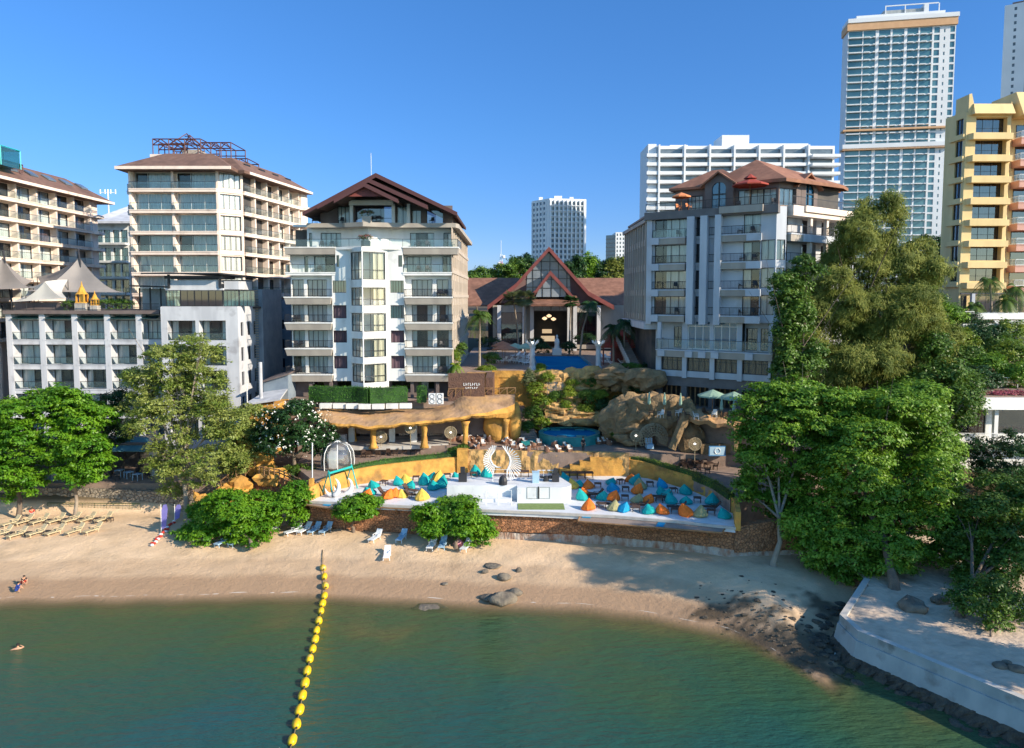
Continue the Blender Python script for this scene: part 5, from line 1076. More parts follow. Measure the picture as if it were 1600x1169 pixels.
for i, z in enumerate(lR):
 if i: o = (.12, Lch - .1, z + .15, z + 2.5); o5.append(o); W_.append((Fch, o, 'slide', -.1))
wallgrid(mb, Fch, 0, Lch, 15, zTop - .2, o5, depth=.12); ops = []
for i, z in enumerate(lR):
 for a, b, st in ((1229, 1238, 'slide'), (1262, 1284, 'purple'), (1292, 1312, 'purple')):
  if b > 1240 and i > 1: continue
  o = (UR(a), UR(b), z + .05, z + 2.3); ops.append(o); W_.append((RR, o, st if b < 1240 else 'small', -1.9 if b > 1240 else -.9))
wallgrid(mb, RR, 0, LRR, 12, zTop - .3, [], v=-2.2); mb.build('wall', 'shade_tinted_white', RH)
mb = MB(); wallgrid(mb, RR, 0, LRR, 12, zTop - .3, ops, v=-1.0, depth=1.0); mb.build('right_wall', 'grey_wall', RH)
for F_, o, st, v in W_: win(RH, F_, *o, st, v=v)
mb = MB()
for px in (1264.5, 1289.5, 1313): u = UR(px, .3); mb.fb(RR, u - .22, u + .22, -.1, .35, 28.3, zTop - .5)
mb.build('column', 'cream_wall', RH)
mb = MB()
for a, b in ((1073, 1083.5), (1093.5, 1104), (1116, 1125.5)): mb.fb(RF, UF(a, .7), UF(b, .7), -.2, 1.1, 21.7, zTop - .9)
mb.fb(RF, -.1, UF(1019), .01, .35, 21.6, zTop - .4); mb.build('fin', 'shade_tinted_white', RH)
for i, z in enumerate(lR):
 balcony(RH, RF, UF(1021.5), UF(1072), -.2, .75, z, .85, 'beige_wall', 'bars' if i else 'glass', 1.0, lip='shade_tinted_white', sides=True)
 balcony(RH, RF, UF(1126), UF(1187), -.2, .85, z, .85, 'beige_wall', 'bars', 1.0, lip='shade_tinted_white')
 mb = MB(); mb.fb(RF, UF(1168), UF(1187) + .3, .86, 1.15, z - .85, z - .02); mb.fb(RF, UF(1021.5) - .1, UF(1032), .76, 1.0, z - .85, z - .02); mb.build('balcony_block', 'shade_tinted_white', RH)
 for a, b in ((1084, 1093), (1104.5, 1115.5)): balcony(RH, RF, UF(a), UF(b), -.25, .2, z, .3, 'shade_tinted_white', 'bars', 1.0, sides=False)
for i, z in enumerate(lR[:2]):
 balcony(RH, RR, UR(1228), UR(1326), -1.0, .45, z, .9, 'beige_wall', 'bars', 1.0, lip='shade_tinted_white'); mb = MB(); mb.fb(RR, UR(1246), UR(1326), .46, .62, z - .88, z - .05); mb.build('balcony_block', 'shade_tinted_white', RH)
balcony(RH, RR, UR(1228), UR(1240), -1.0, .3, lR[2], .6, 'shade_tinted_white', 'bars', 1.0); balcony(RH, RR, UR(1228), UR(1240), -1.0, .3, lR[3], .6, 'shade_tinted_white', 'bars', 1.0)
# roof terrace cornice
def ring(F, a, b, v0, v1, z0, z1, m, nm='cornice'): return MB().fb(F, a, b, v0, v1, z0, z1).build(nm, m, RH)
ring(RF, -.3, LR + .3, -3, .75, zTop - 1.0, zTop - .05, 'dark_grey_band'); ring(RF, UF(1125), UF(1192), .76, 1.15, zTop - .8, zTop + .0, 'beige_wall'); ring(RR, .4, LRR + .2, -3, .6, zTop - 1.25, zTop - .06, 'cream_wall'); ring(RR, UR(1246), LRR + .3, .61, .85, zTop - .7, zTop, 'cream_wall')
mb = MB(); mb.prism([A_, (B_[0] - .3, B_[1] + .2), (RR.x, RR.y + .3), (C_[0], C_[1] + .5), (C_[0] - 2, 108), (17.6, 108)], zTop - .3, zTop - .02); mb.build('roof_terrace', 'paving', RH)
mb = MB(); rail(mb, RF, [(-.2, .5), (LR + .1, .5)], zTop, 1.05, 'bars'); rail(mb, RR, [(.4, .4), (LRR, .4)], zTop, 1.05, 'bars'); mb.build('railing', 'dark_metal', RH)
# left wing with fins
LW = Fr(17.5, 109, -90); mb = MB(); ops = []
for i, z in enumerate(lR[:4]):
 for k in range(9): u = 1.1 + k * 1.85; o = (u, u + 1.1, z + .35, z + 2.6); ops.append(o); win(RH, LW, *o, 'small', v=-.2)
wallgrid(mb, LW, 0, 18, 21.8, zTop - .8, ops); mb.build('wing_wall', 'grey_wall', RH); mb = MB()
for k in range(10): mb.fb(LW, .45 + k * 1.85, .80 + k * 1.85, .005, .3, 21.9, zTop - 1.2)
for z in lR: mb.fb(LW, 0, 18, .006, .15, z - .75, z + .05)
mb.fb(LW, -.3, 18, .01, .5, zTop - 1.2, zTop - .75); mb.build('fin', 'beige_wall', RH)
mb = MB(); mb.fb(LW, -1, 18, -6, .4, 20.9, 21.8); mb.build('under_slab', 'grey_wall', RH)
mb = MB(); mb.fb(LW, -1, 17.6, -6, -2.5, 11, 20.9); mb.build('lower_wing', 'brown_wall', RH)
# stairs down to the pool terrace
mb = MB(); gl = MB()
for k in range(14): u = 3 + k * .9; mb.fb(LW, u, u + .95, 0.2, 1.8, 18.6 - k * .22 - .4, 18.6 - k * .22)
for k in range(14): u = 3 + k * .9; gl.fb(LW, u, u + .84, 1.82, 1.9, 18.6 - k * .22, 19.6 - k * .22)
st_r = mb.build('stair', 'paving', RH); gl.build('stair_parapet', 'concrete', st_r)
mb = MB(); mb.prism([(18.2, 108), (18.4, 92.6), (30.5, 85), (42, 92.5), (41, 108)], 11, zTop - 1.1); mb.build('interior', 'interior', RH)
# blue glass storey
z5, z6 = 18.5, 15.1; BF = Fr(RF.x, RF.y, math.degrees(RF.a)); mb = MB(); ops = []
for a, b in ((1075.5, 1110.5), (1116, 1153)): o = (UF(a), UF(b), z5 + .1, z5 + 3.65); ops.append(o); win(RH, RF, *o, 'blue', v=-.2)
for a, b in ((1054, 1066), (1167, 1185), (1190, 1202)): o = (UF(a, -1.2), UF(b, -1.2), z5 + .1, z5 + 2.8); win(RH, RF, *o, 'dark', v=-1.35); ops.append(o)
wallgrid(mb, RF, UF(1067), UF(1161), 18.4, 22.0, ops[:2]); wallgrid(mb, RF, UF(1020), UF(1067), 18.4, 22.0, ops[2:3], v=-1.2); wallgrid(mb, RF, UF(1161), LR, 18.4, 22.0, ops[3:], v=-1.2); mb.build('club_wall', 'shade_tinted_white', RH)
mb = MB()
for px in (1031.5, 1207): u = UF(px, .7); mb.fb(RF, u - .22, u + .22, .45, .9, z5, 21.9)
mb.build('column', 'shade_tinted_white', RH)
balcony(RH, RF, UF(1026, 1.2), UF(1209, 1.2), -1.2, 1.2, z5, .9, 'beige_wall', 'glass', 1.3, lip='shade_tinted_white', name='club_terrace')
mb = MB()
for px in (1035, 1078, 1099, 1119, 1173): u = UF(px, 1.2); mb.fb(RF, u - .45, u + .45, 1.21, 1.5, z5 - .85, z5 - .14)
mb.build('bracket', 'shade_tinted_white', RH)
# brown glazed storey
mb = MB(); ops = []
for a, b in ((1035.3, 1067.5), (1075, 1111.5), (1118, 1154), (1161.8, 1203)): o = (UF(a, .6), UF(b, .6), 15.85, 17.55); ops.append(o); win(RH, RF, *o, 'brown', v=.6 - .15)
wallgrid(mb, RF, UF(1026, .6), UF(1207, .6), z6, 17.6, ops, v=.6); mb.build('lower_wall', 'shade_tinted_white', RH)
mb = MB()
for px in (1031, 1071, 1114.5, 1158): u = UF(px, .9); mb.fb(RF, u - .28, u + .28, .61, .95, z6 - .1, 17.6)
mb.build('pilaster', 'shade_tinted_white', RH)
mb = MB(); mb.fb(RF, UF(1024, .4), UF(1216, .4), -2, .4, 13.9, z6 - .005); mb.fb(RF, UF(1208, -.5), UF(1240, -.5), -3, -.5, 12, 18); mb.build('grey_band', 'dark_grey_band', RH)
mb = MB()
for k in range(22): u = UF(1034) + k * .62; mb.fb(RF, u, u + .16, -.6, -.42, 11.3, 13.9)
mb.build('timber_post', 'wood', RH); mb = MB(); 
for px in (1031, 1071, 1114.5, 1158, 1205): u = UF(px, .3); mb.fb(RF, u - .35, u + .35, -.3, .35, 11, 13.9)
mb.build('pier', 'dark_grey_band', RH); mb = MB(); mb.fb(RF, UF(1026), LR + 4, -2.2, -2.0, 11, 13.9); mb.build('arcade_wall', 'maroon_paint', RH)
# penthouse
pz = zTop; mb = MB()
def blk(F, u0, u1, v0, v1, z1, m='brown_wall', nm='penthouse_wall'): return MB().fb(F, u0, u1, v0, v1, pz - .01, z1).build(nm, m, RH)
zeC = ZZ(284, 87.5)
ua, ub = UF(1141, -3), LR - .5; mb = MB(); o1 = (ua + .7, ub - .25, pz + .05, pz + 2.35); wallgrid(mb, RF, ua, ub, pz, zeC, [o1], v=-3); n_ = 3
for k in range(n_): w_ = (o1[1] - o1[0]) / n_; win(RH, RF, o1[0] + k * w_, o1[0] + (k + 1) * w_ - .02, o1[2], o1[3], 'slide', v=-3.2)
P3 = RF.pt(ub, -3, 0); F4, L4 = fr_pts((P3.x, P3.y), (P3.x + 4.2, P3.y + 2.2)); o2 = (.2, 3.9, pz + .05, pz + 2.35); wallgrid(mb, F4, 0, L4, pz, zeC, [o2]); win(RH, F4, *o2, 'big', v=-.2)
mb.build('penthouse_wall', 'brown_wall', RH)
def dormer(F, u0, u1, v, zfloor, zeave, zapex, wu0, wu1, name='dormer', depth=7):
 mb = MB(); m_ = (u0 + u1) / 2; c = (wu0 + wu1) / 2; r = (wu1 - wu0) / 2; zs = zeave - .7; seg = 8
 L = [(u0, zfloor), (u0, zeave), (m_, zapex), (u1, zeave), (u1, zfloor)]
 arch = [(c + r * math.cos(math.pi - math.pi * k / seg), zs + r * 1.0 * math.sin(math.pi * k / seg)) for k in range(seg + 1)]
 # wall around an arched opening: left, right and crown pieces
 mb.face([F.pt(u0, v, zfloor), F.pt(wu0, v, zfloor), F.pt(wu0, v, zs), F.pt(u0, v, zeave)]); mb.face([F.pt(wu1, v, zfloor), F.pt(u1, v, zfloor), F.pt(u1, v, zeave), F.pt(wu1, v, zs)])
 h_ = seg // 2
 mb.face([F.pt(u0, v, zeave)] + [F.pt(x, v, z) for x, z in arch[:h_ + 1]] + [F.pt(m_, v, zapex)]); mb.face([F.pt(m_, v, zapex)] + [F.pt(x, v, z) for x, z in arch[h_:]] + [F.pt(u1, v, zeave)])
 for x in (u0, u1): mb.face([F.pt(x, v, zfloor), F.pt(x, v - depth, zfloor), F.pt(x, v - depth, zeave), F.pt(x, v, zeave)])
 d_ = mb.build(name, 'brown_wall', RH)
 g_ = MB(); g_.face([F.pt(wu0, v - .15, zfloor), F.pt(wu1, v - .15, zfloor)] + [F.pt(x, v - .15, z) for x, z in arch[::-1]]); g_.build('arched_glass', 'glass_blue', d_)
 b_ = MB(); 
 for q in (wu0, c, wu1): b_.fb(F, q - .06, q + .06, v - .12, v - .02, zfloor, zs + (r - .02 if q == c else 0))
 b_.fb(F, wu0, wu1, v - .11, v - .03, zfloor + 1.9, zfloor + 2.05); b_.build('mullion', 'dark_metal', d_)
 c_ = MB(); c_.face([F.pt(wu0, v - .5, zfloor), F.pt(wu1, v - .5, zfloor), F.pt(wu1, v - .5, zs), F.pt(wu0, v - .5, zs)]); c_.build('curtain', 'curtain', d_)
 r_ = gable(F, u0 - .45, u1 + .45, v + .5, v - depth, zeave - .12, zapex + .3, .22); r_.build('roof', 'red_tiles', d_); return d_
dormer(RF, UF(1098, -2.2), UF(1142, -2.2), -2.2, pz, ZZ(286, 88), ZZ(271, 88), UF(1109, -2.2), UF(1131, -2.2))
dormer(RR, UR(1240, -1.5), UR(1273, -1.5), -1.5, pz, ZZ(288, 86), ZZ(270, 86), UR(1251, -1.5), UR(1267, -1.5))
zeL = ZZ(295, 92); u0_, u1_ = UF(1053, -3), UF(1102, -3); mb = MB(); o = (u0_ + 1.6, u1_ - .6, pz + .05, pz + 2.1); wallgrid(mb, RF, u0_, u1_, pz, zeL, [o], v=-3); win(RH, RF, *o, 'big', v=-3.2); mb.fb(RF, u0_, u0_ + .2, -10, -3.01, pz, zeL); mb.build('penthouse_wall', 'brown_wall', RH)
hip(RF, u0_ - .7, u1_ + 5, -2.4, -12, zeL, zeL + 2.6, 4.2, 4.4, .3).build('roof', 'red_tiles', RH)
zm = ZZ(286, 88); apx = ZZ(252, 93)
mb = MB(); uc = UF(1177, -8); b4 = [RF.pt(UF(1098, -3), -2.5, zm), RF.pt(ub + 1.0, -2.2, zm), F4.pt(L4 + 6.0, .6, zm), RF.pt(ub + 6, -15, zm), RF.pt(UF(1098, -3), -14, zm)]; ap = Vector((XX(1177, 92), 92, apx))
for i in range(5): mb.face([b4[i], b4[(i + 1) % 5], ap])
mb.face(b4[::-1])
for i in range(5): lo0, lo1 = b4[i] - Vector((0, 0, .4)), b4[(i + 1) % 5] - Vector((0, 0, .4)); mb.face([lo0, lo1, b4[(i + 1) % 5], b4[i]])
mb.build('roof', 'red_tiles', RH)
u0_, u1_ = UR(1275, -2.5), UR(1298, -2.5); mb = MB(); o = (u0_ + .3, u1_ - .8, pz + .05, pz + 2.0); wallgrid(mb, RR, u0_, u1_, pz, zeL - .1, [o], v=-2.5); win(RH, RR, *o, 'slide', v=-2.7); mb.build('penthouse_wall', 'brown_wall', RH)
hip(RR, u0_ - .5, u1_ + .5, -1.9, -9, zeL - .1, zeL + 1.2, 1.5, 2, .3).build('roof', 'red_tiles', RH)
mb = MB(); mb.prism([(p.x, p.y) for p in (RF.pt(UF(1060, -4), -4, 0), RF.pt(ub - .3, -3.5, 0), F4.pt(L4 + 4, -.8, 0), RF.pt(ub + 5, -14, 0), RF.pt(UF(1060, -4), -12, 0))], pz, zeL - .15); mb.build('penthouse_core', 'interior', RH)
# terrace parasols and chairs
def parasol(name, p, r, h, mat, label, group=None, tiers=1, closed=False, cat='parasol', n=8):
 r_ = empty(name, p, label, cat, group); x, y, z = p; MB().tube([(x, y, z), (x, y, z + h)], .045, 6).build('pole', 'wood', r_)
 if closed: MB().lathe((x, y, z + h * .42), [(.13, 0), (.2, .15), (.16, h * .3), (.06, h * .58), (.02, h * .62)], 8).build('canopy', mat, r_); return r_
 mb = MB(); vs = [(x, y, z + h + r * .32)]; vs += [(x + r * math.cos(2 * math.pi * k / n + .3), y + r * math.sin(2 * math.pi * k / n + .3), z + h - .12) for k in range(n)]; vs += [(a, b, c - .16) for a, b, c in vs[1:]]
 mb.addf(vs, [(0, 1 + k, 1 + (k + 1) % n) for k in range(n)] + [(1 + n + k, 1 + n + (k + 1) % n, 1 + (k + 1) % n, 1 + k) for k in range(n)]); 
 if tiers > 1: mb.lathe((x, y, z + h + r * .28), [(r * .38, 0), (r * .2, r * .14), (.03, r * .26)], n)
 mb.build('canopy', mat, r_); return r_
p = RF.pt(UF(1168, -.6), -.6, pz); parasol('parasol', p, 2.1, 2.7, 'parasol_red', 'double tiered red parasol on the penthouse terrace between the arched dormers', tiers=2)
p = RF.pt(UF(1062, -.8), -.8, pz); parasol('parasol', p, 1.2, 2.0, 'parasol_orange', 'flat orange parasol on the left end of the penthouse terrace')
CHO = lambda: simple_chair('parasol_orange', 'orange_chair')
for i, px in enumerate((1059, 1074)): T(put(CHO(), RF.pt(UF(px, -.2), -.2, pz), 40), ['orange chair left of its twin on the penthouse terrace', 'orange chair right of its twin on the penthouse terrace'][i], 'chair', 'orange chairs on the penthouse terrace')
for (px, lv) in ((1059, lR[0]), (1154, lR[0]), (1174, lR[0]), (1158, lR[1]), (1178, lR[1]), (1055, lR[2]), (1157, lR[2]), (1180, lR[2]), (1058, lR[3]), (1158, lR[3]), (1176, lR[3]), (1206, pz), (1145, pz), (1212, pz)):
 T(put(simple_chair(), RF.pt(min(UF(px, .3), LR - .6), .25 if lv < pz else -1.2, lv + .02), rnd.uniform(-40, 10)), 'dark chair on a balcony of the blue shaded terraced hotel', 'chair', 'dark chairs on the terraced hotel balconies')
# ================================================================ yellow and pink apartment block
YY = 106.0; yx = lambda px, Y=YY: XX(px, Y); YL = empty('yellow_apartments', (yx(1540), YY, 19), 'yellow and pink apartment block with dark ribbon windows at the right edge', 'building')
lY = [ZZ(y, YY) for y in (215.5, 250, 283, 316.7, 350, 382.5, 415.5, 447.5)]; sY = lY[0] - lY[1]; lY2 = lY
zY0 = 20.0; F = Fr(0, YY, 0); FYs, LYs = fr_pts((yx(1466, 110.5), 110.5), (yx(1498), YY)); mb = MB(); ops = []
for z in lY2: o = (LYs * .52, LYs * .86, z + .75, z + 3.0); ops.append(o); win(YL, FYs, *o, 'small', v=-.25)
wallgrid(mb, FYs, 0, LYs, zY0, lY[0] + 3.9, ops)
x0, x1, x2, x3 = yx(1498), yx(1566), yx(1580), yx(1660); ops = []
for z in lY2: o = (yx(1513), yx(1561), z + .8, z + 3.0); ops.append(o); win(YL, F, *o, 'dark3', v=-.9)
wallgrid(mb, F, x0, x1, zY0, lY[0] + 3.7, ops, depth=.95)
Fg2, Lg2 = fr_pts((x1, YY), (x2, YY + 1.6)); wallgrid(mb, Fg2, 0, Lg2, zY0, lY[0] + 5.3, [])
wallgrid(mb, Fr(0, YY + 1.6, 0), x2 - .01, x3, zY0, lY[0] + 5.2, []); mb.build('wall', 'yellow_wall', YL)
for z in lY2:
 b_ = MB(); b_.hexa([F.pt(yx(1504), .9, z - .35), F.pt(x1 - .1, .9, z - .35), F.pt(x1, 0, z - .35), F.pt(x0 + .3, 0, z - .35), F.pt(yx(1504), .9, z + .55), F.pt(x1 - .1, .9, z + .55), F.pt(x1, 0, z + .55), F.pt(x0 + .3, 0, z + .55)]); b_.build('parapet_band', 'yellow_wall', YL)
 b_ = MB(); b_.fb(FYs, LYs * .30, LYs * .98, .01, .35, z - .1, z + .6); b_.build('parapet_band', 'yellow_wall', YL)
 balcony(YL, Fr(0, YY + 1.6, 0), x2 + .1, x3, 0, 2.0, z, .95, 'pink_wall', 'bars', .95, railmat='white_metal'); win(YL, Fr(0, YY + 1.6, 0), x2 + .6, x3 - .5, z + .05, z + 2.2, 'dark', v=.05)
b_ = MB(); zq = lY[0] + 3.3; b_.hexa([F.pt(yx(1504), 1.0, zq), F.pt(x1, 1.0, zq), F.pt(x1, -4, zq), F.pt(yx(1504), -4, zq), F.pt(yx(1507), .2, zq + 1.6), F.pt(x1, .2, zq + 1.6), F.pt(x1, -4, zq + 1.6), F.pt(yx(1507), -4, zq + 1.6)]); b_.hexa([F.pt(yx(1500), .1, zq), F.pt(yx(1512), .1, zq), F.pt(yx(1512), -3, zq), F.pt(yx(1500), -3, zq), F.pt(yx(1500), .1, zq + 3), F.pt(yx(1504), .1, zq + 3.1), F.pt(yx(1504), -3, zq + 3.1), F.pt(yx(1500), -3, zq + 3)])
b_.hexa([F.pt(x2 - .3, 1.2, zq - .2), F.pt(x3, 1.2, zq - .2), F.pt(x3, -6, zq - .2), F.pt(x2 - .3, -6, zq - .2), F.pt(x2 - .3, -.6, zq + 3.5), F.pt(x3, -.6, zq + 3.5), F.pt(x3, -6, zq + 3.5), F.pt(x2 - .3, -6, zq + 3.5)]); b_.build('parapet', 'yellow_wall', YL)
MB().prism([(x0 + .1, YY + 1.2), (x1 - .1, YY + 1.2), (x2, YY + 2), (x3 - .1, YY + 2), (x3 - .1, YY + 18), (yx(1490, YY + 18), YY + 18), (yx(1468, 111.5), 111)], zY0, lY[0] + 3.4).build('interior', 'interior', YL)
mb = MB(); Fgr = Fr(0, YY - 1.0, 0); mb.fb(Fgr, yx(1512), yx(1517), -.5, 0, zY0, ZZ(459, YY)); mb.build('column', 'shade_tinted_white', YL); MB().fb(F, yx(1500), x3, -2, .2, ZZ(460, YY), ZZ(457.5, YY)).build('soffit', 'dark_grey_band', YL)
for a, b in ((1502, 1510), (1518, 1562), (1582, 1640)): win(YL, F, yx(a), yx(b), ZZ(488, YY), ZZ(462, YY), 'dark', v=.05)
# ================================================================ far towers
def tower(name, F, W, z0, zt, cols, storey, label, wallmat, glass, nmax=100, depth_b=14, slab=None, slabmat='tower_white', slabout=.5, piers=(), zs=None, hfrac=.8, sides=()):
 """cols: window columns (u0,u1); one part per window up to nmax (highest first), the rest one 'stuff' part"""
 r_ = empty(name, F.pt(W / 2, 0, z0), label, 'building'); cnt = 0; rest = MB(); mb = MB(); mb.fb(F, 0, W, -depth_b, -.35, z0, zt); ops = []
 z = zt - storey; lv = []
 while z > z0: lv.append(z); z -= storey
 wm = {}
 for z in lv:
  for (a, b, *h) in cols:
   hf = h[0] if h else hfrac; o = (a, b, z + storey * .08, z + storey * (.08 + hf)); ops.append(o)
   if cnt < nmax:
    k = (round(b - a, 2),)
    if k not in wm:
     q = MB(); w_, hh = b - a, storey * hf; q.box(0, w_, 0, .08, 0, hh); m2 = bpy.data.meshes.new('window'); m2.from_pydata(q.v, [], q.f); m2.materials.append(MT[glass]); wm[k] = m2
    o_ = bpy.data.objects.new('window', wm[k]); COL.objects.link(o_); adopt(o_, r_); o_.location = F.pt(a, -.26, z + storey * .08) - wl(r_); o_.rotation_euler = (0, 0, F.a); cnt += 1
   else: rest.fb(F, a, b, -.34, -.26, z + storey * .08, z + storey * (.08 + hf))
 wallgrid(mb, F, 0, W, z0, zt, ops, depth=.34); 
 for (a, b, v) in piers: mb.fb(F, a, b, .01, v, z0, zt)
 mb.build('wall', wallmat, r_)
 if rest.v: T(rest.build('lower_windows', glass, r_), kind='stuff')
 if slab:
  for z in lv:
   q = MB()
   for (a, b) in slab: q.fb(F, a, b, .015, slabout, z - storey * .07, z + storey * .06)
   q.build('balcony_row', slabmat, r_)
 return r_, lv
TF, TW = fr_pts((XX(1312, 322), 322), (XX(1476, 314), 314)); tu = lambda px: FU(TF, px)
seg = [(1335.5, 1354), (1359, 1376.5), (1379.5, 1397.5), (1402, 1419), (1421.5, 1440)]
zc0, zc1 = ZZ(44, 318), 22
r_, lv = tower('glass_tower', TF, TW, zc1, zc0, [(.3, tu(1334), .86)] + [(tu(a), tu(b), .86) for a, b in seg] + [(tu(1443), tu(1451.5), .75), (tu(1457.8), tu(1460), .45), (tu(1467.5), TW - .4, .75)], 3.22, 'tall green glass condominium tower with white balconies and orange roof band', 'tower_white', 'tower_glass', nmax=100, slab=[(0.2, tu(1334))] + [(tu(a) + .1, tu((a + b) / 2)) for a, b in seg] + [(tu((a + b) / 2) + 1.2, tu(b)) for a, b in seg], slabout=1.1, depth_b=9)
MB().fb(TF, -.6, TW + .4, -9, .9, zc0, zc0 + 3.2).build('orange_band', 'tower_orange', r_); MB().fb(TF, -.4, TW + .8, -9, 1.2, zc0 + 3.2, zc0 + 5.0).build('parapet', 'tower_white', r_)
MB().fb(TF, tu(1325), tu(1460), -12, -1, zc0 + 5.0, zc0 + 6.8).fb(TF, tu(1429), tu(1436), -6, -2, zc0 + 6.8, zc0 + 10.5).build('roof_plant', 'tower_white', r_)
mb = MB(); mb.fb(TF, tu(1368), tu(1432), -8, -3, zc0 + 7.2, zc0 + 9); mb.build('roof_screen', 'concrete', r_); mb = MB()
for u in (tu(1370), tu(1400), tu(1452)): mb.fb(TF, u, u + .4, -3, -2.6, zc0 + 6.8, zc0 + 10.6)
mb.fb(TF, tu(1370), tu(1452), -3, -2.6, zc0 + 10.6, zc0 + 11); mb.build('roof_frame', 'tower_white', r_)
for py, h_, m_ in ((200.5, .8, 'tower_orange'), (224, 2.4, 'tower_white'), (230.5, .8, 'tower_orange')): z = ZZ(py, 318); MB().fb(TF, -1.2, TW + .3, -3, 1.4, z - h_, z).build('belt', m_, r_)
p1_ = (XX(1548.5, 312), 312.0); p2_ = (p1_[0] + 6.6, 307.4); TF2, TW2 = fr_pts(p1_, p2_); u2 = lambda px: FU(TF2, px)
r2, _ = tower('slab_tower', TF2, TW2, 22, ZZ(9, 312), [(u2(1563.5), u2(1567.5), .45)], 2.95, 'pale slab tower with one column of slot windows at upper right corner', 'tower_white', 'tower_window', depth_b=20)
TF3 = Fr(p2_[0] + .8, p2_[1] + 1.2, math.degrees(TF2.a)); W3 = 22; mb = MB(); ops = []; z = ZZ(30, 313); k = 0
while z > 22 and k < 45:
 o = (u2(1592) - u2(1583), u2(1597) - u2(1583), z - 1.6, z); ops.append(o); k += 1; z -= 2.95
 win(r2, TF3, *o, 'small', v=-.3); 
wallgrid(mb, TF3, 0, W3, 22, ZZ(27, 313), ops); mb.build('side_block', 'tower_brown', r2); MB().fb(TF3, 0, W3, -15, .2, ZZ(27, 313), ZZ(20, 313)).build('orange_band', 'tower_orange', r2); MB().fb(TF3, 0, W3, -15, -.5, ZZ(20, 313), ZZ(12, 313)).build('roof_plant', 'tower_white', r2)
MB().fb(TF2, u2(1560), u2(1578), -10, -2, ZZ(9, 312), ZZ(4, 312)).build('roof_plant', 'brown_wall', r2)
# long white block
YWb = 240.0; wx = lambda px: XX(px, YWb) - XX(1012, YWb); F = Fr(XX(1012, YWb), YWb, 0); ztw = ZZ(228, YWb); WW = wx(1297)
pcol = [1024, 1063, 1101.5, 1139, 1177, 1214.5, 1252.5, 1295]
r3, lv = tower('long_white_block', F, WW, 20, ztw, [(wx(pcol[i] + 3), wx(pcol[i + 1] - 1), .55) for i in range(7)], 2.9, 'long white apartment block with horizontal balcony bands behind the terraced hotel', 'tower_white', 'tower_window', slab=None)
for z in lv: MB().fb(F, -1.2, wx(1257), .02, 1.8, z - 1.05, z + .05).build('balcony_row', 'tower_white', r3)
for z in lv: MB().fb(F, wx(1257), WW + .6, .02, 3.4, z - .95 - .4, z + .0 - .4).build('balcony_row', 'tower_white', r3)
mb = MB()
for p_ in pcol[:-1]: mb.fb(F, wx(p_), wx(p_ + 2.6), .03, 2.1, 20, ztw)
mb.build('pier', 'tower_white', r3); MB().fb(F, -.6, wx(1022), -14, .5, 20, ztw + .5).build('end_wall', 'tower_white', r3)
MB().fb(F, wx(1126), wx(1168), -12, -2, ztw, ZZ(209, YWb)).build('stair_tower', 'tower_white', r3); MB().fb(F, wx(1168), wx(1260), -12, -2, ztw, ztw + 1.2).build('roof_block', 'tower_white', r3); MB().fb(F, wx(1046), wx(1074), -6, -3, ztw, ztw + .9).build('roof_block', 'tower_white', r3)
# central tower seen over the lobby
cA, cB, cC = (XX(831, 412), 412), (XX(858, 400), 400), (XX(915, 404), 404); FL_, WL_ = fr_pts(cA, cB); FR_, WR_ = fr_pts(cB, cC); ztc = ZZ(313, 402)
r4, _ = tower('round_balcony_tower', FR_, WR_, 18, ztc, [(1.2 + i * 2.45, 2.9 + i * 2.45, .62) for i in range(8)], 3.0, 'white tower block of many small balconies directly behind the lobby roof', 'tower_white', 'tower_window', nmax=60, slab=[(.6 + i * 2.45, 2.3 + i * 2.45) for i in range(8)], slabout=.9)
mb = MB(); ops = [(1.0 + i * 3.0, 3.2 + i * 3.0, z_ + .8, z_ + 2.4) for i in range(4) for z_ in [ztc - 3.0 * (k + 1) for k in range(20)]]; wallgrid(mb, FL_, 0, WL_, 18, ztc, ops, depth=.4); mb.build('left_wall', 'tower_white', r4)
q = MB()
for o in ops: q.fb(FL_, o[0], o[1], -.4, -.3, o[2], o[3])
q.build('left_windows', 'tower_blue', r4); q = MB()
for i in range(5): q.fb(FL_, .1 + i * 3.0, .7 + i * 3.0, .01, .5, 18, ztc)
for i in range(9): q.fb(FR_, .1 + i * 2.45, .5 + i * 2.45, .01, 1.1, 18, ztc)
q.build('pier', 'tower_white', r4); MB().prism([cA, cB, cC, (cC[0] - 2, 425), (cA[0], 425)], ztc, ztc + .8).build('roof', 'tower_white', r4)
mb = MB()
for px in (842, 866, 890): mb.box(XX(px, 405), XX(px + 6, 405), 408, 412, ztc + .8, ztc + 2.6)
mb.box(XX(866, 405), XX(878, 405), 409, 413, ztc + .8, ztc + 3.4); mb.build('roof_plant', 'tower_white', r4)
F = Fr(XX(961, 600), 600, 0); r5, _ = tower('far_office_tower', F, XX(985, 600) - XX(961, 600), 18, ZZ(363, 600), [(.8 + i * 2.6, 2.0 + i * 2.6, .6) for i in range(5)], 3.4, 'small cream and dark glass tower far off right of the lobby roof', 'tower_white', 'tower_window', nmax=40, depth_b=20)
FLs, WLs = fr_pts((XX(946, 606), 606), (XX(961, 600), 600)); mb = MB(); mb.fb(FLs, 0, WLs, -12, 0, 18, ZZ(367, 600)); mb.build('glass_side', 'tower_blue', r5); mb = MB()
for k in range(14): mb.fb(FLs, 0, WLs, .01, .2, 30 + k * 3.4, 30.8 + k * 3.4)
mb.build('spandrel', 'tower_brown', r5)
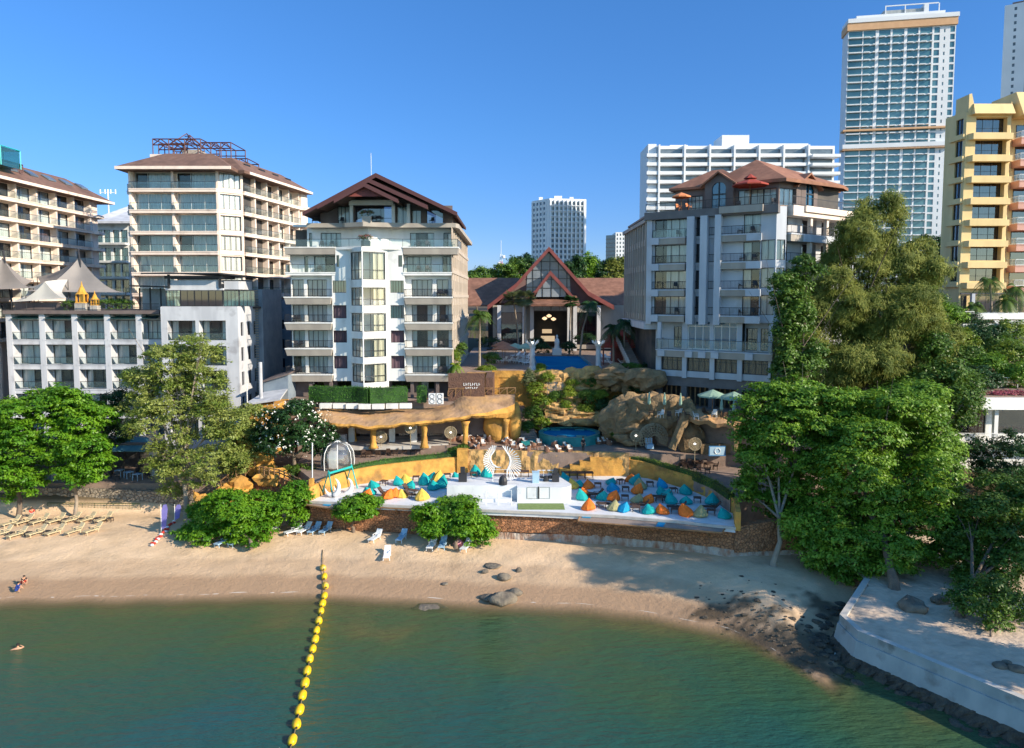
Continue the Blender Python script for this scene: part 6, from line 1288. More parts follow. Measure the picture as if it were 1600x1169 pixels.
# lattice radio mast
ym = 260.0; xm = XX(783, ym); zt_, zb_ = ZZ(380, ym), 20; RM = empty('radio_mast', (xm, ym, zb_), 'red and white lattice radio mast beyond the trees left of the lobby', 'mast')
secs = 8
for k in range(secs):
 z0_ = zb_ + (zt_ - 4 - zb_) * k / secs; z1_ = zb_ + (zt_ - 4 - zb_) * (k + 1) / secs; wa = 1.9 - 1.3 * k / secs; wb = 1.9 - 1.3 * (k + 1) / secs; mb = MB()
 for sx_, sy_ in ((-1, -1), (1, -1), (1, 1), (-1, 1)): mb.tube([(xm + sx_ * wa / 2, ym + sy_ * wa / 2, z0_), (xm + sx_ * wb / 2, ym + sy_ * wb / 2, z1_)], .09, 4)
 for q in range(3):
  za = z0_ + (z1_ - z0_) * q / 3; zz = z0_ + (z1_ - z0_) * (q + 1) / 3; sg_ = 1 if q % 2 else -1
  for s2 in (-1, 1): mb.tube([(xm - sg_ * wa / 2, ym + s2 * wa / 2, za), (xm + sg_ * wb / 2, ym + s2 * wb / 2, zz)], .06, 4); mb.tube([(xm + s2 * wa / 2, ym - sg_ * wa / 2, za), (xm + s2 * wb / 2, ym + sg_ * wb / 2, zz)], .06, 4)
 mb.build('lattice_section', 'mast_red' if k % 2 == 0 else 'tower_white', RM)
MB().tube([(xm, ym, zt_ - 4), (xm, ym, zt_ + 1)], .08, 5).build('aerial', 'tower_white', RM)
mb = MB()
for dx, dz in ((.9, -5), (-.9, -7.5), (.8, -10)): mb.lathe((xm + dx, ym - .6, zt_ + dz), [(.1, -.6), (.6, -.4), (.6, .4), (.1, .6)], 8)
mb.build('dish', 'tower_white', RM)
# ================================================================ lobby hall
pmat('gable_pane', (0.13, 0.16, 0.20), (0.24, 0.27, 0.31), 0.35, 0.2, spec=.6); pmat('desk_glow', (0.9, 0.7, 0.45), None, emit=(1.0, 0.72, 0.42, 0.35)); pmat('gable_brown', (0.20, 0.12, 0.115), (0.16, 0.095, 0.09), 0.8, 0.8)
YLb = 133.0; lx = lambda px, Y=YLb: XX(px, Y); zL = lambda py, Y=YLb: ZZ(py, Y); LB = empty('lobby_hall', (lx(857), YLb, 15), 'lobby hall with steep glazed double gable and long red tiled wings behind the pool', 'building'); F = Fr(0, YLb, 0)
def flared(root, px_l, px_r, apex, kneel, kneer, vf, vb, th=.4, name='roof'):
 L = [(lx(px_l[0]), zL(px_l[1])), (lx(kneel[0]), zL(kneel[1])), (lx(apex[0]), zL(apex[1])), (lx(kneer[0]), zL(kneer[1])), (lx(px_r[0]), zL(px_r[1]))]; mb = MB()
 for i in range(4): (a, za), (b, zb_) = L[i], L[i + 1]; mb.hexa([F.pt(a, vf, za - th), F.pt(b, vf, zb_ - th), F.pt(b, vb, zb_ - th), F.pt(a, vb, za - th), F.pt(a, vf, za), F.pt(b, vf, zb_), F.pt(b, vb, zb_), F.pt(a, vb, za)])
 r_ = mb.build(name, 'dark_tiles', root); g_ = MB()
 for i in range(4): (a, za), (b, zb_) = L[i], L[i + 1]; g_.hexa([F.pt(a, vf + .02, za - .75), F.pt(b, vf + .02, zb_ - .75), F.pt(b, vf - .15, zb_ - .75), F.pt(a, vf - .15, za - .75), F.pt(a, vf + .02, za + .1), F.pt(b, vf + .02, zb_ + .1), F.pt(b, vf - .15, zb_ + .1), F.pt(a, vf - .15, za + .1)])
 g_.build('barge_board', 'maroon_paint', r_); return r_
flared(LB, (762, 478), (958, 478), (857, 387), (806, 444), (918, 456), 1.5, -16); flared(LB, (818, 470), (898, 470), (858, 425), (835, 455), (886, 455), 4.0, -2)
def gridglass(pts, v, nm, cell=1.6):
 mb = MB(); mb.face([F.pt(x, v, z) for x, z in pts]); g_ = mb.build(nm, 'gable_pane', LB); xs_ = [p[0] for p in pts]; zs_ = [p[1] for p in pts]; b_ = MB()
 def span_z(x):
  out = []
  for i in range(len(pts)):
   (x1_, z1_), (x2_, z2_) = pts[i], pts[(i + 1) % len(pts)]
   if (x1_ - x) * (x2_ - x) < 0: out.append(z1_ + (z2_ - z1_) * (x - x1_) / (x2_ - x1_))
  return sorted(out)
 def span_x(z):
  out = []
  for i in range(len(pts)):
   (x1_, z1_), (x2_, z2_) = pts[i], pts[(i + 1) % len(pts)]
   if (z1_ - z) * (z2_ - z) < 0: out.append(x1_ + (x2_ - x1_) * (z - z1_) / (z2_ - z1_))
  return sorted(out)
 x = min(xs_) + cell * .8
 while x < max(xs_): s_ = span_z(x); (b_.fb(F, x - .06, x + .06, v + .02, v + .1, s_[0], s_[-1]) if len(s_) > 1 else 0); x += cell
 z = min(zs_) + cell
 while z < max(zs_): s_ = span_x(z); (b_.fb(F, s_[0], s_[-1], v + .021, v + .09, z - .05, z + .05) if len(s_) > 1 else 0); z += cell
 b_.build('mullion', 'dark_metal', g_)
gridglass([(lx(822), zL(462)), (lx(892), zL(462)), (lx(890), zL(428)), (lx(857), zL(393)), (lx(824), zL(428))], -.2, 'gable_glass')
gridglass([(lx(836), zL(464)), (lx(884), zL(464)), (lx(878), zL(450)), (lx(858), zL(431)), (lx(842), zL(450))], 3.4, 'porch_glass')
mb = MB(); mb.face([F.pt(lx(a), -.3, zL(b)) for a, b in ((780, 474), (940, 474), (918, 456), (857, 389), (806, 444))]); mb.build('gable_wall', 'gable_brown', LB)
mb = MB(); mb.hexa([F.pt(lx(828), 6, zL(478)), F.pt(lx(902), 6, zL(478)), F.pt(lx(900), .2, zL(464)), F.pt(lx(832), .2, zL(464)), F.pt(lx(828), 6, zL(475)), F.pt(lx(902), 6, zL(475)), F.pt(lx(900), .2, zL(461)), F.pt(lx(832), .2, zL(461))]); mb.build('skirt_roof', 'lobby_tiles', LB)
for a, b in ((728, 812), (905, 1010)): mb = MB(); Y_ = YLb + 5; mb.hexa([(XX(a, Y_), Y_ - 4, zL(479)), (XX(b, Y_), Y_ - 4, zL(479)), (XX(b, Y_), Y_ + 5, zL(434)), (XX(a, Y_), Y_ + 5, zL(434)), (XX(a, Y_), Y_ - 4, zL(477)), (XX(b, Y_), Y_ - 4, zL(477)), (XX(b, Y_), Y_ + 5, zL(432)), (XX(a, Y_), Y_ + 5, zL(432))]); mb.hexa([(XX(a, Y_), Y_ + 14, zL(479)), (XX(b, Y_), Y_ + 14, zL(479)), (XX(b, Y_), Y_ + 5.01, zL(434)), (XX(a, Y_), Y_ + 5.01, zL(434)), (XX(a, Y_), Y_ + 14, zL(477)), (XX(b, Y_), Y_ + 14, zL(477)), (XX(b, Y_), Y_ + 5.01, zL(432)), (XX(a, Y_), Y_ + 5.01, zL(432))]); mb.build('wing_roof', 'lobby_tiles', LB)
zfl = 15.3; mb = MB(); ops = [(lx(783), lx(817), zfl + .8, zL(488)), (lx(901), lx(933), zfl + .8, zL(488))]; wallgrid(mb, F, lx(770), lx(829), zfl, zL(477), ops[:1]); wallgrid(mb, F, lx(890), lx(1010), zfl, zL(477), ops[1:]); mb.build('wall', 'beige_wall', LB)
for o in ops: win(LB, F, *o, 'dark', v=-.2)
mb = MB(); mb.fb(F, lx(832), lx(888), .1, .5, zL(486), zL(478)); win(LB, F, lx(834), lx(860), zL(485.5), zL(478.5), 'slide', v=.6); win(LB, F, lx(861), lx(887), zL(485.5), zL(478.5), 'slide', v=.6); mb.build('lintel', 'grey_wall', LB)
for px in (780, 819, 831, 889, 898, 935): MB().fb(F, lx(px) - .35, lx(px) + .35, .3, 1.0, zfl - 1, zL(477)).build('column', 'grey_wall', LB)
MB().box(lx(760), lx(1000), YLb + 9, YLb + 9.5, zfl, zL(478)).box(lx(760), lx(1000), YLb + .5, YLb + 9, zfl - .3, zfl).build('interior', 'interior', LB)
for px, py in ((851, 497), (858, 493), (865, 498)):
 r_ = empty('chandelier', (XX(px, YLb + 3), YLb + 3, ZZ(py, YLb + 3)), {851: 'left one of three lit chandeliers inside the lobby entrance', 858: 'middle and highest lit chandelier inside the lobby entrance', 865: 'right one of three lit chandeliers inside the lobby entrance'}[px], 'chandelier', 'lobby chandeliers'); c = r_.location
 MB().lathe(tuple(c), [(.1, -.4), (.45, -.2), (.5, 0), (.1, .25)], 8).build('lamp_shade', 'lamp_warm', r_); MB().tube([(c.x, c.y, c.z + .25), (c.x, c.y, zL(478))], .03, 4).build('chain', 'dark_metal', r_)
r_ = MB().box(lx(847), lx(869), YLb + 4, YLb + 5, zfl + 1.2, zfl + 2.2).box(lx(850), lx(866), YLb + 7.5, YLb + 7.8, zfl + 2.6, zfl + 3.4).build('reception_desk', 'desk_glow'); T(r_, 'warm self-lit reception desk and panel glowing inside the lobby', 'desk')  # no lamp here: the warm light is put into the desk material
mb = MB()
for k in range(8): mb.box(lx(838), lx(882), YLb - 1 - k * .45, YLb + .5 - k * .45, 12, zfl - k * .1)
T(mb.build('lobby_steps', 'paving'), kind='structure')
# ================================================================ pool terrace (z 15)
zPd = 15.0; Yf = 97.3; px1, px2 = XX(843, Yf), XX(930, Yf)
def paved(name, poly, z, th, mat): mb = MB(); mb.prism(poly, z - th, z); return T(mb.build(name, mat), kind='structure')
xl_, xr_ = -7.7, 17.4
paved('pool_deck', [(xl_, 95.5), (px1 - .5, 95.5), (px1 - .5, 121), (xl_, 121)], zPd, 5, 'paving'); paved('pool_deck', [(px2 + .5, 95.5), (xr_ + 3, 95.5), (xr_ + 3, 121), (px2 + .5, 121)], zPd, 5, 'paving'); paved('pool_deck', [(xl_, 121.02), (xr_ + 3, 121.02), (xr_ + 3, 141), (xl_, 141)], zPd - .004, 5, 'paving')
PL = empty('swimming_pool', ((px1 + px2) / 2, 108, zPd - 1), 'blue swimming pool framed by two lotus lamp columns below the lobby', 'pool')
MB().box(px1 - .45, px2 + .45, 95.6, Yf, 9, zPd - .1).box(px1 - .45, px1, Yf, 120.9, 9, zPd + .06).box(px2, px2 + .45, Yf, 120.9, 9, zPd + .06).box(px1, px2, Yf, 120.9, 9, zPd - 1.2).build('basin', 'pool_tile', PL)
m = pmat('pool_water', (0.01, 0.13, 0.30), (0.015, 0.18, 0.36), 0.3, 0.5, bump=0.5, bscale=3, spec=.0); MB().box(px1 + .01, px2 - .01, Yf - .9, 120.8, zPd - 1.19, zPd - .06).build('pool_water', 'pool_water', PL)
for px, py, lab in ((832, 577, 'lotus topped lamp column at the left front corner of the pool'), (935.5, 577, 'lotus topped lamp column at the right front corner of the pool')):
 x, y = XX(px, 97.5), 97.5; r_ = empty('lamp_column', (x, y, zPd), lab, 'lamp column', 'lotus lamp columns by the pool'); hz = ZZ(541, 97.5) - zPd
 MB().lathe((x, y, zPd), [(.55, 0), (.5, .4), (.36, .6), (.33, hz * .9), (.42, hz)], 12).build('column', 'grey_wall', r_)
 mb = MB(); mb.lathe((x, y, zPd + hz), [(.3, 0), (.5, .12), (.5, .2), (.3, .3)], 12)
 for k in range(10): a = k * .628; d = Vector((math.cos(a), math.sin(a), 0)); s_ = Vector((-d.y, d.x, 0)) * .16; b0 = Vector((x, y, zPd + hz + .15)) + d * .35; mb.face([b0 - s_, b0 + s_, b0 + d * .45 + s_ * .8 + Vector((0, 0, .3)), b0 + d * .6 + Vector((0, 0, .75)), b0 + d * .45 - s_ * .8 + Vector((0, 0, .3))])
 mb.build('lotus', 'white_wall', r_); MB().lathe((x, y, zPd + hz + .3), [(.25, 0), (.25, .25), (.1, .35)], 8).build('lamp', 'lamp_white', r_)
for i, (px, py, m_, r, lab) in enumerate(((785, 536, 'parasol_brown', 1.9, 'farther brown parasol left of the pool'), (789, 545, 'parasol_brown', 2.0, 'nearer brown parasol left of the pool'), (805, 538, 'parasol_green', 1.7, 'green parasol beside the brown parasols left of the pool'), (821, 537, 'parasol_green', 1.7, 'green parasol nearest the left lotus lamp column'))):
 Y_ = (112, 105, 108, 108)[i]; parasol('parasol', (XX(px, Y_), Y_, zPd), r, 2.5, m_, lab, 'parasols beside the pool')
LG = {}
def lounger(mat, kind):
 if (mat, kind) not in LG:
  r = empty(kind, (0, 0, 0)); mb = MB(); mb.box(-.31, .31, -1.0, .35, .30, .36)
  for k in range(9): mb.box(-.29, .29, -.97 + k * .15, -.87 + k * .15, .361, .385)
  mb.build('seat', mat, r); mb = MB(); mb.hexa([(-.31, .36, .30), (.31, .36, .30), (.31, .42, .30), (-.31, .42, .30), (-.29, .82, .88), (.29, .82, .88), (.29, .88, .86), (-.29, .88, .86)])
  for k in range(4): q = .18 + k * .2; mb.hexa([(-.27, .345 + q * .46, .30 + q * .58), (.27, .345 + q * .46, .30 + q * .58), (.27, .36 + q * .46, .30 + q * .58), (-.27, .36 + q * .46, .30 + q * .58), (-.27, .39 + q * .46, .37 + q * .58), (.27, .39 + q * .46, .37 + q * .58), (.27, .41 + q * .46, .37 + q * .58), (-.27, .41 + q * .46, .37 + q * .58)])
  mb.build('backrest', mat, r)
  for x in (-.27, .27):
   for y in (-.85, .3): MB().tube([(x * 1.12, y, 0), (x, y, .30)], .035, 5).build('leg', mat, r)
   MB().box(x - .035, x + .035, -.1, .5, .52, .56).tube([(x, -.05, .36), (x, -.05, .52)], .025, 5).build('armrest', mat, r)
  LG[(mat, kind)] = [r, False]
 r, used = LG[(mat, kind)]
 if not used: LG[(mat, kind)][1] = True; return r
 return copy_tree(r)
for i, (px, py) in enumerate([(803, 566), (811, 567), (819, 568), (826, 570), (806, 558), (814, 558), (822, 560), (828, 562), (785, 566), (793, 567)]):
 p = P(px, py, z=zPd); T(put(lounger('white_plastic', 'pool_lounger'), p, rnd.uniform(-80, -50)), 'white plastic lounger on the pool deck left of the pool', 'sun lounger', 'white loungers left of the pool')
for i, (px, py) in enumerate([(944, 561), (952, 562), (960, 560), (968, 562), (946, 569), (958, 571), (974, 570), (984, 569), (992, 572)]):
 p = P(px, py, z=zPd); T(put(lounger('white_plastic', 'pool_lounger'), p, rnd.uniform(40, 90)), 'white plastic lounger on the pool deck right of the pool', 'sun lounger', 'white loungers right of the pool')
RP = empty('red_pavilion', (XX(972, 106), 106, zPd), 'red poolside pavilion with two tier pyramid roof right of the pool', 'pavilion'); F = Fr(0, 104, 0); a, b = XX(940, 104), XX(1006, 104)
hip(F, a, b, 0, -6, ZZ(541, 104), ZZ(527, 104), 2.0, 2.2).build('roof', 'parasol_red', RP); hip(F, a + 1.5, b - 1.5, -1.8, -4.8, ZZ(526, 104), ZZ(516, 104), 1.2, 1.2).build('upper_roof', 'parasol_red', RP)
MB().box(a + 1.6, b - 1.6, 106, 108.6, ZZ(541, 104), ZZ(526, 104)).build('clerestory', 'maroon_paint', RP)
for x in (a + .4, a + 2.2, b - 2.2, b - .4): MB().box(x - .1, x + .1, 104.4, 104.6, zPd, ZZ(541, 104)).build('post', 'maroon_paint', RP)
MB().box(a + 2.2, b - 2.2, 107.6, 109.6, zPd, ZZ(541, 104)).build('bar_wall', 'maroon_paint', RP)
st = empty('fountain_statue', (XX(870.5, 122.5), 122.5, zPd), 'pale statue on a plinth at the far end of the pool', 'statue'); x, y = XX(870.5, 122.5), 122.5
MB().box(x - .8, x + .8, y - .6, y + .6, zPd, zPd + 1.2).build('plinth', 'white_wall', st); MB().lathe((x, y, zPd + 1.2), [(.5, 0), (.4, .5), (.45, 1.1), (.3, 1.6), (.12, 1.75), (.2, 1.95), (.18, 2.2), (.03, 2.35)], 10).build('figure', 'white_wall', st)
# ================================================================ hotel plinths and the sign wall
T(MB().box(-33, -6.2, 87.2, 123, 8, 12.0).build('hotel_terrace', 'paving'), kind='structure'); paved('hotel_terrace', [(17.6, 84.5), (29, 76.6), (40, 77.5), (46, 92), (44, 100), (17.6, 100)], 11.4, 6, 'paving')
xs_, xe_ = XX(700, 88), XX(766, 88); SW = empty('sign_wall', ((xs_ + xe_) / 2, 88, 11), 'rough brown wall with small pale lettering right of the white gabled hotel', 'wall'); MB().box(xs_, XX(757, 88), 87.6, 88, 11.0, ZZ(583, 88)).build('wall', 'plaster_brown', SW)
q = MB(); rl = random.Random(2); x = XX(724, 88)
for z_, n_, h_ in ((14.0, 8, .34), (13.62, 6, .2)):
 for k in range(n_): xx = x + (.0 if n_ == 8 else .25) + k * .27; q.box(xx, xx + .06, 87.55, 87.6, z_, z_ + h_); q.box(xx + .06, xx + .19, 87.55, 87.6, z_ + h_ * rl.choice((.0, .42, .84)), z_ + h_ * rl.choice((.0, .42, .84)) + .05) if False else q.box(xx + .06, xx + .18, 87.55, 87.6, z_ + h_ * (.0, .42, .82)[k % 3], z_ + h_ * (.0, .42, .82)[k % 3] + .05)
q.build('lettering', 'sign_white', SW)
T(MB().box(XX(759, 90), XX(771, 90), 88.4, 96, 9, 14.9).build('brown_wall', 'plaster_brown'), 'narrow brown wall between the lettered wall and the ochre wall', 'wall')
OW = empty('ochre_wall', (XX(792, 95), 95, 9), 'ochre plastered wall with dark doorway under the pool deck left of the waterfall', 'wall'); mb = MB(); F = Fr(0, 95.3, 0); wallgrid(mb, F, XX(769, 95.3), XX(818, 95.3), 9, zPd + .1, [(XX(779, 95.3), XX(797, 95.3), 9.5, ZZ(590, 95.3))], depth=.5); mb.build('wall', 'ochre_plaster', OW); MB().box(XX(779, 95.3), XX(797, 95.3), 95.7, 95.8, 9.5, 14).build('door', 'dark_wood', OW)
T(MB().box(-6.1, xr_ + 4, 95.42, 95.5, 8, zPd - .2).build('pool_retaining_wall', 'ochre_plaster'), 'ochre retaining wall carrying the pool deck behind rocks and shrubs', 'wall')
# ================================================================ beach club terraces
zD, zT1, zLl, zLr = 4.6, 7.1, 6.1, 5.8
def poly(pts, z): return [(P(x, y, z=z).x, P(x, y, z=z).y) for x, y in pts]
wl_ = poly([(484, 783), (492, 779), (520, 767), (560, 757), (600, 750.5), (650, 744.5), (716, 738)], zD); wc_ = poly([(716, 738), (730, 738), (800, 739), (900, 740), (983, 744)], zD)
wr_ = poly([(983, 744), (1011, 747), (1048, 757), (1085, 768), (1120, 784), (1146, 803), (1149, 824)], zD); fr_ = poly([(484, 783), (560, 787), (650, 791), (740, 796), (840, 800), (960, 806), (1060, 814), (1149, 824)], zD)
paved('deck_floor', fr_ + wr_[::-1][1:] + wc_[::-1][1:] + wl_[::-1][1:-1], zD, .5, 'deck_white')
def fr2(pts, k): return Vector(pts[k])
def wallstrip(root, pts, z0, z1, th, mat, name, rough=0.0, seed=0, sub=3, inward=True, cap=None, n=None):
 """wall following pts (xy) ; z1 may be list; front face roughened"""
 rs = random.Random(seed); n = n or len(pts) * 8; P2 = [lerp_poly(pts, i / n) for i in range(n + 1)]; zt_ = [(z1 if not isinstance(z1, (list, tuple)) else float(np.interp(i / n, np.linspace(0, 1, len(z1)), z1))) for i in range(n + 1)]
 mb = MB(); m_ = 5; back = []; grid = []
 for i in range(n + 1):
  a = Vector(P2[max(i - 1, 0)]); b = Vector(P2[min(i + 1, n)]); t_ = (b - a).normalized(); nn = Vector((t_.y, -t_.x)); 
  if not inward: nn = -nn
  col = []
  for j in range(m_ + 1):
   q = j / m_; o_ = rs.uniform(-rough, rough) * (1 if 0 < i < n else .3); z = z0 + (zt_[i] - z0) * q + (rs.uniform(-rough, rough) * .4 if 0 < j < m_ else 0); p = Vector(P2[i]) + nn * (o_ + rough * 1.2 * (1 - q)); col.append((p.x, p.y, z))
  grid.append(col); p = Vector(P2[i]) - nn * th; back.append(((p.x, p.y, zt_[i]), (p.x, p.y, z0)))
 for i in range(n):
  for j in range(m_): f_ = [grid[i][j], grid[i + 1][j], grid[i + 1][j + 1], grid[i][j + 1]]; mb.face(f_ if inward else f_[::-1])
  mb.face([grid[i][m_], grid[i + 1][m_], back[i + 1][0], back[i][0]]); mb.face([back[i][0], back[i + 1][0], back[i + 1][1], back[i][1]])
 for e_ in (0, n): mb.face([*grid[e_], back[e_][0], back[e_][1]])
 return mb.build(name, mat, root)
T(wallstrip(None, wl_, zD - .3, [5.9, 6.3, 6.35, 6.35, 6.4], .5, 'ochre_plaster', 'curved_wall', .05, 1), 'curved ochre wall behind the left half of the beanbag deck', 'wall', 'curved deck walls')
T(wallstrip(None, wc_, zD - .3, 7.2, .6, 'rock_ochre', 'rock_wall', .16, 2, n=40), 'folded ochre rock wall behind the winged stage', 'wall')
T(wallstrip(None, wr_, zD - .3, [6.5, 6.2, 6.1, 6.0, 6.0], .45, 'ochre_plaster', 'curved_wall', .05, 3), 'curved brownish ochre wall round the shaded right end of the deck', 'wall', 'curved deck walls')
p0 = wc_[0]; T(MB().box(p0[0] - .1, p0[0] + 1.15, p0[1] - .35, p0[1] + .6, zD - .1, 7.35).build('wall_pillar', 'ochre_plaster'), 'square ochre pillar ending the left curved deck wall', 'pillar')
mb = MB(); c0 = poly([(905, 741), (930, 741.5), (955, 742.5), (982, 744)], zD)
for k, (a, b) in enumerate(((874, 985), (890, 985), (905, 985), (921, 985))): xa, xb = P(a, 741, z=zD).x, P(b, 744, z=zD).x; mb.box(xa, xb, c0[0][1] - .85 + k * .02, c0[0][1] + .1, zD - .1 - k * .01, 5.35 + k * .45)
T(mb.build('stepped_wall', 'ochre_plaster'), 'stepped bright ochre wall block right of the winged stage', 'wall')
# lower side terraces, upper terrace
yb84 = 84.2; lowl = wl_[1:] + [(XX(716, yb84), yb84), (XX(470, yb84), yb84), (wl_[0][0] - 5, 74)]
def shift(pts, d): return [(x, y + d) for x, y in pts]
paved('lower_terrace', shift(wl_[1:], .45) + [(XX(716, 83), 83), (XX(712, 84.2), 84.2), (XX(470, 84.2), 84.2), (XX(455, 78), 78)], zLl, 3, 'paving')
paved('lower_terrace', [(x - .2, y + .45) for x, y in wr_[:-1]] + [(wr_[-2][0] + 3, wr_[-2][1] + 3), (34, 73), (32, 78.5), (XX(1062, 79.5), 79.5), (XX(985, 81.8), 81.8)], zLr, 3, 'paving')
paved('upper_terrace', [(XX(460, 84.2), 84.2), (XX(712, 84.2), 84.2), (XX(717, 82.8), 82.8), (wc_[0][0], wc_[0][1] + .4), (wc_[-1][0], wc_[-1][1] + .4), (XX(1062, 79.5), 79.5), (32, 78.5), (36, 84), (30, 96), (XX(460, 96), 96)], zT1, 3, 'paving')
MBk = MB(); wp = [(XX(500, 84.1), 84.1), (XX(560, 84.0), 84.0), (XX(640, 84.5), 84.5), (XX(700, 85.6), 85.6)]
for i in range(3): (a, b), (c, d) = wp[i], wp[i + 1]; MBk.hexa([(a, b - .9, zT1 - .3), (c, d - .9, zT1 - .3), (c, d, zT1 - .3), (a, b, zT1 - .3), (a, b - .9, zT1 + .12), (c, d - .9, zT1 + .12), (c, d + 3, zT1 + .12), (a, b + 3, zT1 + .12)])
T(MBk.build('restaurant_floor', 'concrete_top'), kind='structure')
# front retaining wall of the deck
ext = fr_ + [(P(1200, 866, z=2).x, P(1200, 866, z=2).y), (P(1300, 862, z=2).x, P(1300, 862, z=2).y)]; exl = [(XX(392, 76), 76), (XX(430, 75.3), 75.3), (XX(466, 72.5), 72.5), fr_[0]]
FWl = empty('front_wall', (0, fr_[3][1], 1.5), 'long brown rubble wall with lime stained foot carrying the deck above the beach', 'wall')
pmat('lime_stain', (0.46, 0.41, 0.36), (0.30, 0.15, 0.09), 1.3, 0.9, bump=1.2, bscale=4, stretch=(1.5, 1.5, .6), lo=.36, hi=.66, detail=8)
wallstrip(FWl, shift(fr_, .35), 2.45, zD - .06, .6, 'rubble_stone', 'rubble_face', .07, 11, n=90); wallstrip(FWl, shift(ext[2:], .30), 0.9, [2.0, 2.45, 2.3, 2.6, 2.4, 2.5, 2.3, 2.2], .9, 'lime_stain', 'stained_foot', .06, 12, n=90); wallstrip(FWl, shift(fr_[:3], .31), 0.9, 2.44, .9, 'rubble_stone', 'rubble_foot', .09, 15, n=20)
wallstrip(FWl, exl, 1.0, [5.6, 5.4, 5.0, 4.5], .6, 'rubble_stone', 'side_return', .08, 13, n=30); wallstrip(FWl, shift(ext[-3:], .3), 2.2, [4.5, 5.0, 5.2], .8, 'rubble_stone', 'far_return', .08, 14, n=30)
MB_e = MB()
for i in range(len(fr_) - 1): (a, b), (c, d) = fr_[i], fr_[i + 1]; MB_e.hexa([(a, b - .12, zD - .2), (c, d - .12, zD - .2), (c, d + .1, zD - .2), (a, b + .1, zD - .2), (a, b - .12, zD + .03), (c, d - .12, zD + .03), (c, d + .1, zD + .03), (a, b + .1, zD + .03)])
MB_e.build('deck_edge', 'concrete_top', FWl)
# lounging ledges cantilevered off the deck
def ledge(pts, label, strips):
 q = [Vector(P(x, y, z=zD - .25)) for x, y in pts]; r_ = empty('net_ledge', (q[0] + q[2]) / 2, label, 'ledge', 'lounging ledges off the deck edge'); mb = MB(); a, b, c, d = q   # a,b back ; c,d front
 mb.slab([tuple(a), tuple(b), tuple(c), tuple(d)], .06); mb.build('net', 'net_cloth', r_); mb = MB()
 for s_, e_ in ((a, b), (b, c), (c, d), (d, a)): mb.tube([s_ + Vector((0, 0, .02)), e_ + Vector((0, 0, .02))], .07, 5)
 mb.build('rim', 'wood', r_); mb = MB()
 for t_ in (.1, .5, .9): s_ = d.lerp(c, t_); e_ = a.lerp(b, t_); mb.tube([s_ - Vector((0, 0, .08)), (e_.x, e_.y, 2.6)], .07, 5)
 mb.build('strut', 'wood', r_); mb = MB()
 for (u0, u1, v0, v1) in strips: mb.slab([tuple(a.lerp(b, u).lerp(d.lerp(c, u), v) + Vector((0, 0, .05))) for u, v in ((u0, v0), (u1, v0), (u1, v1), (u0, v1))], .03)
 if strips: mb.build('cushion', 'bag_blue', r_)
ledge([(908, 800), (1140, 817), (1128, 833), (903, 815)], 'longest lounging ledge along the shaded right front of the deck', [(.02, .08, .1, .6), (.55, .6, .5, .9)]); ledge([(480, 777), (556, 783), (530, 797), (468, 788)], 'lounging ledge at the left end of the deck beside the swing', [(.52, .68, .3, .8)]); ledge([(592, 785), (656, 789), (650, 797), (588, 793)], 'small lounging ledge below the orange beanbags left of the stage', [(.4, .5, .3, .8)])
# ---------------------------------------------------------------- ochre grotto canopy and restaurant under the white hotel
GC = empty('grotto_canopy', (XX(650, 85), 85, zT1), 'long lumpy ochre plaster canopy on organic pillars below the white gabled hotel', 'canopy')
fe = [P(*a) for a in ()] ; FE = [(498, 652, 83.5), (517, 661, 82), (578, 666, 81.6), (655, 659, 82), (723, 651, 83), (770, 642, 84.2), (804, 632, 86)]; BE = [(492, 634, 87.3), (520, 637, 87.5), (580, 641, 87.6), (655, 637, 87.8), (700, 631, 88), (715, 617, 88.2), (805, 616, 89)]
fe = [P(a, b, Y=c) for a, b, c in FE]; be = [P(a, b, Y=c) for a, b, c in BE]; NU, NV = 80, 14; rs = np.random.RandomState(8)
def ip(pts, t): k = t * (len(pts) - 1); i = min(int(k), len(pts) - 2); return pts[i].lerp(pts[i + 1], k - i)
top = []; bot = []
for i in range(NU + 1):
 a = ip(fe, i / NU); b = ip(be, i / NU); r1, r2_ = [], []
 for j in range(NV + 1):
  s = j / NV; p = a.lerp(b, s); nz = .06 * math.sin(p.x * .9 + 2 * math.sin(s * 3)) + .05 * math.sin(p.x * 2.3 + s * 5) + rs.uniform(-.03, .03); p = p + Vector((0, (-.08 * math.sin(p.x * .8) - .07 * math.sin(p.x * 2.1)) * (1 - s) ** 2, nz * (.4 + .6 * (1 - s)) + .25 * math.sin(math.pi * s))); r1.append(p)
  th = (.42 + .10 * abs(math.sin(p.x * .7)) + 1.3 * max(0, (i / NU - .72) / .28) ** 1.5) if j == 0 else .6 + 1.0 * max(0, (i / NU - .72) / .28); q = p - Vector((0, -.15 if j == 0 else 0, th + rs.uniform(-.08, .08))); r2_.append(q)
 top.append(r1); bot.append(r2_)
mb = MB()
for i in range(NU):
 for j in range(NV): mb.face([top[i][j], top[i + 1][j], top[i + 1][j + 1], top[i][j + 1]]); mb.face([bot[i][j], bot[i][j + 1], bot[i + 1][j + 1], bot[i + 1][j]])
mb.build('canopy_roof', 'canopy_plaster', GC); mb = MB()
for i in range(NU): m0 = (top[i][0] + bot[i][0]) / 2 + Vector((0, -.22, 0)); m1_ = (top[i + 1][0] + bot[i + 1][0]) / 2 + Vector((0, -.22, 0)); mb.face([bot[i][0], bot[i + 1][0], m1_, m0]); mb.face([m0, m1_, top[i + 1][0], top[i][0]])
mb.face([r for r in top[NU]] + [r for r in bot[NU][::-1]]); mb.face(([r for r in top[0]] + [r for r in bot[0][::-1]])[::-1]); mb.build('canopy_lip', 'ochre_plaster', GC)
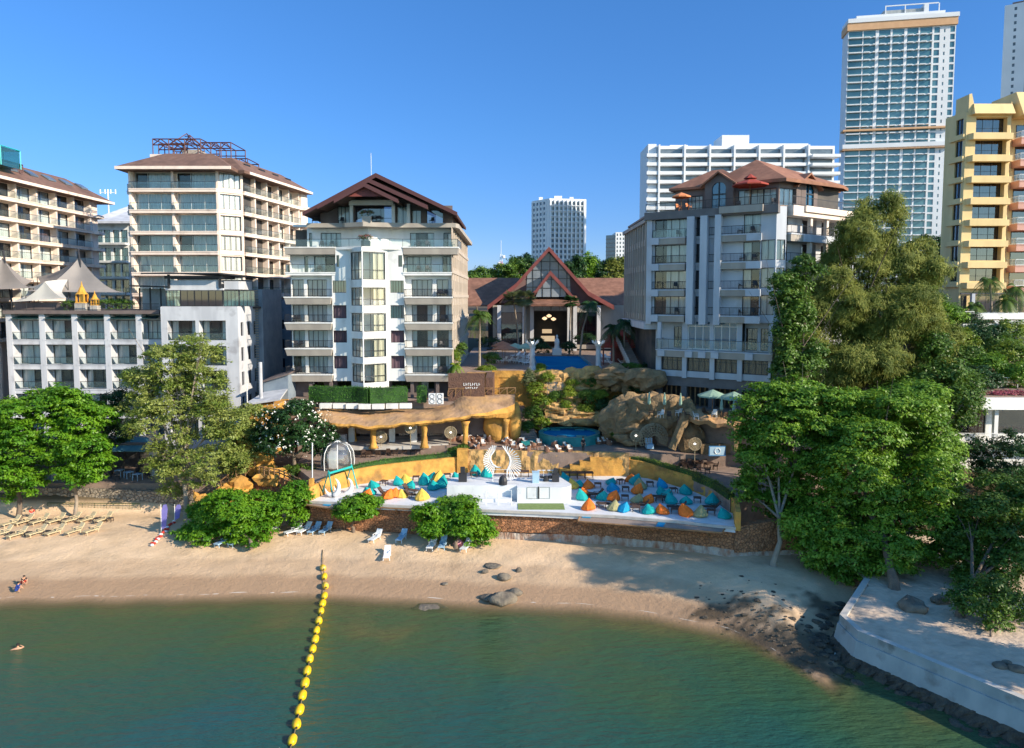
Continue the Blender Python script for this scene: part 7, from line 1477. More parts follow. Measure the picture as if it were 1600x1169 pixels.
for k, (px, Y_) in enumerate(((583, 82.9), (663, 83.2), (727, 84.2), (790, 86.2), (552, 86.5))):
 x = XX(px, Y_, 680); mb = MB(); n_ = 10; h_ = 3.4 + k * .25; rs2 = random.Random(k); mb.lathe((x, Y_, zT1), [(.6, 0), (.42, .3), (.33, .9), (.30, 1.5), (.34, 2.1), (.46, 2.6), (.6, min(h_, 3.0))], n_); mb.v = [(a + rs2.uniform(-.06, .06), b + rs2.uniform(-.06, .06), c) for a, b, c in mb.v]; mb.build('pillar', 'ochre_plaster', GC, smooth=True)
mb = MB(); mb.blob((XX(780, 87), 87, 8.6), (1.9, .8, 2.6), 3, .3, 16, 10, 1.5); mb.blob((XX(801, 87.5), 87.3, 8.8), (1.1, 1.2, 2.9), 4, .3, 14, 10); mb.blob((XX(757, 88.5), 88.3, 8.2), (2.2, .6, 1.6), 6, .3, 14, 8); mb.build('grotto_rock', 'ochre_plaster', GC, smooth=True)
RS = empty('grotto_restaurant', (XX(640, 87.6), 87.6, zT1), 'shaded restaurant front with white columns under the ochre canopy', 'restaurant'); F = Fr(0, 87.4, 0)
wv = [(505, 531), (548, 575), (583, 606), (614, 640), (648, 690), (697, 722)]; mb = MB(); ops = [(XX(a, 87.4), XX(b, 87.4), zT1 + .5, zT1 + 2.8) for a, b in wv]
for o in ops: win(RS, F, *o, 'dark', v=-.1)
wallgrid(mb, F, XX(492, 87.4), XX(760, 87.4), zT1, 11.3, ops); mb.build('wall', 'brown_wall', RS)
for px in (546, 610, 645): MB().box(XX(px, 86) - .35, XX(px, 86) + .35, 85.8, 86.3, zT1, 10.8).build('column', 'white_wall', RS)
MB().box(XX(508, 86), XX(540, 86), 84.8, 85.6, zT1 + .1, zT1 + 1.2).build('counter', 'grey_wall', RS)
# woven discs
def disc(p, r, label, post=None, big=False):
 r_ = empty('woven_disc', (p[0], p[1], p[2] - r), label, 'woven disc', 'woven rattan discs'); x, y, z = p; mb = MB()
 for q in (1.0, .82, .62, .4): mb.tube([(x + r * q * math.cos(t_ * .3142), y + .02 * (q < 1), z + r * q * math.sin(t_ * .3142)) for t_ in range(21)], .045 if q == 1 else .03, 5, caps=False)
 for k in range(18): a = k * math.pi / 9; mb.tube([(x + r * .3 * math.cos(a + .5), y + .04, z + r * .3 * math.sin(a + .5)), (x + r * math.cos(a), y + .04, z + r * math.sin(a))], .028, 4)
 for k in range(18): a = k * math.pi / 9; mb.tube([(x + r * .4 * math.cos(a), y + .06, z + r * .4 * math.sin(a)), (x + r * math.cos(a + .6), y + .06, z + r * math.sin(a + .6))], .022, 4)
 mb.build('weave', 'rattan_pale', r_); MB().lathe((x, y + .1, z - .12), [(.04, 0), (.14, .06), (.16, .14), (.05, .24)], 8).build('lamp', 'lamp_white', r_)
 if post: MB().tube([(x, y + .08, post), (x, y + .08, z - r)], .04, 6).build('post', 'rattan_pale', r_)
for px, py, rp, Y_, post, lab in ((595, 683, 9.5, 83, zT1, 'woven disc by the leftmost ochre pillar'), (641, 669, 8.5, 82.9, zT1, 'highest woven disc hanging under the canopy'), (704, 676, 9.5, 83.8, zT1, 'woven disc between the two right ochre pillars'), (994, 681, 9, 82.2, zT1, 'woven disc beside the round wicker pod'), (1086, 675, 10, 80.5, zT1, 'upper woven disc of the pair in front of the right grotto bar'), (1086, 694, 10, 78.6, zLr, 'lower woven disc of the pair on a tall post')): disc(tuple(P(px, py, Y=Y_)), rp * Y_ / 1100, lab, post)
pc_ = P(1022, 682, Y=81.9); PD = empty('wicker_pod', (pc_.x, pc_.y, zT1), 'large round open wicker pod with blue white seat inside', 'pod'); mb = MB(); rr_ = 1.75
for k in range(-6, 7):
 a = k * .21; cr_ = rr_ * math.cos(a); yy = pc_.y + rr_ * .6 * math.sin(a) + .5; mb.tube([(pc_.x + cr_ * math.cos(t_ * .2618 - .5), yy, zT1 + 1.3 + cr_ * math.sin(t_ * .2618 - .5)) for t_ in range(17)], .035, 4, caps=False)
for t_ in range(17): b_ = t_ * .2618 - .5; mb.tube([(pc_.x + rr_ * math.cos(k * .21) * math.cos(b_), pc_.y + rr_ * .6 * math.sin(k * .21) + .5, zT1 + 1.3 + rr_ * math.cos(k * .21) * math.sin(b_)) for k in range(-6, 7)], .03, 4, caps=False)
mb.build('weave', 'rattan_pale', PD); MB().box(pc_.x - .9, pc_.x - .1, pc_.y - .4, pc_.y + .5, zT1 + .2, zT1 + .7).box(pc_.x - .9, pc_.x - .1, pc_.y + .5, pc_.y + .75, zT1 + .2, zT1 + 1.3).build('seat', 'blue_plastic', PD)
# ---------------------------------------------------------------- right grotto bar and rock cliff
GB = empty('grotto_bar', (XX(1110, 80), 80, zT1), 'brown rock roofed grotto bar in shade below the green parasols', 'bar'); FE2 = [(1062, 652, 80.5), (1085, 655, 79.2), (1120, 661, 78.4), (1165, 668, 78)]; BE2 = [(1075, 636, 82.5), (1095, 640, 82), (1130, 643, 81.5), (1180, 645, 81)]
fe = [P(a, b, Y=c) for a, b, c in FE2]; be = [P(a, b, Y=c) for a, b, c in BE2]; mb = MB(); G_ = [[ip(fe, i / 24).lerp(ip(be, i / 24), j / 6) + Vector((0, 0, .12 * math.sin(i * 1.1 + j) + .2 * math.sin(math.pi * j / 6))) for j in range(7)] for i in range(25)]
for i in range(24):
 for j in range(6): mb.face([G_[i][j], G_[i + 1][j], G_[i + 1][j + 1], G_[i][j + 1]])
 d_ = Vector((0, .2, -.5 - .1 * math.sin(i))); mb.face([G_[i][0] + d_, G_[i + 1][0] + d_, G_[i + 1][0], G_[i][0]]); mb.face([G_[i][0] + d_, G_[i][6] - Vector((0, 0, .6)), G_[i + 1][6] - Vector((0, 0, .6)), G_[i + 1][0] + d_])
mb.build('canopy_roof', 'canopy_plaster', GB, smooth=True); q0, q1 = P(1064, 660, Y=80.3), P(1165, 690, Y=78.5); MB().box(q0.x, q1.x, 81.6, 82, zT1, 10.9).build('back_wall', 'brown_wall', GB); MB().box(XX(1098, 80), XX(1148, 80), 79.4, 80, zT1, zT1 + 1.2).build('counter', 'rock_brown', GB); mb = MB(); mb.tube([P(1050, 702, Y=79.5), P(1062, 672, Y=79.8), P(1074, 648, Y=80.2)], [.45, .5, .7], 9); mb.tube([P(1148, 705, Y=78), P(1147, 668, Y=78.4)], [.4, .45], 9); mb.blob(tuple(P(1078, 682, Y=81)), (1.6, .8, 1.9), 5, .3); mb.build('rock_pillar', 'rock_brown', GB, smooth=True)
sb = P(1121, 700, Y=78.2); SB = empty('sign_board', (sb.x, sb.y, zT1), 'blue sign board with a white ring in front of the right grotto bar', 'sign'); MB().box(sb.x - .95, sb.x + .95, sb.y, sb.y + .06, zT1 + .1, zT1 + 1.25).build('board', 'sign_blue', SB); MB().box(sb.x - .85, sb.x + .85, sb.y - .01, sb.y, zT1 + .2, zT1 + 1.15).build('face', 'blue_plastic', SB); mb = MB(); mb.tube([(sb.x + .32 * math.cos(t_ * .4), sb.y - .03, zT1 + .68 + .32 * math.sin(t_ * .4)) for t_ in range(17)], .05, 5); mb.build('ring_mark', 'sign_white', SB)
def rocks(name, items, mat, label, cat='rocks', group=None, seed=0):
 r_ = empty(name, items[0][0], label, cat, group)
 for i, (c, r) in enumerate(items): mb = MB(); mb.blob(tuple(c), r, seed + i, .38, 16, 11, 1.7); mb.build('boulder', mat, r_, smooth=False)
 return r_
rk = random.Random(12)
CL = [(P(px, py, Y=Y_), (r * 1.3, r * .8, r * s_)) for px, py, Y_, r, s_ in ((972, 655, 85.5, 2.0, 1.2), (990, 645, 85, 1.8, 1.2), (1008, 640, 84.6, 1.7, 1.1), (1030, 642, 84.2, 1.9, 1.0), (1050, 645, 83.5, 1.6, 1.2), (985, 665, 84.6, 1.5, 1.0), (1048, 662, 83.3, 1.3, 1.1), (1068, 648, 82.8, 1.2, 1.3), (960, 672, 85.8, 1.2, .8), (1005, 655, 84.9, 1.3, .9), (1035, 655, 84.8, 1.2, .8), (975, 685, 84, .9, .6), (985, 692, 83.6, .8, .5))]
rocks('rock_cliff', CL, 'rock_brown', 'shaded brown ochre boulder cliff between the round pool and the right grotto bar', 'cliff', seed=40)  # browner than the ochre rocks: the cliff's shade is put into its colour
WF = [(P(px, py, Y=Y_), (r * 1.5, r * .9, r * s_)) for px, py, Y_, r, s_ in ((862, 588, 95, 1.5, .55), (880, 592, 94.8, 1.2, .7), (903, 590, 95, 1.6, .7), (925, 592, 94.6, 1.7, .8), (940, 604, 94, 1.4, .9), (903, 608, 94, 1.3, .6), (856, 605, 94.4, .9, 1.0), (876, 606, 94.2, .8, 1.1), (893, 622, 93, 1.1, .7), (858, 634, 92.4, 1.1, .5), (880, 640, 91.8, 1.5, .5), (905, 645, 91.5, 1.6, .45), (935, 650, 91.3, 1.7, .4), (880, 655, 91, 1.6, .4), (915, 658, 90.8, 1.8, .35), (950, 655, 90, 1.2, .7), (958, 668, 88.6, 1.1, .7))]
rocks('waterfall_rocks', WF, 'rock_ochre', 'stacked golden boulders of the waterfall between upper pool and round pool', 'rocks', seed=70)
AR = [(P(px, py, Y=Y_), (r * 1.4, r * .8, r * s_)) for px, py, Y_, r, s_ in ((962, 588, 92, 1.8, .7), (985, 588, 91, 1.7, .6), (1005, 590, 90, 1.7, .7), (984, 605, 91, .6, 2.0), (965, 600, 92.2, .8, 1.2), (1018, 592, 88.5, 1.4, .9))]
rocks('rock_arch', AR, 'rock_brown', 'brown rock arch joining the pool terrace to the terraced hotel', 'rocks', seed=90)
mb = MB(); w0, w1 = P(866, 596, Y=93.8), P(866, 646, Y=92.5)
for k in range(16): x = w0.x - 1.0 + k * .14; z_ = rk.uniform(0, .5); mb.face([(x, w0.y - .2, w0.z - z_ * .2), (x + rk.uniform(.03, .1), w0.y - .2, w0.z - z_ * .2), (x + .06, w1.y - .4, w1.z + z_), (x, w1.y - .4, w1.z + z_)])
T(mb.build('waterfall', 'clear_dome'), 'thin waterfall strands over the golden rocks', 'waterfall')
jc = P(893, 684, z=8.1); JX, JY, JR = jc.x, 87.4, 3.85; JZ = empty('round_pool', (JX, JY, zT1), 'round teal tiled raised pool on the beach club terrace', 'pool')
mb = MB(); n_ = 40; ring_ = [(math.cos(2 * math.pi * k / n_), math.sin(2 * math.pi * k / n_)) for k in range(n_)]
for ra, za, rb, zb_ in ((JR, zT1, JR, 8.2), (JR, 8.2, JR - .5, 8.2), (JR - .5, 8.2, JR - .5, 7.3)):
 for k in range(n_): (c1, s1_), (c2, s2_) = ring_[k], ring_[(k + 1) % n_]; mb.face([(JX + ra * c1, JY + ra * s1_, za), (JX + ra * c2, JY + ra * s2_, za), (JX + rb * c2, JY + rb * s2_, zb_), (JX + rb * c1, JY + rb * s1_, zb_)])
mb.build('rim', 'teal_tile', JZ); MB().face([(JX + (JR - .45) * c, JY + (JR - .45) * s, 8.0) for c, s in ring_]).build('water', 'pool_water', JZ); mb = MB()
for a in (2.2, 4.3, 5.2, 1.0): mb.box(JX + (JR - 1.1) * math.cos(a) - .6, JX + (JR - 1.1) * math.cos(a) + .6, JY + (JR - 1.1) * math.sin(a) - .4, JY + (JR - 1.1) * math.sin(a) + .4, 7.8, 8.15)
mb.build('inner_bench', 'teal_tile', JZ); T(MB().box(XX(815, 84.5), XX(838, 84.5), 84.3, 85.8, zT1, zT1 + .45).build('teal_trough', 'teal_tile'), 'low teal tiled trough left of the round pool', 'trough')
# stairs up beside the grotto
mb = MB()
for k in range(16): t_ = k / 15; xa, xb = XX(790 + 22 * t_, 87 + 5 * t_), XX(842 - 22 * t_, 87 + 5 * t_); mb.box(xa, xb, 86.6 + k * .42, 96, zT1 - .3 + k * .001, zT1 + .2 + k * .2)
T(mb.build('stairway', 'paving'), kind='structure')
# ================================================================ vegetation
GT = 'big trees over the raised sand'
def TR(name, base, lobes, label, **kw): return tree(name, base, [PB(*q) for q in lobes], label, **kw)
TR('almond_tree', P(1208, 884, z=1.8), [(1190, 650, 66, 42, 34), (1178, 715, 65, 40, 46), (1215, 765, 65, 48, 32), (1248, 690, 64, 60, 55), (1262, 622, 65.5, 62, 30), (1225, 635, 66, 50, 32), (1165, 770, 65, 24, 26), (1240, 800, 64, 40, 30)], 'dense broad leaved tree with leaning grey trunk at the wall foot', mat='leaf_almond', nclump=1500, per=34, cr=.55, leaf=.32, r0=.27, seed=2, group=GT, flat=.32, shell=.6, bark='bark_pale')
TR('almond_tree', P(1397, 918, z=Zp), [(1300, 640, 65, 72, 38), (1385, 638, 64.5, 78, 40), (1452, 690, 64, 55, 48), (1330, 720, 62, 85, 66), (1425, 765, 61, 80, 66), (1290, 800, 61, 52, 52), (1370, 835, 59, 66, 48), (1315, 868, 58, 56, 42), (1450, 835, 59, 60, 48), (1375, 885, 57, 40, 24), (1270, 820, 60, 40, 44)], 'biggest dark green broad tree with thick trunk on the raised sand', mat='leaf_almond', nclump=4300, per=34, cr=.58, leaf=.31, r0=.4, seed=3, group=GT, flat=.35, shell=.6)
TR('almond_tree', P(1500, 962, z=Zp), [(1520, 800, 57, 46, 38), (1585, 790, 57, 60, 40), (1560, 858, 55, 58, 45), (1500, 862, 56, 40, 36), (1625, 835, 55, 50, 60), (1540, 905, 54, 40, 26)], 'lighter green tree at the right picture edge behind the small shrub tree', mat='leaf_mid', nclump=1500, per=32, cr=.5, leaf=.27, r0=.3, seed=4, group=GT, flat=.45)
def OFF(x, y, zc, r, h_, lb, sd, m_='leaf_mid'): tree('almond_tree', (x, y, 2.1), [(x, y, zc, r, r, h_), (x + r * .5, y - 1, zc - h_ * .5, r * .7, r * .7, h_ * .6), (x - r * .4, y + r * .3, zc - h_ * .6, r * .6, r * .6, h_ * .5), (x, y - 1, zc + h_ * .7, r * .6, r * .6, h_ * .5)], lb, mat=m_, nclump=900, per=22, cr=.6, leaf=.36, r0=.35, seed=sd, group=GT, flat=.45)
OFF(44.5, 44.5, 16.8, 5.6, 3.8, 'tall tree standing outside the right picture edge on the raised sand', 44); OFF(54, 42, 16.5, 6.5, 4.2, 'farthest outer tree beyond the right picture edge', 45); OFF(41.5, 37, 9, 3.6, 2.8, 'lower tree beyond the right picture edge near the sea wall', 47)
TR('shrub_tree', P(1548, 994, z=Zp), [(1545, 932, 48.4, 42, 28), (1515, 940, 48.6, 30, 26), (1577, 946, 48, 28, 26), (1545, 958, 47.6, 40, 22)], 'small loose shrub tree on thin stems in front on the raised sand', mat='leaf_mid', nclump=360, per=20, cr=.35, leaf=.24, r0=.07, seed=5, flat=.7, shell=.3)
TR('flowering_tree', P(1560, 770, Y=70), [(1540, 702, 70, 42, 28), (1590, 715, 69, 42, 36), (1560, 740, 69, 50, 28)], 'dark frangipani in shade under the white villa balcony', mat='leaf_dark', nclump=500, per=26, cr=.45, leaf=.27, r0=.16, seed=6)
cas = TR('casuarina_tree', Vector((XX(1350, 82), 82, 8)), [(1372, 345, 82, 40, 46), (1335, 395, 82, 56, 52), (1412, 425, 82, 58, 58), (1385, 485, 81, 75, 55), (1305, 470, 81, 58, 56), (1262, 525, 80, 42, 52), (1335, 560, 80, 90, 50), (1442, 520, 81, 46, 50), (1285, 585, 79, 60, 36), (1420, 590, 79, 70, 42)], 'very tall feathery olive casuarina in front of the glass tower', mat='leaf_casuarina', nclump=5200, per=40, cr=.6, leaf=.5, r0=.5, seed=7, flat=.8, shell=.35, under=.6, mode='needle', sub=(9, .36))
TR('broadleaf_tree', Vector((XX(1240, 73), 73, 5)), [(1262, 425, 73.5, 26, 24), (1236, 465, 73, 28, 34), (1224, 525, 72.5, 22, 40), (1255, 500, 73, 26, 40), (1238, 580, 72, 30, 36), (1272, 555, 73, 26, 34)], 'bright leaved tree filling the left side of the casuarina', mat='leaf_mid', nclump=950, per=30, cr=.5, leaf=.32, r0=.25, seed=8, flat=.5)
TR('broadleaf_tree', Vector((XX(1440, 78), 78, 8)), [(1430, 610, 75, 60, 36), (1475, 590, 76, 50, 40), (1400, 640, 74, 50, 34), (1480, 640, 73, 50, 38), (1460, 540, 79, 40, 36)], 'mixed green tree below the right side of the casuarina', mat='leaf_mid', nclump=1100, per=30, cr=.6, leaf=.34, r0=.25, seed=9, flat=.6)
rb = random.Random(31)
HS = [(1510, 560, 84), (1545, 575, 82), (1580, 560, 84), (1520, 600, 79), (1560, 545, 87), (1595, 590, 80), (1495, 535, 86), (1535, 530, 89), (1490, 640, 74), (1475, 500, 92), (1575, 525, 90), (1510, 510, 92), (1450, 480, 95), (1440, 440, 99)]
for i, (px, py, Y_) in enumerate(HS):
 p = P(px, py, Y=Y_); r = rb.uniform(1.7, 2.6); bush('hillside_shrub', (p.x, p.y, p.z), (r * 1.3, r, r * .95), ('leaf_mid', 'leaf_almond', 'leaf_yellow', 'leaf_dark')[i % 4], f'leafy shrub on the right hillside, {ORD[i]} of a tangle below the yellow block', n=210, per=30, leaf=.28, seed=i + 60, group='shrubs on the right hillside', cr=.5)
GL = 'beach trees on the left'
TR('almond_tree', P(30, 808, z=2.0), [(20, 648, 74, 56, 42), (70, 638, 74, 52, 36), (28, 705, 73, 56, 45), (12, 750, 72, 42, 28), (52, 756, 72, 26, 20), (-30, 690, 73, 40, 70)], 'bright green broad tree at the left picture edge over the loungers', mat='leaf_bright', nclump=1500, per=36, cr=.5, leaf=.33, r0=.28, seed=12, group=GL, flat=.3, shell=.6)
TR('almond_tree', P(118, 806, z=1.9), [(125, 655, 74.5, 44, 36), (140, 700, 73.5, 42, 42), (108, 705, 73, 34, 34), (152, 735, 73, 24, 24), (120, 738, 72.8, 26, 22), (92, 635, 75, 30, 30)], 'bright green tree with a straight pale trunk before the stone sea wall', mat='leaf_bright', nclump=1100, per=36, cr=.5, leaf=.33, r0=.22, seed=13, group=GL, flat=.32, shell=.6, bark='bark_pale')
TR('feathery_tree', P(292, 805, z=2.0), [(268, 560, 76, 48, 38), (318, 552, 76, 34, 30), (228, 600, 76, 42, 42), (322, 600, 76, 50, 42), (352, 655, 75, 42, 46), (280, 650, 75, 60, 54), (212, 655, 76, 28, 32), (330, 720, 74, 52, 40), (262, 735, 74, 42, 40)], 'tall pale feathery tree in front of the grey hotel', mat='leaf_pale', nclump=1500, per=40, cr=.5, leaf=.30, r0=.34, seed=14, group=GL, flat=.5, shell=.25, bark='bark_pale', mode='feather', aspect=.4)
TR('broadleaf_tree', Vector((XX(185, 81), 81, 4)), [(186, 640, 81, 26, 26), (180, 680, 81, 26, 26)], 'dark tree tucked between the bright tree and the feathery tree', mat='leaf_dark', nclump=260, per=30, cr=.5, leaf=.3, r0=.15, seed=15)
for (px, py, lb) in ((395, 650, 'bushy tree at right of the feathery tree by the ochre kiosk'), (372, 700, 'olive bush under the right side of the feathery tree')): TR('broadleaf_tree', Vector((XX(px, 79), 79, 4)), [(px, py, 79, 20, 26), (px - 12, py + 26, 78.5, 20, 22)], lb, mat='leaf_pale', nclump=220, per=26, cr=.4, leaf=.26, r0=.1, seed=px)
fb_ = [PB(460, 655, 78, 56, 28), PB(428, 682, 78, 34, 26), PB(492, 684, 78, 34, 24), PB(460, 690, 77, 52, 24)]
fr_t = tree('frangipani_tree', (XX(455, 77.5), 77.5, 5.6), fb_, 'round frangipani tree dotted with white blossom beside the glass dome', mat='leaf_dark', nclump=900, per=24, cr=.36, leaf=.30, r0=.3, seed=16, flat=.6, shell=.65)
rs = np.random.RandomState(5); c, nr = crownpts([(b[0], b[1], b[2], b[3] * 1.04, b[4] * 1.04, b[5] * 1.06) for b in fb_], 210, rs, .96, .3); c = np.repeat(c, 4, 0) + rs.randn(840, 3) * .06; npmesh('blossom', leafquads(c, unit(np.repeat(nr, 4, 0) + rs.randn(840, 3) * .3), rs.randn(840, 3), np.full(840, .17), np.full(840, .13)), 4, 'petal', fr_t)
for lobes, base, lb, nc in (([(330, 818, 68, 46, 28), (400, 795, 68, 66, 38), (452, 788, 68.5, 32, 30), (350, 792, 68.5, 40, 26), (300, 832, 67.5, 24, 16), (400, 825, 67, 50, 22)], (392, 852), 'widest low bright green beach tree left of the float line', 1500), ([(557, 793, 68.2, 38, 18), (540, 800, 68, 24, 12), (575, 790, 68.5, 26, 13)], (552, 829), 'smallest bright green beach tree on a single dark trunk', 340), ([(690, 815, 66.5, 38, 28), (740, 820, 66.3, 36, 26), (715, 798, 67, 44, 20), (715, 825, 66, 48, 18)], (712, 852), 'bright green beach tree shading loungers below the stage', 850)):
 TR('beach_almond_tree', P(*base, z=1.9), lobes, lb, mat='leaf_bright', nclump=nc, per=34, cr=.40, leaf=.30, r0=.17, seed=nc, group='low beach trees', flat=.35, shell=.6, up=1.0)
# rockery and pool planting
RK = [(826, 596, 94, 9, 20, 'leaf_grey'), (838, 612, 93, 15, 16, 'leaf_yellow'), (848, 632, 92, 17, 16, 'leaf_yellow'), (832, 650, 90.5, 16, 16, 'leaf_mid'), (846, 662, 89.8, 15, 10, 'leaf_yellow'), (823, 668, 88.6, 10, 10, 'leaf_mid'), (845, 585, 95, 10, 8, 'leaf_yellow'), (889, 618, 92.5, 13, 15, 'leaf_yellow'), (884, 638, 91.5, 12, 12, 'leaf_yellow'), (920, 622, 92, 16, 14, 'leaf_mid'), (915, 642, 91, 15, 12, 'leaf_yellow'), (938, 618, 92, 12, 9, 'leaf_yellow'), (943, 636, 91, 12, 14, 'leaf_dark'), (955, 655, 89.5, 10, 14, 'leaf_dark'), (968, 630, 90.5, 12, 14, 'leaf_dark'), (950, 600, 93.5, 12, 10, 'leaf_dark'), (905, 586, 95.6, 9, 6, 'leaf_mid'), (875, 584, 96, 8, 5, 'leaf_mid'), (1000, 612, 90, 18, 12, 'leaf_dark'), (1000, 630, 88, 20, 9, 'leaf_dark'), (925, 598, 93.6, 14, 8, 'leaf_mid'), (985, 573, 93, 18, 5, 'leaf_mid'), (895, 600, 93.6, 10, 7, 'leaf_yellow'), (868, 620, 92.6, 9, 9, 'leaf_mid'), (965, 680, 84.6, 8, 8, 'leaf_mid'), (1012, 624, 84.4, 14, 5, 'leaf_mid'), (855, 590, 94, 12, 9, 'leaf_yellow')]
for i, (px, py, Y_, rx, ry, m_) in enumerate(RK): q = PB(px, py, Y_, rx, ry); bush('rockery_shrub', q[:3], (q[3], q[3] * .8, q[5]), m_, f'{"yellow green" if m_ == "leaf_yellow" else "grey green" if m_ == "leaf_grey" else "dark" if m_ == "leaf_dark" else "mid green"} shrub among the waterfall rocks, {ORD[i]} of the rockery shrubs', n=110, per=26, leaf=.2, seed=i + 200, group='shrubs on the waterfall rockery', cr=.3)
PS = [(760, 578, 97, 15, 7, 'leaf_yellow', 'low yellow green shrub at the left front of the pool deck'), (768, 560, 101, 14, 10, 'leaf_mid', 'green shrub behind the yellow one left of the pool'), (712, 560, 93.5, 7, 14, 'leaf_yellow', 'tall yellow green plant at the corner of the white hotel'), (722, 545, 97, 7, 10, 'leaf_mid', 'shrub beside the white hotel side wall'), (845, 575, 97.6, 6, 7, 'leaf_yellow', 'small shrub at the foot of the left lotus lamp column'), (838, 536, 124, 14, 9, 'leaf_dark', 'dark shrub left of the lobby steps'), (850, 545, 122, 12, 9, 'leaf_dark', 'dark clipped shrub left of the fountain statue'), (889, 543, 122, 12, 10, 'leaf_dark', 'dark clipped shrub right of the fountain statue'), (915, 530, 124, 18, 9, 'leaf_dark', 'dark shrub right of the lobby steps'), (765, 535, 124, 18, 10, 'leaf_dark', 'dark shrubs before the left lobby wall'), (1008, 578, 96, 14, 10, 'leaf_dark', 'dark shrub between red pavilion and terraced hotel')]
for i, (px, py, Y_, rx, ry, m_, lb) in enumerate(PS): q = PB(px, py, Y_, rx, ry); bush('garden_shrub', q[:3], (q[3], q[3] * .8, q[5]), m_, lb, n=110, per=24, leaf=.22, seed=i + 300, cr=.3)
def palmat(pb, Yb, pt, Yt=None, zb_=None, **kw):
 b = P(*pb, Y=Yb) if zb_ is None else Vector((XX(pb[0], Yb), Yb, zb_)); t = P(*pt, Y=Yt or Yb); return palm(b, t.z - b.z, kw.pop('label'), 'palms', lean=(t.x - b.x, t.y - b.y), **kw)
palmat((749, 575), 99, (750, 492), zb_=15, label='sunlit coconut palm beside the white hotel side wall', fl=3.0, seed=1, nf=20, mat='leaf_palm')
palmat((811, 540), 122, (802, 466), zb_=15, label='fan palm with curved trunk left of the lobby doors', fl=3.0, seed=2, fan=True, nf=26, mat='leaf_grey'); palmat((820, 545), 119, (821, 464), zb_=15, label='straight fan palm just left of the lobby doors', fl=3.0, seed=3, fan=True, nf=26, mat='leaf_grey')
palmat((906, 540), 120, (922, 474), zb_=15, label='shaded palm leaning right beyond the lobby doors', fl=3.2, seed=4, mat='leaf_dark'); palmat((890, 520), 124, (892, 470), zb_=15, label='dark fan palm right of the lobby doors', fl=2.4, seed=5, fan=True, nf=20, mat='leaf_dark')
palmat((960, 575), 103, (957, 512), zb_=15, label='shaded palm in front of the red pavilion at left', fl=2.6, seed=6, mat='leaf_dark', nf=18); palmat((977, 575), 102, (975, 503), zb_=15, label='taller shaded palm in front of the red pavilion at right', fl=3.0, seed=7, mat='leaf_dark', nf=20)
palmat((1549, 496), 99, (1546, 438), label='tall slim palm before the yellow facade', fl=2.8, seed=8); palmat((1588, 492), 99, (1588, 448), label='palm at the right edge before the pink balconies', fl=2.6, seed=9); palmat((1572, 500), 97, (1572, 468), label='short palm between the two slim palms of the yellow block', fl=2.4, seed=10); palmat((1525, 500), 97, (1523, 478), label='lowest bushy palm at the yellow block entrance', fl=2.2, seed=11); palmat((1560, 560), 90, (1556, 515), label='palm by the white canopy roofs on the right hillside', fl=2.4, seed=12); palmat((1490, 620), 80, (1485, 585), label='fan palm in the dark hollow below the casuarina', fl=2.6, seed=13, fan=True, nf=22, mat='leaf_dark'); palmat((425, 520), 108, (422, 462), label='dark palm down the alley beside the cream hotel', fl=2.6, seed=14, mat='leaf_dark'); palmat((720, 605), 91, (711, 570), label='young palm at the foot of the white hotel corner', fl=1.5, seed=15, nf=12, mat='leaf_yellow')
# trees beyond the lobby and between the towers
FT = [(745, 432, 160, 22, 11, 'leaf_mid'), (775, 428, 170, 20, 14, 'leaf_yellow'), (800, 420, 165, 20, 16, 'leaf_mid'), (818, 412, 172, 16, 14, 'leaf_dark'), (897, 418, 165, 16, 16, 'leaf_dark'), (915, 414, 170, 18, 17, 'leaf_almond'), (940, 418, 175, 16, 16, 'leaf_dark'), (962, 418, 168, 20, 20, 'leaf_casuarina'), (985, 412, 180, 22, 20, 'leaf_casuarina'), (1460, 385, 150, 22, 26, 'leaf_dark'), (1455, 420, 130, 26, 30, 'leaf_dark'), (730, 436, 150, 14, 10, 'leaf_mid'), (858, 424, 190, 40, 14, 'leaf_dark'), (1000, 440, 150, 26, 20, 'leaf_mid')]
for i, (px, py, Y_, rx, ry, m_) in enumerate(FT): q = PB(px, py, Y_, rx, ry); tree('background_tree', (q[0], q[1], q[2] - q[5] - 6), [(q[0] - q[3] * .4, q[1], q[2] - q[5] * .2, q[3] * .6, q[3] * .5, q[5] * .8), (q[0] + q[3] * .4, q[1] + 1, q[2], q[3] * .6, q[3] * .5, q[5]), (q[0], q[1], q[2] - q[5], q[3], q[3] * .6, q[5])], f'{ {"leaf_mid":"green","leaf_yellow":"light green","leaf_dark":"dark","leaf_almond":"bright","leaf_casuarina":"olive"}[m_]} tree beyond the lobby roofs, {ORD[i]} of the background trees', mat=m_, nclump=230, per=26, cr=.8, leaf=.55, r0=.2, seed=i + 400, group='trees beyond the lobby')
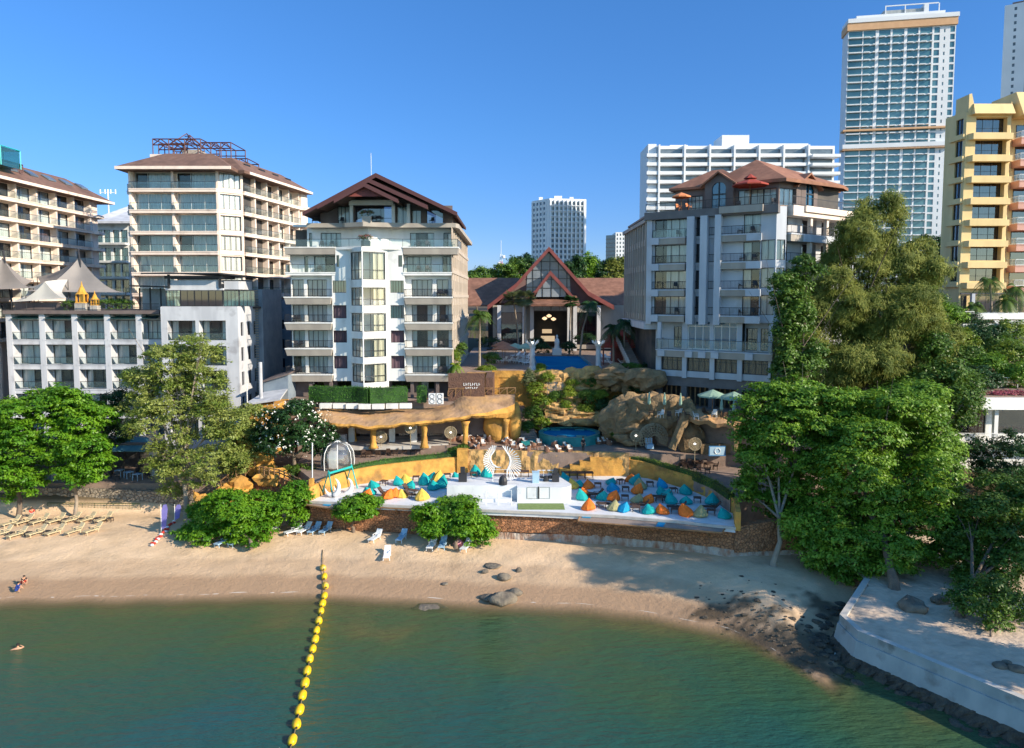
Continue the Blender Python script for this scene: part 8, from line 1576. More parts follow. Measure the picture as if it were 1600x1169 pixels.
# clipped hedges
def hedge(name, path, th, z0, z1, mat, label, dens=60, leaf=.13, group=None, seed=1, jit=.06):
 """path [(x,y)]; solid clipped hedge whose faces are leafy"""
 rs = np.random.RandomState(seed); mb = MB(); C = []; N_ = []; z0l = z0 if isinstance(z0, list) else [z0] * len(path); z1l = z1 if isinstance(z1, list) else [z1] * len(path)
 for i in range(len(path) - 1):
  a, b = Vector((*path[i], 0)), Vector((*path[i + 1], 0)); t_ = (b - a).normalized(); n_ = Vector((t_.y, -t_.x, 0)) * th / 2; k = .86
  za0, za1, zb0, zb1 = z0l[i], z1l[i], z0l[i + 1], z1l[i + 1]; mb.hexa([a + n_ * k + Vector((0, 0, za0)), b + n_ * k + Vector((0, 0, zb0)), b - n_ * k + Vector((0, 0, zb0)), a - n_ * k + Vector((0, 0, za0)), a + n_ * k + Vector((0, 0, za1 - .08)), b + n_ * k + Vector((0, 0, zb1 - .08)), b - n_ * k + Vector((0, 0, zb1 - .08)), a - n_ * k + Vector((0, 0, za1 - .08))])
  L = (b - a).length; H = za1 - za0; areas = [L * H, L * H, L * th, th * H, th * H]
  for fi, ar in enumerate(areas):
   m_ = int(ar * dens); u = rs.rand(m_); v = rs.rand(m_); 
   for q in range(m_):
    if fi < 2: s_ = 1 if fi == 0 else -1; p = a.lerp(b, u[q]) + n_ * s_; z = za0 + (zb0 - za0) * u[q] + v[q] * H; nn = n_.normalized() * s_
    elif fi == 2: p = a.lerp(b, u[q]) + n_ * (2 * v[q] - 1); z = za1 + (zb1 - za1) * u[q]; nn = Vector((0, 0, 1))
    else: e_ = a if fi == 3 else b; p = e_ + n_ * (2 * u[q] - 1); z = (za0 if fi == 3 else zb0) + v[q] * H; nn = t_ * (-1 if fi == 3 else 1)
    C.append((p.x, p.y, z)); N_.append(tuple(nn))
 C = np.array(C) + rs.randn(len(C), 3) * jit; N_ = unit(np.array(N_) + rs.randn(len(C), 3) * .5); r_ = empty(name, (path[0][0], path[0][1], min(z0l)), label, 'hedge', group); mb.build('hedge_core', 'leaf_dark', r_); npmesh('foliage', leafquads(C, N_, rs.randn(len(C), 3), np.full(len(C), leaf) * (0.7 + .6 * rs.rand(len(C))), np.full(len(C), leaf * .6)), 4, mat, r_); return r_
hz0, hz1 = 11.9, ZZ(605, 85.5); hx = lambda px: XX(px, 86)
hedge('clipped_hedge', [(hx(480), 86.4), (hx(555), 86.0), (hx(578), 85.0), (hx(634), 86.2)], 1.1, hz0 + .3, hz1, 'leaf_hedge', 'long clipped hedge wrapping the prow of the white gabled hotel', group='clipped hedges by the white hotel', seed=1); hedge('clipped_hedge', [(hx(650), 86.4), (hx(664), 86.4)], 1.0, hz0 + .2, hz1, 'leaf_hedge', 'short clipped hedge block right of the long hedge', group='clipped hedges by the white hotel', seed=2)
for i in range(7): x0, x1 = hx(500) + i * 1.62, hx(500) + i * 1.62 + 1.45; yb_ = 85.1 - (.55 if i in (3, 4) else .2 if i in (2, 5) else 0); T(MB().box(x0, x1, yb_ - .25, yb_ + .25, 11.55, 12.15).build('planter_box', 'white_wall'), 'low white planter box at the foot of the long clipped hedge', 'planter', 'white planter boxes under the hedge')
acx = XX(674, 85.5); 
for i in range(2): r_ = empty('air_conditioner', (acx + i * .95, 85.6, 11.9), ['left one of two pale air conditioners beside the short hedge', 'right one of two pale air conditioners beside the short hedge'][i], 'air conditioner', 'air conditioners'); MB().box(acx + i * .95 - .42, acx + i * .95 + .42, 85.4, 85.8, 12.0, 13.3).build('case', 'white_plastic', r_); [MB().lathe((0, 0, 0), [(.28, 0), (.28, .03)], 14) and None for _ in ()]; q = MB(); [q.tube([(acx + i * .95 + .28 * math.cos(t_ * .5), 85.38, z_ + .28 * math.sin(t_ * .5)) for t_ in range(13)], .03, 4) for z_ in (12.35, 12.95)]; q.build('fan_grille', 'dark_plastic', r_)
hedge('terrace_hedge', [(x, y + .75) for x, y in wl_[2:]], .7, [5.7, 5.9, 6.0, 6.0, 6.1], [6.5, 6.75, 6.85, 6.85, 6.85], 'leaf_hedge', 'low hedge along the top of the left curved deck wall', group='low hedges on the curved walls', seed=3, dens=45); hedge('terrace_hedge', [(x, y + .7) for x, y in wr_[:6]], .75, 5.75, [6.9, 6.75, 6.65, 6.6, 6.5, 6.4], 'leaf_yellow', 'low hedge along the top of the right curved deck wall', group='low hedges on the curved walls', seed=4, dens=45)
for i, (px, py, Y_, rx, ry) in enumerate([(712, 705, 82.6, 12, 7), (725, 700, 83, 9, 6), (990, 715, 81, 10, 8), (470, 735, 77, 30, 9), (420, 738, 77.5, 24, 9)]): q = PB(px, py, Y_, rx, ry); bush('terrace_shrub', q[:3], (q[3], q[3] * .6, q[5]), 'leaf_mid', ['loose shrub at the right end of the left terrace hedge', 'small shrub beside the wicker armchairs', 'shrub at the left end of the right terrace hedge', 'ground shrub under the frangipani', 'ground shrub above the timber fence'][i], n=90, per=22, leaf=.2, seed=i + 500, cr=.28)
# stick railings, timber fence and footbridge
def sticks(name, pts, h, label, mat='wood', seed=0, cat='railing', group=None, step=.9):
 rs2 = random.Random(seed); L = [0]
 for i in range(len(pts) - 1): L.append(L[-1] + (pts[i + 1] - pts[i]).length)
 def at(s):
  for i in range(len(pts) - 1):
   if s <= L[i + 1] + 1e-6: return pts[i].lerp(pts[i + 1], (s - L[i]) / (L[i + 1] - L[i]))
  return pts[-1]
 r_ = empty(name, pts[0], label, cat, group); n_ = int(L[-1] / step); tp = []; mb = MB()
 for k in range(n_ + 1):
  p = at(L[-1] * k / n_); t_ = p + Vector((rs2.uniform(-.12, .12), rs2.uniform(-.08, .08), h * rs2.uniform(.9, 1.1))); tp.append(t_); mb.tube([p - Vector((0, 0, .1)), (p + t_) / 2 + Vector((rs2.uniform(-.08, .08), 0, 0)), t_ + Vector((0, 0, .1))], .05, 5)
 mb.build('posts', mat, r_); mb = MB(); mb.tube(tp, .05, 5)
 for k in range(n_): a = tp[k] - Vector((0, 0, h * rs2.uniform(.75, .95))); mb.tube([a, (a + tp[k + 1]) / 2 + Vector((0, 0, rs2.uniform(-.1, .15))), tp[k + 1] - Vector((0, 0, .05))], .035, 4)
 mb.build('branches', mat, r_); return r_
sticks('branch_railing', [P(x, y, Y=Y_) for x, y, Y_ in ((500, 640, 86.8), (560, 643, 87), (620, 641, 87.2), (690, 633, 87.6))], .95, 'rustic branch railing along the back of the ochre canopy', seed=1, group='branch railings'); sticks('branch_railing', [P(x, y, Y=Y_) for x, y, Y_ in ((700, 618, 87.4), (760, 617, 87.8), (804, 617, 88.4))], .85, 'rustic branch railing on the raised right end of the ochre canopy', seed=2, group='branch railings')
fp = [Vector((XX(a, Y_), Y_, zz)) for a, Y_, zz in ((398, 75.7, 5.55), (430, 75, 5.35), (462, 72.6, 5.0), (484, 70, 4.6))]; r_ = empty('timber_fence', fp[0], 'double rail timber fence on the brown wall below the frangipani', 'fence'); mb = MB(); m2 = MB()
for i in range(3):
 for zz in (.25, .75, 1.05): mb.tube([fp[i] + Vector((0, 0, zz)), fp[i + 1] + Vector((0, 0, zz))], .07, 5)
 for k in range(4): q = fp[i].lerp(fp[i + 1], k / 4); m2.tube([q - Vector((0, 0, .2)), q + Vector((0, 0, 1.15))], .08, 6)
mb.build('rails', 'wood', r_); m2.build('posts', 'wood', r_); T(MB().box(XX(478, 70.6), XX(484, 70.6), 70.3, 70.9, 4.2, 6.6).build('wall_pillar', 'ochre_plaster'), 'narrow ochre post at the left end of the deck', 'pillar')
sticks('branch_railing', [P(x, y, Y=Y_) for x, y, Y_ in ((346, 768, 74.5), (362, 752, 75.2), (385, 742, 75.8), (398, 740, 76))], 1.2, 'rustic footbridge railing of crossed branches right of the feathery tree', seed=3, group='branch railings'); OWb = [(P(px, py, Y=Y_), (r, r * .7, r * s_)) for px, py, Y_, r, s_ in ((372, 765, 75.5, 1.6, .9), (395, 700, 79.5, 2.2, 1.2), (405, 720, 78.5, 1.8, .9), (350, 775, 74.6, 1.4, .8), (318, 790, 72.6, 1.2, 1.0), (425, 745, 76.2, 1.8, .5))]; rocks('ochre_outcrop', OWb, 'ochre_plaster', 'ochre plaster outcrop under the footbridge left of the timber fence', 'rocks', seed=300)
T(MB().box(-75, XX(470, 76.5), 76.3, 90, 0, 4.6).build('side_terrace', 'paving'), kind='structure'); T(MB().box(XX(385, 80), XX(500, 80), 78.5, 88, 2, 6.0).build('garden_bed', 'soil'), kind='structure')
# ================================================================ beach club deck furniture
def beanbag(col):
 r = random.Random(hash(col) % 99); mb = MB(); prof = [(.30, 0), (.56, .06), (.60, .2), (.50, .42), (.32, .66), (.14, .86), (.03, .98)]; mb.lathe((0, 0, 0), prof, 10)
 mb.v = [(x * (1 + .12 * math.sin(3 * math.atan2(y, x) + 1)) - .0, y * .92 + .30 * (z / .98) ** 2 * (1 if z > .3 else 0), z + .03 * math.sin(5 * x)) for x, y, z in mb.v]; return mb.build('beanbag', 'bag_' + col, smooth=False, origin=(0, 0, 0))
BG = dict(teal=[(584.7, 757), (578, 768), (623, 753), (640, 758.6), (663, 752), (674, 746), (677, 760), (690, 756), (714, 746), (743, 737), (760, 741), (903.6, 756), (884, 749), (909, 775.5), (943.6, 775.5), (954, 751), (992, 751), (1034, 767), (1042, 771), (1072, 767), (1049, 781.7), (1073, 781.7), (1111, 782.7), (1013, 797), (1132.6, 804)],
 blue=[(973, 793), (959, 763), (1035, 757)], orange=[(572, 772), (605, 774), (616, 772), (919, 758), (915, 771), (957, 776.5), (919, 791), (985, 747), (995, 766), (1012, 779.6), (1035, 797), (1072, 800)], yellow=[(634, 751), (684, 747), (628, 771), (659, 776), (896.4, 758)], khaki=[(958, 792), (1001, 759), (995, 779.6), (1093.6, 802)])
for col, ps in BG.items():
 pr = None; L_ = sorted(p for p in ps if p[0] < 780); R2 = sorted(p for p in ps if p[0] > 780)
 for side, lst in (('left', L_), ('right', R2)):
  for i, (px, py) in enumerate(lst):
   p = P(px, py + 5, z=zD); o = beanbag(col) if pr is None else pr.copy()
   if pr is None: pr = o
   else: COL.objects.link(o)
   put(o, (p.x, p.y, zD + .01), rb.uniform(0, 360), rb.uniform(1.08, 1.32)); o.scale.z *= rb.uniform(.7, 1.05); o.rotation_euler.x = rb.uniform(-.12, .12); o.rotation_euler.y = rb.uniform(-.12, .12)
   T(o, f'{col} beanbag on the deck {side} of the stage, ' + (f'{ORD[i]} {col} one from the left' if len(lst) > 1 else f'the only {col} one'), 'beanbag', 'beanbags on the white deck')
TBK = {}
def table(mat, kind, w=.35, h=.45, item=None):
 if (mat, kind) not in TBK:
  r = empty(kind, (0, 0, 0)); MB().box(-w, w, -w, w, h - .05, h).build('table_top', mat, r)
  for x in (-w * .85, w * .85):
   for y in (-w * .85, w * .85): MB().box(x - .03, x + .03, y - .03, y + .03, 0, h - .05).build('leg', mat, r)
  TBK[(mat, kind)] = [r, 0]
 e_ = TBK[(mat, kind)]; e_[1] += 1; return e_[0] if e_[1] == 1 else copy_tree(e_[0])
TBL = [(600, 753), (650, 746), (699, 742), (740, 740), (668, 751), (934, 757), (925, 773), (941, 789), (970, 751), (977.5, 763), (976.5, 776.6), (994, 794), (1015.5, 755), (1052.5, 765), (1030, 779.6), (1089.5, 779.6), (1054.5, 797), (1111, 799)]
for i, (px, py) in enumerate(TBL): p = P(px, py + 5, z=zD); T(put(table('dark_wicker', 'deck_table', .38, .5), (p.x, p.y, zD), rb.uniform(-20, 20)), f'low dark wicker table among the beanbags, {ORD[i]} from the left on the deck' , 'table', 'low tables on the white deck')
for i, (px, py, a) in enumerate([(603, 771, 70), (646, 774, 80), (641, 766, 60), (947, 788, -110), (1000, 790, -100), (1058, 793, -100), (1112, 793, -100), (1034, 777, -110), (930, 773, -80)]): p = P(px, py + 4, z=zD); T(put(lounger('dark_wicker', 'dark_lounger'), (p.x, p.y, zD), a), f'dark wicker lounger between beanbags, {ORD[i]} of the dark loungers', 'sun lounger', 'dark loungers on the deck')
# stage
sy = 69.6; sX = lambda px: XX(px, sy, 780); zs_ = 6.1; SG = empty('white_stage', (sX(790), sy, zD), 'white stage block with rounded right end and double door panel at the deck front', 'stage'); n_ = 8
po = [(sX(698), sy + .3), (sX(808), sy + .3), (sX(808), sy - .5), (sX(878), sy - .5)] + [(sX(878) + 1.0 * math.sin(k * .2), sy - .5 + 2.4 * (1 - math.cos(k * .2)) / 1.9) for k in range(1, 9)] + [(sX(880), sy + 3.4), (sX(700), sy + 3.4)]
MB().prism(po, zD, zs_).build('platform', 'deck_white', SG); F = Fr(0, sy - .5, 0); mb = MB()
for a, b in ((823, 839.5), (842, 859)):
 for (u0, u1, z0, z1) in ((sX(a), sX(b), 4.95, 5.0), (sX(a), sX(b), 6.1, 6.15), (sX(a), sX(a) + .05, 5.0, 6.1), (sX(b) - .05, sX(b), 5.0, 6.1)): mb.fb(F, u0, u1, .005, .03, z0, z1)
mb.build('door_outline', 'concrete', SG); MB().box(sX(840), sX(842), sy - .55, sy - .5, 4.95, 6.2).build('door_post', 'dark_metal', SG); MB().box(sX(700), sX(800), sy - .5, sy + .29, zD, 4.95).build('step', 'deck_white', SG)
mb = MB(); rp = lambda px, py, Y_: P(px, py, Y=Y_)
for q in ([(759, 788), (759, 768), (799, 766), (799, 790)], [(759, 768), (759, 790)], [(778, 767), (778, 791)]): mb.tube([rp(a, b, 68.2) for a, b in q], .04, 5)
mb.build('rail_frame', 'white_metal', SG); T(MB().box(XX(809, 67.6, 788), XX(882, 67.2, 788), 66.6, 68.6, zD + .01, zD + .04).build('green_carpet', 'carpet_green'), 'strip of green artificial turf before the stage', 'carpet')
WGs = empty('wing_sculpture', P(785, 762, Y=71.5), 'tall white sculpture of two feathered wings facing each other on the stage', 'sculpture'); wpt = lambda x, y, Y_=71.6: P(740 + x / 10, 690 + y / 10, Y=Y_)
for nm_, inner, tips in (('left', [(355, 70), (320, 150), (265, 220), (260, 290), (300, 360), (360, 400), (430, 405)], [(352, 66), (295, 62), (240, 100), (200, 160), (165, 220), (150, 290), (160, 360), (190, 430), (240, 490), (300, 520)]), ('right', [(450, 70), (500, 140), (560, 230), (575, 300), (560, 370), (530, 430), (520, 520)], [(455, 68), (520, 75), (600, 105), (660, 165), (710, 235), (738, 310), (745, 380), (740, 450), (715, 520), (640, 590), (580, 600)])):
 wg = MB().tube([wpt(*q) for q in inner], [.04, .07, .09, .1, .09, .07, .05], 6).build('wing', 'white_plastic', WGs, smooth=True); nF = 19
 for k in range(nF):
  t_ = k / (nF - 1); a = ip([wpt(*q) for q in inner], .16 + .6 * t_); b = ip([wpt(*q, 71.6 - .25 * math.sin(t_ * 3)) for q in tips], min(.999, t_)); d = (b - a).normalized(); s_ = d.cross(Vector((0, 1, 0))).normalized(); y_ = Vector((0, .02, 0)); q = MB(); w0, w1 = .03, .055
  q.hexa([a - s_ * w0 - y_, a + s_ * w0 - y_, a + s_ * w0 + y_, a - s_ * w0 + y_, b - s_ * w1 - y_, b + s_ * w1 - y_, b + s_ * w1 + y_, b - s_ * w1 + y_]); q.build('feather', 'white_plastic', wg)
mb = MB(); F_ = [(770, 764), (770, 734), (792, 734), (792, 764)]
for Y_ in (71.4, 72.6): mb.tube([P(a, b, Y=Y_) for a, b in F_], .04, 5); mb.tube([P(770, 748, Y=Y_), P(792, 748, Y=Y_)], .035, 5); mb.tube([P(770, 764, Y=Y_), P(792, 748, Y=Y_)], .03, 5)
mb.build('scaffold', 'white_metal', WGs)
for px, w_, zz, Y_, lb in ((723, .42, (6.11, 6.95, 7.6), 71.4, 'stacked black loudspeaker on the left part of the stage'), (868, .36, (6.11, 6.9, 7.45), 71.4, 'stacked black loudspeaker on the right part of the stage')):
 x = XX(px, Y_, 745); r_ = empty('loudspeaker', (x, Y_, 6.1), lb, 'loudspeaker', 'loudspeakers on the stage'); MB().box(x - w_, x + w_, Y_ - .3, Y_ + .3, zz[0], zz[1]).build('bass_cabinet', 'dark_plastic', r_); MB().box(x - w_ * .55, x + w_ * .55, Y_ - .2, Y_ + .2, zz[1] + .005, zz[2]).build('top_cabinet', 'dark_plastic', r_)
p = P(786, 764, Y=70.2); mb = MB(); mb.lathe((p.x, p.y, zs_), [(.42, 0), (.44, .4), (.34, .75), (.12, .95)], 10); T(mb.build('covered_speaker', 'dark_plastic'), 'black cloth covered monitor at the stage front before the wings', 'loudspeaker')
p = P(837, 760, Y=71); T(MB().box(p.x - .34, p.x + .34, p.y - .25, p.y + .25, zs_, zs_ + 1.1).box(p.x - .38, p.x + .38, p.y - .3, p.y + .3, zs_ + 1.1, zs_ + 1.15).build('dj_booth', 'blue_plastic'), 'pale blue lectern box on the stage right of the wings', 'booth')
r_ = empty('drum_kit', P(853, 762, Y=71.5), 'small drum kit with chrome stands on the stage', 'drum kit'); c = P(853, 760, Y=71.5); mb = MB(); [mb.lathe((c.x + dx, c.y + dy, zs_ + z), [(r, 0), (r, h)], 10) for dx, dy, z, r, h in ((0, 0, .05, .28, .45), (-.45, -.1, .35, .17, .2), (.45, -.1, .3, .2, .3), (0, -.4, .5, .16, .15))]; mb.build('drums', 'dark_plastic', r_); mb = MB(); [mb.tube([(c.x + dx, c.y, zs_), (c.x + dx, c.y, zs_ + 1.15)], .02, 4).lathe((c.x + dx, c.y, zs_ + 1.15), [(.22, 0), (.02, .03)], 10) for dx in (-.7, -.25, .3, .7)]; mb.build('cymbals', 'white_metal', r_)
for i, (px, py) in enumerate([(795, 741), (808, 741), (820, 742), (884, 744), (896, 744), (908, 744), (920, 744)]): p = P(px, py + 4, z=zD); T(put(table('dark_wicker', 'dining_table', .5, .75), (p.x, p.y, zD), 0), f'dark dining table below the folded ochre rock wall, {ORD[i]} from the left', 'table', 'tables along the rock wall')
# swing, dome, tall posts
tw = lambda x, y, Y_=70.6: P(480 + x / 10, 690 + y / 10, Y=Y_); SF = empty('swing_frame', (tw(400, 850).x, 71, zD), 'turquoise A frame swing stand with two white crescent seats at the left deck end', 'swing'); mb = MB()
A1, A2 = tw(335, 500, 70.0), tw(690, 395, 74); mb.tube([A1, A2], .12, 8)
for a, bs in ((A1, ((230, 830, 70.6), (400, 850, 69.8))), (A2, ((600, 700, 76.2), (785, 730, 74.4)))):
 for x, y, Y_ in bs: q = P(480 + x / 10, 690 + y / 10, z=zD); mb.tube([a + Vector((0, 0, .25)), q], .07, 6)
mb.build('frame', 'teal_metal', SF)
for x, y, Y_, rr in ((385, 700, 70.8, .95), (555, 680, 72.6, .95)):
 c = tw(x, y, Y_); mb = MB(); pts = []; rd = []
 for k in range(13): a = -2.9 + k * (3.9 / 12) - (0 if x < 500 else .1); pts.append(c + Vector((rr * math.cos(a) * (.75 if x < 500 else 1), 0, rr * math.sin(a)))); rd.append(.04 + .22 * math.sin(math.pi * k / 12))
 mb.tube(pts, rd, 8); mb.build('crescent_seat', 'white_plastic', SF, smooth=True); MB().tube([pts[0], (pts[0].x, c.y, A1.z + (A2.z - A1.z) * ((c.x - A1.x) / (A2.x - A1.x)))], .02, 4).build('rope', 'rope', SF)
dc = P(528, 735, Y=77.2); DM = empty('glass_dome', (dc.x, dc.y, 6), 'clear glass dome booth with bright curved frame beside the frangipani', 'dome'); MB().lathe((dc.x, dc.y, 5.9), [(1.75, 0), (1.8, 1.2), (1.7, 2.1), (1.3, 2.75), (.7, 3.1), (.05, 3.2)], 18).build('shell', 'clear_dome', DM, smooth=True); mb = MB()
for a in (0, .9, 1.8, 2.7): mb.tube([(dc.x + r * math.cos(a), dc.y + r * math.sin(a), 5.9 + z) for r, z in ((1.8, 0), (1.85, 1.2), (1.75, 2.1), (1.33, 2.8), (0, 3.25), (-1.33, 2.8), (-1.75, 2.1), (-1.85, 1.2), (-1.8, 0))], .05, 5)
mb.build('frame', 'white_metal', DM); MB().box(dc.x - .9, dc.x - .1, dc.y - .4, dc.y + .4, 5.95, 8.0).build('curtain', 'cushion', DM)
T(MB().tube([P(488, 750, Y=72), P(488, 692, Y=72)], .06, 6).build('pole', 'white_metal'), 'slim pale pole standing at the left end of the deck', 'pole')
# terrace seating
TC = {}
def tub_chair():
 if not TC:
  r = empty('tub_armchair', (0, 0, 0)); mb = MB(); n_ = 9; pr = [(.38 * math.cos(-.35 + k * (math.pi + .7) / (n_ - 1)), .38 * math.sin(-.35 + k * (math.pi + .7) / (n_ - 1))) for k in range(n_)]
  for k in range(n_ - 1): (a, b), (c, d) = pr[k], pr[k + 1]; h0, h1 = .55 + .2 * math.sin(math.pi * k / (n_ - 1)), .55 + .2 * math.sin(math.pi * (k + 1) / (n_ - 1)); mb.hexa([(a, b, 0), (c, d, 0), (c * .8, d * .8, 0), (a * .8, b * .8, 0), (a, b, h0), (c, d, h1), (c * .8, d * .8, h1), (a * .8, b * .8, h0)])
  mb.build('shell', 'wicker', r); MB().box(-.27, .27, -.3, .27, .05, .36).build('base', 'wicker', r); MB().box(-.25, .25, -.28, .25, .365, .46).build('cushion', 'cushion', r); MB().hexa([(-.2, .2, .47), (.2, .2, .47), (.2, .27, .47), (-.2, .27, .47), (-.2, .26, .8), (.2, .26, .8), (.2, .34, .78), (-.2, .34, .78)]).build('pillow', 'cushion', r); TC['r'] = r; return r
 return copy_tree(TC['r'])
tp = [(711, 683), (722, 681), (703, 690), (733, 685), (742, 680), (728, 692), (750, 687), (758, 682), (765, 690), (772, 684), (741, 694), (755, 697), (780, 690), (788, 694), (796, 693), (802, 700), (812, 693), (820, 694), (745, 702), (833, 699), (842, 696), (858, 694), (866, 698), (874, 695), (884, 701), (897, 695), (905, 696), (935, 694), (944, 693), (952, 695), (825, 705), (815, 704), (855, 706), (872, 706), (890, 706), (736, 700)]
for i, (px, py) in enumerate(tp): p = P(px, py, z=zT1); T(put(tub_chair(), (p.x, min(p.y, 87), zT1), rb.uniform(-180, 180)), 'wicker tub armchair with pale cushions on the middle terrace', 'armchair', 'wicker armchairs on the middle terrace')
for i, (px, py) in enumerate([(717, 687), (748, 690), (768, 695), (792, 699), (839, 704), (880, 704)]): p = P(px, py, z=zT1); T(put(table('wicker', 'terrace_table', .3, .5), (p.x, p.y, zT1), 10 * i), f'small wicker table among the armchairs, {ORD[i]} from the left', 'table', 'tables on the middle terrace')
for side, zz, rows, lb in (('left', zLl, [(565, 716, 8), (572, 709, 9), (690, 700, 0)], 'dark wooden chair on the terrace left above the curved wall'), ('right', zLr, [(1000, 720, 8), (1010, 713, 8), (1055, 735, 5), (1050, 725, 6)], 'dark wooden chair on the shaded terrace right above the curved wall')):
 for (px, py, n_) in rows:
  for k in range(n_): p = P(px + k * 13 + rb.uniform(-3, 3), py + (-1.1 if side == 'left' else 1.6) * k + rb.uniform(-1.5, 1.5), z=zz); T(put(simple_chair('dark_wood', 'terrace_chair'), (p.x, p.y, zz), rb.choice((0, 180, 90, -90)) + rb.uniform(-20, 20)), lb, 'chair', f'dark chairs on the {side} lower terrace')
 for k in range(6): px, py = ((575 + k * 20, 712 - k * 1.8) if side == 'left' else (1008 + k * 20, 717 + k * 3.2)); p = P(px, py, z=zz); T(put(table('dark_wood', 'terrace_dining_table', .45, .74), (p.x, p.y, zz), rb.uniform(-15, 15)), f'dark wooden table on the {side} lower terrace, {ORD[k]} from the left', 'table', f'dark tables on the {side} lower terrace')
PRS = [(1014, 645, 1), (1038, 646, 1), (1063, 647, 1), (1113, 648, 0), (1146, 652, 0), (1127, 655, 1), (1146, 660, 1), (1170, 662, 1), (1178, 656, 1)]
for i, (px, py, cl_) in enumerate(PRS): p = P(px, py, z=11.4); parasol('parasol', (p.x, p.y, 11.4), 1.75, 2.4, 'parasol_green', (f'closed pale green parasol on the shaded terrace under the terraced hotel, {ORD[i]} from the left' if cl_ else ('open green parasol at left on the shaded terrace under the terraced hotel', 'open green parasol at right on the shaded terrace under the terraced hotel')[i - 3]), 'parasols under the terraced hotel', closed=bool(cl_))
for i in range(12): p = P(1018 + i * 14, 650 + (i % 3) * 3, z=11.4); T(put(simple_chair('cushion', 'parasol_chair') if i % 2 else simple_chair('dark_wood', 'terrace_chair'), (p.x, p.y, 11.4), rb.uniform(0, 360)), 'chair beside the parasols under the terraced hotel', 'chair', 'chairs under the terraced hotel')
# ================================================================ beach furniture
TL = [(18, 818), (38.5, 816), (63, 815), (88.5, 814), (113, 813), (137, 812.5), (163, 812), (5, 834), (28, 836), (59, 833), (87, 832), (118, 830.5), (146, 829)]
gz = lambda p: float(hgt(p.x, p.y))
def onsand(px, py): 
 p = P(px, py, z=1.8)
 for _ in range(4): p = P(px, py, z=gz(p))
 return p
for i, (px, py) in enumerate(TL): T(put(lounger('tan_plastic', 'tan_lounger'), onsand(px, py + 3), -24), f'tan lounger on the left beach, {ORD[i if i < 7 else i - 7]} from the left in the {"back" if i < 7 else "front"} row', 'sun lounger', 'tan loungers on the left beach')
for i in range(10): px, py = (TL[i][0] + TL[i + 1][0]) / 2 + 1, (TL[i][1] + TL[i + 1][1]) / 2 + 3; (T(put(table('dark_plastic', 'beach_table', .25, .4), onsand(px if i != 6 else 172, py if i != 6 else 815), 0), f'small dark table between tan loungers, {ORD[i]} of them', 'table', 'dark tables between tan loungers'))
for px, py, a, m_, lb in [(350, 848, -25, 'blue_plastic', 'pale blue lounger left of its twin before the widest beach tree'), (371, 848, -25, 'blue_plastic', 'pale blue lounger right of its twin before the widest beach tree'), (428, 827, -10, 'white_plastic', 'white lounger half hidden by the right end of the widest beach tree'), (459, 831, -40, 'white_plastic', 'white lounger first from the left in the row of four'), (476, 829, -22, 'white_plastic', 'white lounger second in the row of four'), (492, 829, -16, 'blue_plastic', 'pale blue lounger third in the row of four'), (510, 829, -16, 'blue_plastic', 'pale blue lounger last in the row of four'), (587, 841, -20, 'white_plastic', 'white lounger alone right of the smallest beach tree'), (628, 841, -12, 'blue_plastic', 'pale blue lounger between two beach trees'), (605, 868, 5, 'white_plastic', 'white lounger nearest the sea standing alone'), (675, 853, -10, 'white_plastic', 'white lounger at the left under the tree below the stage'), (692, 852, -5, 'blue_plastic', 'pale blue lounger under the tree below the stage'), (729, 855, -18, 'white_plastic', 'white lounger at the right under the tree below the stage')]: T(put(lounger(m_, 'beach_lounger'), onsand(px, py + 3), a), lb, 'sun lounger', 'loungers along the middle beach')
p = onsand(717, 852); mb = MB(); mb.blob((p.x, p.y, p.z + .2), (.55, .45, .3), 5, .4, 10, 7, 2); T(mb.build('pink_towel', 'cloth_pink'), 'pink patterned towel heap beside the right white lounger under the tree', 'towel')
# feather flags and red white float coil
for px, py, h_, lb in ((252, 833, 2.9, 'purple feather flag on the sand near the seawall end'), (273, 818, 2.0, 'smaller purple feather flag half hidden behind the bigger one')):
 p = onsand(px, py); r_ = empty('feather_flag', p, lb, 'flag', 'purple feather flags'); MB().tube([p, p + Vector((.05, 0, h_))], .03, 5).build('pole', 'white_metal', r_); mb = MB(); mb.hexa([p + Vector(v) for v in ((.05, -.01, .35), (.5, -.01, .6), (.5, .01, .6), (.05, .01, .35), (.1, -.01, h_ * .8), (.72, -.01, h_ * .86), (.72, .01, h_ * .86), (.1, .01, h_ * .8))]); mb.hexa([p + Vector(v) for v in ((.1, -.01, h_ * .8), (.72, -.01, h_ * .86), (.72, .01, h_ * .86), (.1, .01, h_ * .8), (.3, -.01, h_ * .98), (.6, -.01, h_), (.6, .01, h_), (.3, .01, h_ * .98))]); mb.build('banner', 'flag_purple', r_)
for i in range(22):
 t_ = i / 21; p = onsand(238 + 34 * t_ + rb.uniform(-2, 2), 853 - 38 * t_ + rb.uniform(-2, 2)); mb = MB(); mb.blob((p.x, p.y, p.z + .1), (.2, .13, .12), i, .1, 8, 6); T(mb.build('marker_float', 'cloth_red' if i % 3 else 'white_plastic'), 'small marker float in the red and white heap beside the purple flag', 'float', 'red and white floats heaped on the sand')
